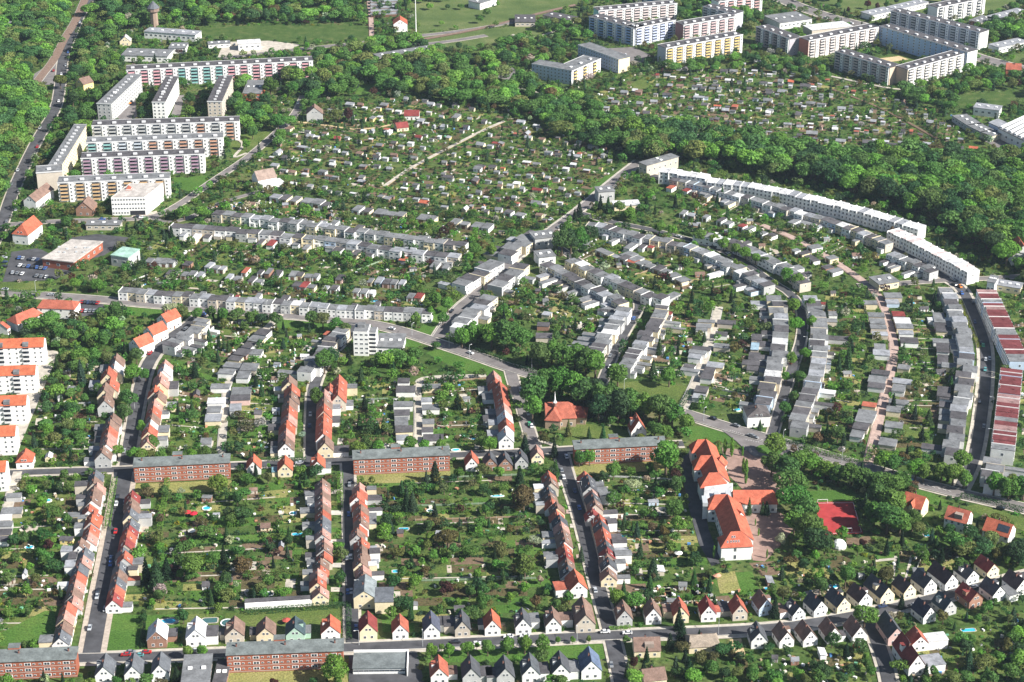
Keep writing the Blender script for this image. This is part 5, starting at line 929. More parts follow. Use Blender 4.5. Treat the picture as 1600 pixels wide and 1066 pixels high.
# trees that can be picked out one by one: px, py of the foot, height, width factor, tone, kind letter
BT = 'bright green'; MG = 'mid green'; DG = 'dark green'; OL = 'olive green'; CO = 'copper red'; PB = 'pale blossoming'; BG = 'brownish green'; YG = 'yellow green'; BK = 'blackish green'; BU = 'bluish green'
TL_ = [(1040, 742, 17, 1.15, BT), (525, 1070, 13, 1.1, BT), (341, 772, 10, 1.15, BT), (228, 770, 5, 1, MG), (1350, 982, 11, 1.1, BT), (958, 750, 10, .9, BT), (921, 728, 9, .9, BT), (905, 730, 9, .8, MG), (958, 795, 9, 1, MG), (1052, 812, 10, 1.1, MG), (1060, 835, 9, 1, BT), (1055, 775, 10, .9, MG),
 (240, 707, 9, 1, MG), (212, 722, 8, 1.1, BT), (222, 725, 8, 1, BT), (252, 728, 8, .9, BT), (270, 722, 8, 1, MG), (300, 722, 7, 1, BT), (320, 720, 8, 1, MG), (184, 718, 8, .9, BT), (196, 660, 10, 1.1, MG), (203, 640, 11, 1.1, MG), (208, 600, 11, 1, BT), (214, 570, 10, 1, MG), (228, 598, 8, .9, MG), (222, 680, 8, .8, BT),
 (560, 715, 9, 1.1, BT), (575, 710, 9, 1, MG), (592, 712, 8, 1.1, BT), (640, 708, 9, 1, MG), (664, 708, 7, 1, BT), (690, 710, 8, 1, BT), (765, 708, 9, 1.1, BT), (750, 705, 8, .8, OL), (497, 640, 12, .9, MG), (507, 585, 14, .9, MG), (520, 575, 12, .8, DG), (475, 620, 6, .8, YG), (497, 625, 6, .6, YG),
 (832, 640, 15, 1.1, MG), (832, 660, 12, .8, BT), (852, 620, 13, 1, MG), (872, 622, 14, 1, MG), (895, 628, 13, 1, BT), (912, 640, 14, 1.1, MG), (930, 638, 13, 1.1, DG), (945, 650, 15, 1.1, MG), (965, 660, 14, 1.1, DG), (985, 655, 13, 1.1, MG), (1005, 658, 12, 1, BT), (1030, 665, 14, 1.1, MG), (1050, 668, 12, 1, MG), (1070, 678, 11, 1, BT), (1040, 690, 9, 1, BT), (1022, 690, 11, .9, MG), (1000, 695, 6, 1, YG), (968, 655, 13, 1, MG), (935, 660, 13, 1, DG),
 (722, 545, 10, 1, BT), (738, 540, 11, 1.1, BT), (768, 545, 12, 1.2, BT), (790, 548, 14, 1.25, MG), (812, 550, 12, 1.1, MG), (845, 575, 12, 1.1, MG), (862, 572, 12, 1, BT), (880, 578, 12, 1.1, MG), (898, 582, 13, 1, BT), (915, 588, 13, 1.1, MG), (930, 592, 13, 1.1, BT), (700, 490, 10, 1, BT), (692, 510, 8, 1, MG), (682, 480, 9, 1, BT), (650, 512, 9, .9, BT), (673, 500, 8, .8, BT), (965, 605, 11, 1.1, BT), (1045, 605, 9, 1, BT),
 (878, 400, 17, .95, MG), (892, 398, 16, .9, DG), (906, 395, 16, .9, MG), (920, 385, 14, .9, DG), (885, 380, 14, .9, MG), (900, 412, 8, .8, MG), (742, 402, 9, 1, BT), (768, 403, 9, 1, BT), (985, 345, 9, 1.1, BT), (968, 335, 9, 1, BT), (1030, 368, 8, 1.2, BT), (1050, 370, 8, 1, BT), (1095, 380, 9, 1.2, BT), (1115, 385, 8, 1, BT), (1130, 392, 9, 1.1, BT), (1150, 402, 9, 1, BT), (1165, 408, 9, 1.1, BT), (1180, 415, 8, 1, BT), (1230, 440, 9, 1.1, BT), (1245, 450, 9, 1, BT), (1195, 418, 7, 1, MG),
 (1240, 490, 9, 1.2, BT), (1243, 520, 9, 1.1, BT), (1266, 486, 8, 1, BT), (1268, 515, 8, 1, BT), (1236, 572, 8, 1, BT), (1258, 565, 8, 1, BT), (1248, 605, 9, 1.1, MG), (1228, 600, 7, 1, BT), (1240, 632, 7, 1, MG), (1226, 650, 8, 1, MG), (1308, 692, 9, 1.1, MG), (1212, 715, 12, 1.1, BT), (1205, 745, 12, 1.1, MG), (1228, 755, 13, 1.2, MG), (1235, 780, 14, 1.2, MG), (1240, 805, 14, 1.2, MG), (1255, 825, 14, 1.2, MG), (1262, 850, 14, 1.1, MG), (1275, 868, 13, 1.1, DG), (1240, 835, 11, 1, BT),
 (1250, 738, 11, 1.2, BT), (1268, 742, 10, 1.1, BT), (1290, 748, 9, 1.1, BT), (1310, 755, 9, 1.1, MG), (1330, 760, 11, 1.2, MG), (1352, 768, 11, 1.1, MG), (1372, 775, 12, 1.1, MG), (1392, 780, 12, 1.1, BT), (1408, 770, 11, 1, MG), (1372, 800, 13, 1.2, MG), (1392, 812, 14, 1.2, BT), (1385, 835, 14, 1.2, MG), (1405, 838, 12, 1.1, BT), (1365, 825, 12, 1.1, MG), (1425, 830, 10, 1, MG), (1382, 735, 9, 1.1, BT), (1395, 740, 9, 1.1, MG), (1430, 750, 10, 1.1, BT), (1442, 755, 9, 1, BT), (1470, 755, 10, 1.1, BT), (1488, 760, 11, 1.2, BT), (1500, 740, 12, .9, BT), (1505, 765, 9, 1.1, BT), (1552, 775, 11, 1, BT), (1575, 782, 12, 1.1, MG), (1598, 782, 12, 1, MG),
 (1498, 900, 9, 1, MG), (1320, 920, 12, .8, MG), (1385, 915, 9, 1.1, BG), (1280, 930, 9, .9, MG), (1530, 870, 10, 1.2, DG), (1500, 870, 10, 1.1, MG), (1590, 880, 11, 1.2, DG), (1440, 880, 8, 1, MG), (962, 948, 8, 1.2, BT), (990, 955, 9, 1.1, BT), (818, 800, 13, 1.1, BG), (820, 905, 12, 1, OL), (700, 855, 8, 1.7, BG), (720, 975, 7, 1.2, MG), (300, 905, 12, 1.1, BT), (335, 890, 9, 1, MG), (355, 920, 8, 1, DG), (380, 900, 9, 1.3, BG),
 (118, 455, 8, 1.2, BT), (152, 458, 9, 1.1, BT), (180, 498, 10, 1, MG), (288, 345, 10, 1.1, BT), (315, 345, 10, 1, BT), (105, 360, 9, 1, MG), (268, 500, 10, 1.3, PB), (285, 500, 9, 1.2, OL), (310, 502, 8, 1, MG), (330, 500, 8, 1.1, MG), (350, 505, 9, 1, MG), (372, 505, 9, 1.1, MG), (395, 508, 9, 1.2, MG), (410, 510, 8, 1, DG), (432, 512, 9, 1.1, MG), (490, 512, 10, 1.1, MG), (505, 515, 10, 1.2, OL), (525, 520, 9, 1.2, MG), (540, 525, 8, 1, OL),
 (150, 165, 13, 1.1, MG), (128, 165, 12, 1, MG), (95, 140, 12, 1, OL), (115, 170, 13, 1, DG), (140, 195, 12, 1.1, MG), (118, 210, 10, 1, MG), (225, 165, 10, 1, MG), (222, 185, 9, 1, DG), (285, 140, 10, 1, MG), (298, 165, 10, 1, DG), (298, 185, 10, .9, BT), (370, 165, 11, 1, MG), (378, 200, 11, 1, DG), (395, 218, 10, 1, MG), (435, 205, 13, 1.2, MG), (440, 225, 11, 1.1, BT), (423, 150, 14, 1.2, MG), (460, 150, 11, 1, MG), (490, 165, 12, 1.1, MG), (525, 196, 12, 1.1, OL), (545, 192, 11, .9, CO), (75, 48, 12, 1.1, CO), (385, 235, 8, 1, BT),
 (1312, 10, 8, .8, MG), (1325, 22, 6, .8, CO), (1355, 15, 8, .9, CO), (1370, 17, 7, .8, CO), (1385, 15, 8, .8, MG), (1400, 8, 8, .8, DG), (1272, 12, 7, .8, DG), (1500, 520, 5, 1, YG)]
for (px, py, h, wd, tone) in TL_:
    x, y = G(px, py); h *= 1.3 if (700 < px < 1075 and 535 < py < 672) else 1.12 if (px > 1200 and 700 < py < 870) else 1.05
    tree('deciduous', x, y, h, tone, wd)
for k, px in enumerate((674, 702, 731, 762, 793, 820, 848)): x, y = G(px, 1030-k*1.6); tree('deciduous', x, y, (7.5, 7, 7.5, 8, 8.5, 9, 9)[k], BT, .95)
for px, py in ((690, 1018), (745, 1016), (872, 1007), (895, 1007), (920, 1006), (924, 1025), (1095, 1010)): x, y = G(px, py); tree('deciduous', x, y, 4, BT, .8)
for px, py in ((293, 1031), (317, 1030)): x, y = G(px, py); tree('deciduous', x, y, 7, BT, .9)
for px, py, h in ((1122, 712, 8), (1132, 712, 10), (1143, 714, 11), (1160, 713, 6), (1161, 740, 9), (1165, 748, 11), (1165, 757, 9), (1180, 822, 4), (1185, 838, 4.5), (1115, 873, 7), (1198, 873, 5)): x, y = G(px, py); tree('poplar', x, y, h, BT, .8)
for px, py, h, tn in ((277, 1068, 9, BK), (70, 1072, 8, BK), (128, 600, 15, BU), (318, 563, 8, DG), (1170, 805, 10, DG), (1191, 805, 8, DG), (1197, 805, 8, DG), (1290, 500, 12, BK), (1325, 575, 15, DG), (1310, 580, 11, DG), (1395, 640, 10, BK), (1440, 690, 9, BK), (1450, 665, 10, DG), (1232, 550, 8, DG), (1065, 1000, 11, BK), (1060, 985, 12, BK), (1408, 952, 8, BK), (1210, 965, 11, BK), (1562, 915, 6, DG),
   (1512, 1050, 11, BU), (820, 715, 14, BK), (812, 760, 12, BK), (868, 745, 10, DG), (866, 715, 11, BK), (680, 755, 13, BK), (635, 800, 11, BK), (628, 775, 9, DG), (645, 800, 12, BU), (230, 915, 15, BK), (246, 920, 17, DG), (262, 905, 12, BK), (350, 880, 10, BK), (418, 862, 7, DG), (400, 745, 8, BK), (478, 755, 7, DG), (521, 762, 6, DG), (612, 835, 8, BU), (643, 888, 7, BK),
   (1020, 905, 12, BU), (1015, 922, 9, DG), (995, 840, 9, BU), (1000, 870, 9, DG), (1010, 1035, 8, BK), (980, 1060, 9, BU), (1005, 1060, 9, BK), (1055, 1055, 10, BU), (1075, 1060, 11, BK), (1092, 1005, 7, BK), (942, 690, 10, DG), (920, 688, 8, DG), (888, 682, 10, OL), (985, 340, 10, BK), (1010, 330, 11, BK), (1055, 325, 10, BK), (938, 330, 12, BK), (950, 332, 12, DG), (898, 345, 9, BK), (905, 340, 12, BK), (1120, 320, 9, BK), (1128, 312, 10, DG),
   (1075, 495, 10, BK), (1100, 535, 7, DG), (1030, 555, 12, DG), (1020, 590, 11, DG), (305, 590, 10, BK), (400, 605, 8, BK), (715, 640, 10, BK), (570, 640, 9, BK), (562, 670, 9, BK), (595, 570, 9, BK), (610, 575, 10, DG), (545, 570, 10, BK), (615, 400, 10, DG), (630, 410, 8, DG), (640, 403, 9, BK), (268, 372, 9, BK), (262, 385, 10, DG), (1455, 850, 9, BU), (1462, 862, 9, DG), (1470, 880, 9, BK)):
    x, y = G(px, py); tree('conifer', x, y, h, tn, random.uniform(.8, 1.15))
# ---- belts of wood: trees sown in their outlines
WOODS = [([(640, 2), (800, -12), (820, 20), (800, 40), (660, 50)], 10, (5, 9), .13), ([(1225, -10), (1620, -12), (1500, 30), (1350, 30)], 10, (5, 9), .1), ([(-30, -40), (115, -20), (98, 60), (78, 98), (45, 140), (-30, 150)], 8.5, (9, 15), 1), ([(-30, 150), (52, 140), (82, 170), (60, 205), (28, 262), (0, 320), (-30, 330)], 8.5, (10, 16), 1), ([(130, 100), (112, 60), (146, -20), (572, -20), (572, 36), (400, 40), (310, 48), (300, 30), (225, 50), (180, 60), (160, 90)], 10, (8, 14), .6),
 ([(492, 84), (560, 84), (590, 70), (690, 72), (690, 110), (800, 96), (770, 120), (830, 132), (840, 150), (900, 160), (960, 185), (1010, 205), (1000, 235), (940, 240), (860, 215), (830, 185), (700, 160), (560, 150), (500, 160), (430, 140), (420, 125), (490, 120)], 9.5, (9, 14), .8),
 ([(950, 215), (1040, 205), (1090, 215), (1200, 232), (1300, 258), (1420, 252), (1640, 262), (1640, 430), (1560, 420), (1545, 400), (1455, 350), (1390, 325), (1300, 302), (1200, 278), (1120, 262), (1050, 252), (1000, 262)], 10, (13, 19), 1),
 ([(690, 60), (760, 60), (810, 45), (900, 25), (922, 55), (960, 75), (900, 85), (830, 110), (790, 110), (700, 90)], 10, (6, 11), .5), ([(930, -20), (1190, -20), (1140, 8), (1200, 30), (1170, 60), (1040, 30), (960, -10)], 10, (8, 12), .8), ([(1180, 95), (1262, 102), (1300, 118), (1290, 140), (1180, 110), (1060, 118), (1030, 108)], 9, (6, 10), .8),
 ([(1400, 150), (1450, 130), (1510, 118), (1640, 120), (1640, 150), (1560, 165), (1500, 180), (1440, 170)], 9, (7, 12), .8), ([(1540, 30), (1600, 35), (1640, 60), (1560, 75), (1535, 60)], 9, (8, 13), .9), ([(1535, -5), (1640, -10), (1640, 20), (1560, 25)], 12, (8, 12), .6), ([(1565, 370), (1640, 380), (1640, 450), (1600, 452), (1560, 420)], 9, (9, 14), .8),
 ([(130, 90), (180, 80), (185, 110), (160, 140), (110, 130)], 9, (7, 11), .8), ([(330, 95), (480, 88), (490, 110), (400, 95), (345, 102)], 12, (5, 8), .5), ([(100, 185), (150, 180), (145, 225), (118, 290), (105, 320), (100, 300), (118, 215)], 9, (8, 12), .8), ([(375, 130), (420, 140), (425, 200), (380, 215), (360, 175)], 9, (8, 12), .8),
 ([(0, 520), (60, 490), (180, 500), (210, 520), (180, 560), (140, 600), (90, 590), (50, 525)], 9, (6, 11), .7), ([(80, 600), (150, 600), (150, 700), (75, 715), (60, 690)], 9, (5, 9), .7), ([(575, 560), (650, 565), (650, 580), (580, 588)], 8, (7, 10), .8), ([(660, 545), (720, 548), (770, 575), (760, 585), (680, 565)], 7, (5, 7), .8), ([(1110, 505), (1200, 500), (1180, 560)], 12, (4, 7), .5),
 ([(970, 1030), (1130, 1025), (1140, 1080), (970, 1085)], 8, (6, 9), .7), ([(1150, 1040), (1340, 1040), (1350, 1090), (1150, 1090)], 8, (5, 8), .7), ([(1470, 1000), (1640, 990), (1640, 1090), (1450, 1090)], 9, (5, 9), .6), ([(1420, 830), (1620, 845), (1620, 890), (1520, 890), (1440, 870)], 9, (7, 10), .7), ([(430, 240), (470, 150), (500, 165), (460, 195)], 10, (7, 10), .6)]
CAND = []
BLD = (OCC == 2)
def nearb(x, y, r):
    i = int(x-OX); j = int(y-OY); k = max(1, int(r)); return BLD[max(0, j-k):j+k+1, max(0, i-k):i+k+1].any()
for poly, sp, (h0, h1), dens in WOODS:
    wp = GP(poly); xs = [p[0] for p in wp]; ys = [p[1] for p in wp]; x = min(xs)
    while x < max(xs):
        y = min(ys)
        while y < max(ys):
            X, Y = x+random.uniform(-.45, .45)*sp, y+random.uniform(-.45, .45)*sp
            if random.random() < dens and inpoly(np.array([X]), np.array([Y]), wp)[0] and (occ(X, Y) == 0 or (dens < .2 and occ(X, Y) == 3)) and not nearb(X, Y, 3.5):
                pxx, pyy = P(X, Y, 6)
                if -60 < pxx < 1660 and -60 < pyy < 1130: CAND.append((random.uniform(h0, h1), X, Y, random.choices([MG, BT, DG, OL, BG], [6, 3, 3, 2, .15])[0]))
            y += sp
        x += sp
CAND.sort(key=lambda c: -c[0]/(c[2]+120*random.random()))
n_have = sum(1 for o in PENDING if o[0].name.startswith('deciduous')); indiv = CAND[:max(0, 305-n_have)]
for h, X, Y, tn in indiv: tree('deciduous', X, Y, h, tn, random.uniform(1, 1.45))
class Mass:
    def __init__(s): s.T = []; s.c = []
    def add(s, tpl, x, y, sc, zs, col, z=0):
        a = random.uniform(0, 6.28); c_, s_ = cos(a), sin(a); T = tpl*np.array([sc, sc, zs]); q = T.copy(); q[..., 0] = T[..., 0]*c_-T[..., 1]*s_+x; q[..., 1] = T[..., 0]*s_+T[..., 1]*c_+y; q[..., 2] += z; s.T.append(q.astype(np.float32)); s.c.append((col, len(T)))
    def build(s, name):
        T = np.concatenate(s.T); me = tri_mesh(name, T, 'leafmass'); ca = np.concatenate([np.tile(np.array([*c, 1], np.float32), (n*3, 1)) for c, n in s.c]); at = me.attributes.new('tone', 'FLOAT_COLOR', 'POINT'); at.data.foreach_set('color', ca.reshape(-1)); o = link(name, me); o['kind'] = 'stuff'; return o
wood = Mass(); LOW = [broad(s, 900, .5, *a) for s, a in ((1, (4, 3.6, 6.2, 12)), (2, (4.6, 3.2, 6.2, 14)), (3, (3.8, 4.1, 6.0, 11)), (4, (4.4, 3.4, 6.2, 9)))]
for h, X, Y, tn in CAND[len(indiv):]:
    k_ = random.uniform(1.0, 1.6); wood.add(random.choice(LOW), X, Y, h/10*random.uniform(.95, 1.5), h/10, tuple(v*k_*random.uniform(.92, 1.08) for v in TONES[tn]))
wood.build('woodland')
alw = [GP(p_) for p_ in ALLOT]
# ---- garden huts
def hut(v):
    b = MB(); r = MB()
    if v == 0: b.box(0, 0, 0, 5, 4, 2.4); r.box(-.2, -.3, 2.4, 5.2, 4.2, 2.58, 0, True)
    elif v == 1: b.box(0, 0, 0, 5, 4, 2.2); b.quad((0, 0, 2.2), (0, 4, 2.2), (0, 2, 3.5)); b.quad((5, 4, 2.2), (5, 0, 2.2), (5, 2, 3.5)); r.quad((-.3, -.3, 2.05), (5.3, -.3, 2.05), (5.3, 2, 3.6), (-.3, 2, 3.6)); r.quad((5.3, 4.3, 2.05), (-.3, 4.3, 2.05), (-.3, 2, 3.6), (5.3, 2, 3.6))
    else: b.box(0, 0, 0, 5, 4, 2.3); r.quad((-.3, -.5, 2.35), (5.3, -.5, 2.35), (5.3, 4.3, 2.95), (-.3, 4.3, 2.95)); b.box(0, 3.9, 2.2, 5, 4, 2.8)
    return b.mesh('wall', 'wall'), r.mesh('roof', 'roof' if v == 1 else 'felt')
HUT = [hut(v) for v in range(3)]; HC = [(WHITE, 3), (CREAM, 2), (BROWNW, 2.5), (BEIGE, 3), (GREY, 1), (YEL, .3), (LBLUE, .5)]; HR = [(FELT, 4), (FELTL, 4), (FELTD, 3), (WHITER, 1), (RED, .3), (MAROON, .5), (BROWN, 2), (ORANGE, .1)]
def add_hut(X, Y, ang, sc):
    v = random.randrange(3); t = empty('garden_hut', X, Y, ang, 0, (sc*random.uniform(.8, 1.5), sc*random.uniform(.8, 1.2), random.uniform(.9, 1.15)*max(.9, sc*.9))); wc = pick(HC); rc = pick(HR); link('wall', HUT[v][0], t, col=jit(wc)); link('roof', HUT[v][1], t, col=jit(rc, .12))
    window(t, 1.4, 0, 1.4, 0, .8, .6); link('door', cached('door', door_mesh), t, (3.6, 0, 0), 0, (.8, 1, .9)); mark_rect(X, Y, ang, 0, 0, 5*sc, 4*sc); later(t, '%s hut with %s roof' % (CN[wc], CN[rc]), 'hut', 'garden and allotment huts', X, Y)
nh = 0; tries = 0; SP2 = []
for wp, a0 in ((alw[0], R(-20)), (alw[1], R(-14))):
    cx0, cy0 = sum(q[0] for q in wp)/len(wp), sum(q[1] for q in wp)/len(wp); ca, sa = cos(a0), sin(a0)
    for r_ in range(-30, 31):
        for k in range(-60, 61):
            u, v = k*8.5+random.uniform(-2.5, 2.5), r_*12.5+random.uniform(-2, 2)+(3 if r_ % 2 else -3); X, Y = cx0+u*ca-v*sa, cy0+u*sa+v*ca
            if random.random() < .85 and inpoly(np.array([X]), np.array([Y]), wp)[0] and clear(X, Y, 3.2): SP2.append((X, Y, a0)); mark_rect(X, Y, a0, -2, -2, 2, 2, 2)
print('hut spots', len(SP2)); random.shuffle(SP2)
for X, Y, a0 in SP2[:232]: add_hut(X, Y, a0+R(random.choice((0, 0, 0, 90))+random.uniform(-5, 5)), random.choice((.6, .7, .8, .9, 1.1))); nh += 1
hm = MB(); hcols = [('wall', c) for c in (WHITE, CREAM, BROWNW)]; HM = {}
def colmat(nm, c):
    m, t_, b_ = mat(nm, .85, .1); b_.inputs['Base Color'].default_value = (*c, 1); return m
hmats = [colmat('hut_paint', c) for c in ((.55, .54, .5), (.45, .4, .3), (.26, .17, .12), (.2, .21, .22), (.1, .1, .105), (.4, .4, .42), (.3, .1, .07), (.5, .5, .5))]
for X, Y, a0 in SP2[232:900]:
    c_, s_ = cos(a0), sin(a0); w_, l_, h_ = random.uniform(1.1, 2.3), random.uniform(1, 1.8), random.uniform(1.8, 2.5); mw = random.choices((0, 1, 2), (5, 2, 2))[0]; mr = random.choices((3, 4, 5, 6, 7), (4, 3, 3, 1, 1.5))[0]
    i0 = len(hm.v); hm.box(-w_, -l_, 0, w_, l_, h_, mw); hm.box(-w_-.2, -l_-.3, h_, w_+.2, l_+.3, h_+.2, mr)
    for q in range(i0, len(hm.v)): a_, b_, z_ = hm.v[q]; hm.v[q] = (X+a_*c_-b_*s_, Y+a_*s_+b_*c_, z_)
o = link('small_huts', hm.mesh('small_huts', *hmats)); o['kind'] = 'stuff'
tries = 0
while nh < 305 and tries < 6000:
    tries += 1; q = random.choice(QUADS); X, Y = bil(GP(q[:4]), random.random(), random.random()); px_, py_ = P(X, Y)
    if 5 < px_ < 1595 and py_ < 1050 and clear(X, Y, 3.5): add_hut(X, Y, R(random.choice((5, 5, 95, -4))), random.uniform(.5, .85)); nh += 1
BLD = (OCC == 2)
# ---- gardens: small trees, shrubs, hedge rows sown over all ground that is still free
green = Mass(); BL_ = [bush(s, 40, .36) for s in range(50, 58)]; SL = [broad(s, 150, .42, 2.3, 1.9, 3.0, 7) for s in range(60, 65)]; CL = [conif(s, 200, .6, 10, 2.4) for s in (70, 71)]
alw = [GP(p) for p in ALLOT]
FR = []; nsh = 0; step = 2.9
gy = 600.0
SH = []
while gy < 1780:
    gx = -gy*.30-30
    while gx < gy*.30+30:
        X, Y = gx+random.uniform(-1.5, 1.5), gy+random.uniform(-1.5, 1.5); o = occ(X, Y); gx += step
        if o != 0: continue
        px_, py_ = P(X, Y, 0)
        if not (-25 < px_ < 1625 and -20 < py_ < 1100): continue
        inal = any(inpoly(np.array([X]), np.array([Y]), q_)[0] for q_ in alw) if Y > 980 else False
        cl = (sin(X*.05+1.3*sin(Y*.021))+sin(Y*.043+X*.017)+sin(X*.13-Y*.09))/3; u = random.random()
        if u < (.5 if not inal else .52)+.25*cl:
            r = random.choice((.5, .7, .9, 1.1, 1.5) if not inal else (.6, .9, 1.1, 1.5)); tn = random.choices([MG, BT, DG, OL, BU, PB, YG, BG, CO], [6, 4, 5, 3, 1, .5, .5, .9, .12])[0]
            SH.append((r, X, Y, tn))
        elif u < (.65 if not inal else .61)+.25*cl and not nearb(X, Y, 2):
            FR.append((random.choice((3.2, 4, 4.5, 5, 5.5, 6.5, 7.5) if not inal else (2.8, 3.4, 4, 4.6, 5.5)), X, Y, random.choices([MG, BT, DG, OL, BG, PB, CO], [6, 4, 4, 3, 1.2, .7, .25])[0]))
        elif u > .985 and not nearb(X, Y, 2): FR.append((-random.uniform(5, 10), X, Y, random.choice((BK, DG, BU))))
    gy += step*1.15
FR.sort(key=lambda c: c[2]-abs(c[0])*40); nf = 0; nc = sum(1 for o in PENDING if o[0].name.startswith('conifer'))
for h, X, Y, tn in FR:
    if h > 0:
        if nf < 300 and h > 4 and P(X, Y, 2)[1] < 1075 and 5 < P(X, Y, 2)[0] < 1595: tree('fruit', X, Y, h, tn, random.uniform(.85, 1.2)); nf += 1
        else: green.add(random.choice(SL), X, Y, h/4.9*random.uniform(.85, 1.25), h/4.9, tuple(v*random.uniform(.8, 1.2) for v in TONES[tn]))
    elif nc < 220: tree('conifer', X, Y, -h, tn, random.uniform(.7, 1)); nc += 1
    else: green.add(random.choice(CL), X, Y, -h/10, -h/10, TONES[tn])
SH.sort(key=lambda c: c[2]-c[0]*60); ns = 0
for r, X, Y, tn in SH:
    if r > 1 and ns < 290 and P(X, Y, 1)[1] < 1066 and 5 < P(X, Y, 1)[0] < 1595:
        o = link('garden_shrub', random.choice(CR['shrub']), None, (X, Y, 0), random.uniform(0, 6), (r, r, r*random.uniform(.9, 1.3)), tuple(v*random.uniform(.8, 1.2) for v in TONES[tn])); later(o, 'round %s garden shrub' % tn, 'shrub', 'shrubs in the gardens', X, Y); ns += 1
    else: green.add(random.choice(BL_), X, Y, r, r*random.uniform(.8, 1.3), tuple(v*random.uniform(.75, 1.25) for v in TONES[tn]))
fences = []
for (a, c, k) in BUSHLINES:
    L = hypot(c[0]-a[0], c[1]-a[1]); n = int(L/1.3)
    if k == 2: fences.append((a, c)); continue
    tn = TONES[random.choice((MG, DG, BT))]
    for i in range(n):
        X, Y = a[0]+(c[0]-a[0])*i/n, a[1]+(c[1]-a[1])*i/n
        if occ(X, Y) == 0 and random.random() < .85: green.add(random.choice(BL_), X, Y, .75, random.uniform(.9, 1.5), tuple(v*random.uniform(.9, 1.1) for v in tn))
green.build('garden_shrubbery')
cm = MB(); cmats = [colmat('clutter', c) for c in ((.75, .74, .7), (.4, .2, .12), (.1, .25, .5), (.3, .24, .16), (.55, .5, .42), (.12, .3, .18), (.25, .25, .26))]; nclt = 0
while nclt < 2600:
    q = random.choice(QUADS) if random.random() < .7 else None
    if q: X, Y = bil(GP(q[:4]), random.random(), random.random())
    else:
        wp = random.choice(alw); X, Y = random.choice([(random.uniform(min(a_[0] for a_ in wp), max(a_[0] for a_ in wp)), random.uniform(min(a_[1] for a_ in wp), max(a_[1] for a_ in wp)))])
    nclt += 1
    if occ(X, Y) != 0: continue
    a0 = random.uniform(0, 3); c_, s_ = cos(a0), sin(a0); w_, l_, h_ = random.uniform(.2, .9), random.uniform(.2, .7), random.uniform(.3, 1.3); i0 = len(cm.v); cm.box(-w_, -l_, 0, w_, l_, h_, random.choices(range(7), (5, 2, .7, 2, 3, 1, 2))[0])
    for k in range(i0, len(cm.v)): a_, b_, z_ = cm.v[k]; cm.v[k] = (X+a_*c_-b_*s_, Y+a_*s_+b_*c_, z_)
o = link('garden_clutter', cm.mesh('garden_clutter', *cmats)); o['kind'] = 'stuff'
# ---- clipped hedges
def hedge(px, h, wd, tone, words):
    g = GP(px); L = plen(g); n = int(L*9); pts = resample(g, n); rng = np.random.default_rng(n); c = []; nn = []; h = h*1.35 if h > 1 else h; wd *= 1.2
    for i in range(n):
        (x0, y0), (x1, y1) = pts[i], pts[i+1]; l = hypot(x1-x0, y1-y0) or 1; nx, ny = -(y1-y0)/l, (x1-x0)/l
        for _ in range(3):
            q = rng.uniform(-1, 1); f = rng.integers(0, 3)
            if f == 0: c.append((x0+nx*q*wd/2, y0+ny*q*wd/2, h+rng.normal()*.06)); nn.append((0, 0, 1))
            else: sg = 1 if f == 1 else -1; c.append((x0+nx*sg*wd/2, y0+ny*sg*wd/2, (q+1)/2*h)); nn.append((nx*sg, ny*sg, .1))
    o = link('hedge', tri_mesh('hedge', tri_cloud(np.array(c), np.array(nn)*2.2, .33, rng), 'leaf'), col=TONES[tone]); tag(o, words, 'hedge', 'clipped hedges'); mark([(x, y) for x, y in pts[::9]]+[(x+.5, y+.5) for x, y in pts[::-9]], 1)
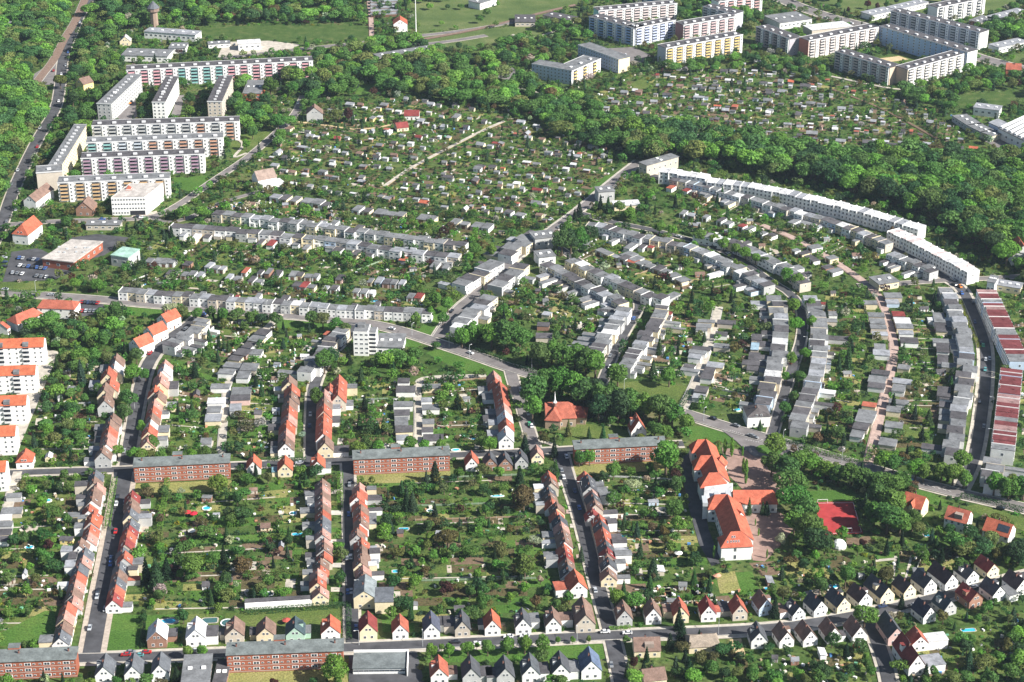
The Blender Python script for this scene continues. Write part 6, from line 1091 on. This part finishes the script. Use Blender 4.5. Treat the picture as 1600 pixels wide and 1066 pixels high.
for a_ in (([(712, 538), (760, 554), (800, 571), (845, 588)], 1.6, 2.2, DG, 'long clipped hedge under the trees along the avenue bend'), ([(1256, 700), (1290, 712), (1343, 725), (1356, 722), (1362, 700)], 1.8, 2, BT, 'bright hedge round the corner garden of the pink alley'), ([(1225, 692), (1250, 697)], 1.4, 2, DG, 'short hedge before the avenue end of the tree lined street'),
  ([(962, 614), (1000, 628), (1058, 645), (1072, 625), (1080, 612)], 1.4, 2, DG, 'dark hedge bordering the lawn triangle on the avenue'), ([(262, 752), (250, 830)], 1.8, 2, BT, 'vertical hedge in the gardens right of the brick block'), ([(264, 755), (262, 790), (250, 840)], 0.1, .1, BT, ''), ([(532, 745), (531, 795)], 2.4, 2.2, BT, 'tall bright hedge beside the dark middle street'), ([(180, 752), (172, 800), (168, 830)], 2, 2, BT, 'tall hedge on the lower left street'),
  ([(384, 960), (470, 954), (545, 948), (546, 1004)], 1.8, 1.8, DG, 'hedge folding round the garden by the orange corner house'), ([(225, 958), (223, 1016)], 1.6, 1.5, BK, 'dark hedge between empty plot and pool garden'), ([(90, 728), (140, 724)], 1.4, 2, DG, 'dark hedge along the middle street in the west'), ([(418, 720), (436, 720)], 1.4, 1.8, DG, 'short hedge in front of the red gabled row'), ([(445, 722), (478, 720)], 1.4, 1.8, DG, 'short hedge left of the dark street mouth'),
  ([(1500, 777), (1540, 785), (1600, 800)], 1.4, 3, DG, 'dark hedge along the avenue in the far east'), ([(582, 342), (700, 352), (790, 366)], .1, .1, DG, ''), ([(430, 292), (560, 312), (700, 335), (792, 352), (850, 360)], 2.2, 3, DG, 'long dark hedge separating allotments from the terraces'), ([(0, 454), (60, 458), (80, 452)], 1, 2, BT, 'low hedge below the car park'), ([(952, 985), (985, 982)], 1.2, 1.2, BT, 'low hedge before the grey gabled house'), ([(1400, 160), (1440, 190), (1470, 222)], 2, 2.5, BK, 'dark hedge along the allotment path'),
  ([(1500, 470), (1512, 500), (1530, 545)], 1, 1.6, YG, 'low bright hedge by the straight street terrace'), ([(640, 980), (660, 978)], 1, 1, DG, ''), ([(195, 430), (280, 424)], 1.5, 1.5, MG, 'hedge below the green roofed hall'), ([(640, 795), (560, 798), (600, 797)], .1, .1, DG, ''), ([(578, 802), (660, 797)], 1.6, 2, MG, 'straight hedge across the garden beside the white annexed house'), ([(380, 900), (480, 895)], 1.6, 1.8, OL, 'olive hedge across the gardens left of the corner house'), ([(738, 840), (800, 835)], 1.6, 1.8, MG, 'hedge across the garden beside the copper path'), ([(930, 905), (960, 900)], 1.2, 1.4, MG, '')):
    if a_[4]: hedge(*a_)
for i, (a, c) in enumerate(fences[:70]):
    L = hypot(c[0]-a[0], c[1]-a[1]); yaw = atan2(c[1]-a[1], c[0]-a[0]); x, y = a; 
    if nearb(x, y, 2): continue
    col = random.choice(((.3, .22, .14), (.5, .5, .48), (.2, .28, .18))); t = empty('garden_fence', x, y, yaw); mb = MB(); mb.box(0, -.04, .25, L, .04, 1.2, 0, True); link('fence_panel', mb.mesh('fence_panel', 'panel'), t, col=col)
    mb = MB(); [mb.box(k*3, -.08, 0, k*3+.14, .08, 1.35) for k in range(int(L/3)+1)]; link('fence_posts', mb.mesh('fence_posts', 'concrete'), t); later(t, '%s garden fence' % ('wooden', 'grey', 'green')[((.3, .22, .14), (.5, .5, .48), (.2, .28, .18)).index(col)], 'fence', 'fences between the gardens', x+L/2*cos(yaw), y+L/2*sin(yaw))
# ---- pools
PL = [(104, 812, 5, 2.2, 'r', 'turquoise'), (262, 971, 7, 3.6, 'k', 'turquoise'), (328, 970, 6.5, 4, 'r', 'greenish'), (355, 974, 5, 5, 'o', 'dark'), (323, 795, 3.6, 3.6, 'o', 'blue'), (458, 803, 2.8, 2.8, 'o', 'turquoise'), (465, 835, 5, 2.2, 'r', 'pale blue'), (631, 827, 4.6, 2.4, 'r', 'turquoise'), (672, 799, 2.6, 2.6, 'o', 'dark'), (975, 838, 8, 2, 'r', 'turquoise'),
  (1303, 917, 4, 3, 'o', 'turquoise'), (1513, 985, 6, 2.4, 'r', 'turquoise'), (1450, 836, 4, 3.4, 'r', 'blue'), (622, 893, 5, 2.4, 'r', 'blue'), (712, 704, 4, 2.4, 'o', 'turquoise'), (744, 686, 5, 1.8, 'r', 'turquoise'), (408, 587, 4, 2, 'o', 'turquoise'), (405, 604, 4, 2, 'o', 'turquoise'), (585, 471, 4, 2.6, 'r', 'turquoise'), (1067, 526, 4.5, 2.5, 'o', 'turquoise'),
  (1152, 641, 3.4, 3, 'o', 'turquoise'), (1425, 474, 3.4, 2, 'r', 'blue'), (74, 783, 3.6, 2.6, 'o', 'turquoise'), (46, 856, 3.6, 2.6, 'o', 'blue'), (106, 629, 3.4, 2.4, 'o', 'pale'), (420, 929, 3.6, 3, 'o', 'green'), (777, 776, 6, 1.5, 'o', 'turquoise'), (1200, 920, 3, 2, 'r', 'turquoise'), (945, 990, 0, 0, 'x', '')]
for px, py, a_, b_, sh, tn in PL:
    if sh == 'x': continue
    x, y = G(px, py); t = empty('garden_pool', x, y, R(5)); b1 = MB(); b2 = MB(); n = 20; pr = []
    for k in range(n):
        th = 2*pi*k/n; c_, s_ = cos(th), sin(th)
        if sh == 'r': m_ = max(abs(c_), abs(s_)); c_, s_ = c_/m_, s_/m_
        if sh == 'k': s_ *= 1+.35*c_
        pr.append((c_*a_/2, s_*b_/2))
    rim = .5 if sh != 'k' else 1.6; hgt = .45 if sh == 'o' else .22
    for k in range(n):
        p, q = pr[k], pr[(k+1) % n]; f = 1+2*rim/max(a_, b_); P2, Q2 = (p[0]*f, p[1]*f), (q[0]*f, q[1]*f); b1.quad((*p, hgt), (*P2, hgt), (*Q2, hgt), (*q, hgt)); b1.quad((*P2, 0), (*Q2, 0), (*Q2, hgt), (*P2, hgt)); b1.quad((*q, 0), (*p, 0), (*p, hgt), (*q, hgt))
    b2.quad(*[(*p, hgt-.1) for p in pr]); link('rim', b1.mesh('rim', 'slab_pale' if sh != 'o' else 'frame'), t); link('water', b2.mesh('water', 'pondwater' if tn in ('dark', 'greenish', 'green') else 'water'), t)
    later(t, '%s %s pool' % (tn, {'r': 'rectangular', 'o': 'round', 'k': 'kidney shaped'}[sh]), 'pool', 'garden pools', x, y)
# ---- cars
def car_parts():
    def loft(pr, w0, w1=None):
        b = MB(); n = len(pr); s = [(x, -w_, z) for x, z, w_ in pr]+[(x, w_, z) for x, z, w_ in pr]; b.v = s
        b.f = [tuple(range(n)), tuple(range(2*n-1, n-1, -1))]+[(i, n+i, n+(i+1) % n, (i+1) % n) for i in range(n)]; b.m = [0]*len(b.f); return b
    body = loft([(-2.1, .3, .82), (2.1, .3, .82), (2.15, .62, .8), (1.95, .85, .78), (1.0, .95, .8), (-1.95, .98, .8), (-2.15, .7, .8)], 0)
    cab = loft([(1.05, .94, .76), (.35, 1.36, .62), (-1.15, 1.38, .62), (-1.9, .97, .76)], 0); top = MB(); top.box(-1.12, -.6, 1.37, .33, .6, 1.43)
    wh = MB(); n = 12; wh.v = [(.32*cos(2*pi*k/n), s*.1, .32*sin(2*pi*k/n)) for s in (-1, 1) for k in range(n)]; wh.f = [tuple(range(n)), tuple(range(2*n-1, n-1, -1))]+[(k, n+k, n+(k+1) % n, (k+1) % n) for k in range(n)]; wh.m = [0]*len(wh.f)
    return body.mesh('body', 'metal'), cab.mesh('windows', 'glass'), top.mesh('car_roof', 'metal'), wh.mesh('wheel', 'rubber')
CAR = car_parts(); CC = {'red': (.4, .02, .02), 'white': (.75, .75, .75), 'silver': (.42, .44, .46), 'black': (.02, .02, .025), 'blue': (.05, .12, .35), 'teal': (.1, .3, .3), 'dark blue': (.03, .05, .12), 'green': (.05, .3, .15), 'grey': (.2, .21, .22), 'orange': (.6, .2, .03)}
def car(x, y, yaw, c, words=None):
    t = empty('parked_car', x, y, yaw, .6); col = CC[c]; link('body', CAR[0], t, col=col); link('windows', CAR[1], t); link('car_roof', CAR[2], t, col=col)
    for a in (-1.35, 1.35):
        for s in (-.78, .78): link('wheel', CAR[3], t, (a, s, .32))
    later(t, words or '%s car' % c, 'car', 'cars on streets and car parks', x, y)
def roaddir(x, y):
    best = None
    for g in RL:
        for p, q in zip(g, g[1:]):
            d = abs(x-(p[0]+q[0])/2)+abs(y-(p[1]+q[1])/2)
            if best is None or d < best[0]: best = (d, atan2(q[1]-p[1], q[0]-p[0]))
    return best[1]
for px, py, c in ((197, 1026, 'red'), (217, 1027, 'teal'), (712, 1006, 'black'), (735, 554, 'white'), (1563, 797, 'black'), (184, 779, 'black'), (182, 790, 'white'), (181, 833, 'red'), (174, 875, 'dark blue'), (173, 884, 'blue'), (153, 927, 'black'), (152, 935, 'silver'), (545, 806, 'blue'), (546, 760, 'grey'), (548, 873, 'white'), (549, 927, 'silver'), (485, 650, 'silver'), (484, 668, 'dark blue'), (468, 726, 'silver'), (905, 796, 'blue'), (898, 770, 'dark blue'),
   (827, 665, 'green'), (953, 576, 'white'), (990, 500, 'blue'), (1536, 542, 'green'), (1540, 564, 'silver'), (1539, 580, 'teal'), (1521, 920, 'white'), (205, 1022, 'grey'), (955, 1042, 'grey'), (92, 160, 'white'), (84, 112, 'red'), (103, 104, 'silver'), (96, 118, 'white'), (88, 124, 'red'), (1500, 450, 'orange'), (1242, 20, 'red'), (1290, 30, 'white'), (1330, 38, 'white'), (1380, 46, 'silver'), (1240, 625, 'blue'), (1232, 655, 'silver'), (1060, 372, 'silver'), (880, 397, 'black'), (320, 727, 'grey'), (980, 992, 'white'), (930, 925, 'silver'), (860, 345, 'silver'), (612, 516, 'white'), (80, 463, 'silver'), (1173, 683, 'grey'), (1420, 752, 'blue'), (30, 300, 'white'), (25, 330, 'silver'), (222, 342, 'white'), (190, 345, 'grey'), (160, 345, 'blue')):
    x, y = G(px, py); car(x, y, roaddir(x, y)+R(random.choice((0, 180))), c)
for r_, (p0, p1, n) in enumerate((((30, 405), (82, 410), 9), ((25, 416), (84, 423), 9), ((20, 428), (80, 436), 8), ((128, 474), (158, 476), 6), ((128, 488), (160, 488), 5), ((6, 398), (8, 432), 5), ((355, 72), (372, 71), 3), ((830, 672), (838, 690), 2), ((925, 82), (985, 88), 8))):
    for k in range(n):
        if random.random() < .72: x, y = G(p0[0]+(p1[0]-p0[0])*k/n, p0[1]+(p1[1]-p0[1])*k/n); car(x, y, R(random.uniform(82, 98) if r_ != 5 else 0), random.choices(['white', 'silver', 'black', 'grey', 'blue', 'red', 'dark blue', 'green'], [4, 5, 4, 3, 2, 1.5, 2, .3])[0])
for ri in (0, 2, 3, 4, 5, 6, 7, 8, 9, 10, 12, 14, 16, 20, 22, 24):
    g = RL[ri]; L = plen(g); pts = resample(g, max(2, int(L/7)))
    for i, (a, c) in enumerate(zip(pts, pts[1:])):
        if random.random() < (.1 if ri not in (6, 8, 12, 14, 24) else .2):
            yw = atan2(c[1]-a[1], c[0]-a[0]); s_ = random.choice((-1, 1))*(ROADS[ri][2]/2-1.1); X, Y = a[0]-sin(yw)*s_, a[1]+cos(yw)*s_; q = P(X, Y)
            if 5 < q[0] < 1595 and 0 < q[1] < 1064: car(X, Y, yw+random.choice((0, pi)), random.choices(['white', 'silver', 'black', 'grey', 'blue', 'red', 'dark blue', 'green'], [4, 5, 4, 3, 2, 1.5, 2, .4])[0])
# ---- street lamps, one yellow tram, parasols
def lampm():
    b = MB(); b.cyl(0, 0, 0, 8, .12, .08, 6); b.box(-.05, -.05, 7.9, 1.8, .05, 8.02, 0, True); h_ = MB(); h_.box(1.2, -.16, 7.8, 2.1, .16, 7.95, 0, True); return b.mesh('pole', 'galv'), h_.mesh('lamp_head', 'frame')
LM = lampm()
for px, py in ((931, 893), (915, 830), (897, 775), (944, 940), (549, 870), (549, 930), (549, 805), (548, 1010), (650, 522), (708, 540), (836, 575), (1105, 655), (980, 610), (1228, 690), (1320, 720), (200, 640), (420, 487), (500, 494), (300, 478), (1540, 640), (1537, 690), (1250, 545), (740, 556), (900, 998), (1120, 984), (1250, 974), (1460, 930), (660, 1004), (60, 455)):
    x, y = G(px, py); a = roaddir(x, y)+pi/2; x += 3.6*cos(a+pi); y += 3.6*sin(a+pi); t = empty('street_lamp', x, y, a); link('pole', LM[0], t); link('lamp_head', LM[1], t); later(t, 'grey street lamp', 'street lamp', 'street lamps', x, y)
x, y = G(130, 112); t = empty('tram', x, y, R(8), .6); tag(t, 'long yellow tram car near the crossing', 'tram'); mb = MB(); mb.box(-9, -1.3, .5, 9, 1.3, 1.6, 0, True); link('body', mb.mesh('body', 'panel'), t, col=(.75, .45, .04)); mb = MB(); mb.box(-8.9, -1.28, 1.6, 8.9, 1.28, 2.7, 0); link('windows', mb.mesh('windows', 'glass'), t); mb = MB(); mb.box(-9, -1.3, 2.7, 9, 1.3, 3.2, 0, True); link('tram_roof', mb.mesh('tram_roof', 'panel'), t, col=(.75, .5, .1))
for px, py, c, w_ in ((303, 808, (.5, .02, .04), 'crimson'), (293, 806, (.5, .03, .04), 'red'), (448, 975, (.4, .08, .06), 'rust red'), (1337, 1016, (.6, .05, .04), 'scarlet'), (1120, 905, (.6, .3, .2), 'salmon'), (300, 835, (.7, .68, .6), 'cream'), (202, 165, (.65, .2, .05), 'orange'), (1060, 870, (.7, .7, .68), 'white'), (990, 765, (.7, .7, .68), 'white')):
    x, y = G(px, py); t = empty('parasol', x, y); mb = MB(); mb.cyl(0, 0, 0, 2.4, .06, .06, 6); link('pole', mb.mesh('pole', 'galv'), t); mb = MB(); mb.cyl(0, 0, 2.1, 2.9, 2.0, .05, 8, 0, False); mb.cyl(0, 0, 2.12, 2.05, .05, 2.0, 8, 0, False); link('shade_cloth', mb.mesh('shade_cloth', 'panel'), t, col=c); later(t, '%s garden parasol' % w_, 'parasol', 'garden parasols', x, y)
# ---- haze over the town
b = MB(); b.box(-1900, -60, -1, 1900, 2600, 482, 0, True); hz = link('haze', b.mesh('haze', 'wall')); hz['kind'] = 'stuff'
m = D.materials.new('haze_air'); m.use_nodes = True; t = m.node_tree; t.nodes.remove(t.nodes['Principled BSDF']); pv = t.nodes.new('ShaderNodeVolumePrincipled'); pv.inputs['Density'].default_value = HAZE; pv.inputs['Color'].default_value = (.66, .82, 1, 1); pv.inputs['Anisotropy'].default_value = .2
t.links.new(pv.outputs[0], t.nodes['Material Output'].inputs['Volume']); hz.data.materials.clear(); hz.data.materials.append(m)
if HAZE <= 0: D.objects.remove(hz)
# ---------------------------------------------------------------- labels for what was sown: kind, and its rank from the nearest landmark
LMK = [(60, 1055, 'the cut-off bottom corner brick block'), (445, 1045, 'the bottom middle brick block'), (285, 750, 'the leftmost upper brick block'), (628, 740, 'the middle upper brick block'), (970, 725, 'the brick block beside the school'), (1150, 860, "the school's white end wall"), (1110, 745, "the school's stepped upper wings"), (1195, 795, "the school's low side wing"), (1308, 812, 'the red sports court'),
 (880, 655, 'the chapel with the white spire'), (1000, 682, 'the lone red gabled house'), (1185, 660, 'the dark hipped villa'), (570, 550, 'the white tower block'), (110, 395, 'the brick supermarket'), (195, 405, 'the pale green roofed hall'), (215, 325, 'the white office block'), (90, 485, 'the orange hipped hall house'), (39, 725, 'the orange hipped house in the west'), (246, 1005, 'the brown fronted white roofed house'),
 (192, 985, 'the empty lawn plot'), (592, 1040, 'the ten door garage block'), (800, 1020, 'the green with clipped trees'), (915, 960, 'the big beige corner house'), (1010, 1010, 'the wide brown bungalow'), (1355, 985, 'the bend with the round tree'), (1400, 1000, 'the pink gabled house'), (1432, 785, 'the villa with gable bay'), (1500, 805, 'the villa with grey dormer'), (1563, 825, 'the villa with solar panels'),
 (343, 640, 'the left concrete alley'), (652, 640, 'the middle concrete alley'), (1385, 600, 'the pink paved alley'), (1095, 570, 'the garage alley'), (1538, 620, 'the straight eastern street'), (842, 405, 'the flats at the crossing'), (905, 380, 'the poplar clump by the crossing'), (405, 280, 'the big white farmhouse'), (492, 185, 'the grey barn'), (640, 180, 'the red roofed clubhouse'), (690, 240, 'the middle of the allotment path'), (760, 300, 'the lower allotment corner'),
 (625, 45, 'the orange roofed house by the mast'), (640, 95, 'the long low nursery'), (870, 115, 'the blue grey school block'), (950, 60, 'the white and blue block'), (1100, 90, 'the yellow balconied block'), (1330, 80, 'the reddish apartment block'), (1440, 95, 'the long sky blue block'), (1400, 130, 'the courtyard block corner'), (1570, 205, 'the striped factory'), (1510, 205, 'the stepped garage sheds'), (1595, 400, 'the orange roof at the wood edge'),
 (345, 120, 'the pink and turquoise block'), (165, 160, 'the first end-on block'), (258, 165, 'the white end-on block'), (340, 165, 'the beige end-on block'), (260, 215, 'the plain white balcony block'), (180, 305, 'the tan balcony block'), (85, 240, 'the main road block'), (245, 35, 'the turreted tower'), (265, 62, 'the white roofed hall'), (80, 120, 'the tram crossing'), (20, 60, 'the western wood edge'), (1200, 180, 'the upper allotment field'), (1350, 200, 'the eastern allotments'), (1060, 160, 'the allotments by the yellow block'),
 (530, 350, 'the upper long terrace'), (420, 400, 'the gardens of the second long terrace'), (600, 480, 'the terrace along the upper avenue'), (300, 470, 'the avenue by the left terrace'), (780, 520, 'the avenue bend trees'), (960, 520, 'the narrow shaded street'), (1035, 420, 'the curved terrace gardens'), (1140, 400, 'the curved tree lined street'), (1240, 560, 'the straight tree lined street'), (1300, 320, 'the long white terrace'), (1460, 390, "the long white terrace's last part"), (1200, 260, 'the big eastern wood'), (1450, 290, 'the far end of the eastern wood'),
 (460, 640, 'the red gabled row by the dark street'), (165, 640, 'the western gabled row'), (240, 620, 'the western upper street'), (785, 630, 'the gabled row left of the chapel'), (120, 880, 'the lower left gabled row'), (190, 860, 'the lower left street houses'), (300, 860, 'the lower left garden block'), (400, 830, "the left garden block's middle"), (500, 850, 'the orange corner terrace'), (565, 850, 'the dark middle street'), (680, 860, 'the middle garden block'), (780, 850, "the middle garden block's far side"), (870, 830, 'the lower right gabled street'), (1010, 860, 'the gardens left of the school'), (1150, 920, 'the fresh lawn squares'), (1310, 900, 'the gardens below the red court'), (1470, 860, 'the gardens below the villas'), (1240, 1040, 'the bottom right gardens'), (1520, 1030, 'the bottom right corner'), (1060, 1050, 'the spruces at the bottom edge'), (60, 860, 'the lower western gardens'), (100, 650, 'the upper western gardens'), (300, 640, 'the gardens of the left alley'), (580, 640, 'the gardens of the middle alley'), (720, 640, 'the gardens near the chapel'), (1300, 570, 'the gardens of the pink alley'), (1440, 560, 'the gardens behind the straight street'), (1150, 540, 'the gardens of the garage alley'), (1040, 560, 'the gardens of the shaded street')]
LW = [(*G(a_, b_), c_) for a_, b_, c_ in LMK]; BUCK = {}
for (o, ph, x, y) in PENDING:
    k = min(range(len(LW)), key=lambda i: (LW[i][0]-x)**2+((LW[i][1]-y)*.8)**2); BUCK.setdefault((k, ph), []).append((hypot(LW[k][0]-x, LW[k][1]-y), o))
for (k, ph), v in BUCK.items():
    v.sort(key=lambda q: q[0]); lm = LW[k][2]
    for i, (_, o) in enumerate(v):
        o['label'] = ('%s nearest to %s' % (ph, lm)) if i == 0 else '%s, %s nearest to %s' % (ph, ordn(i+1), lm)
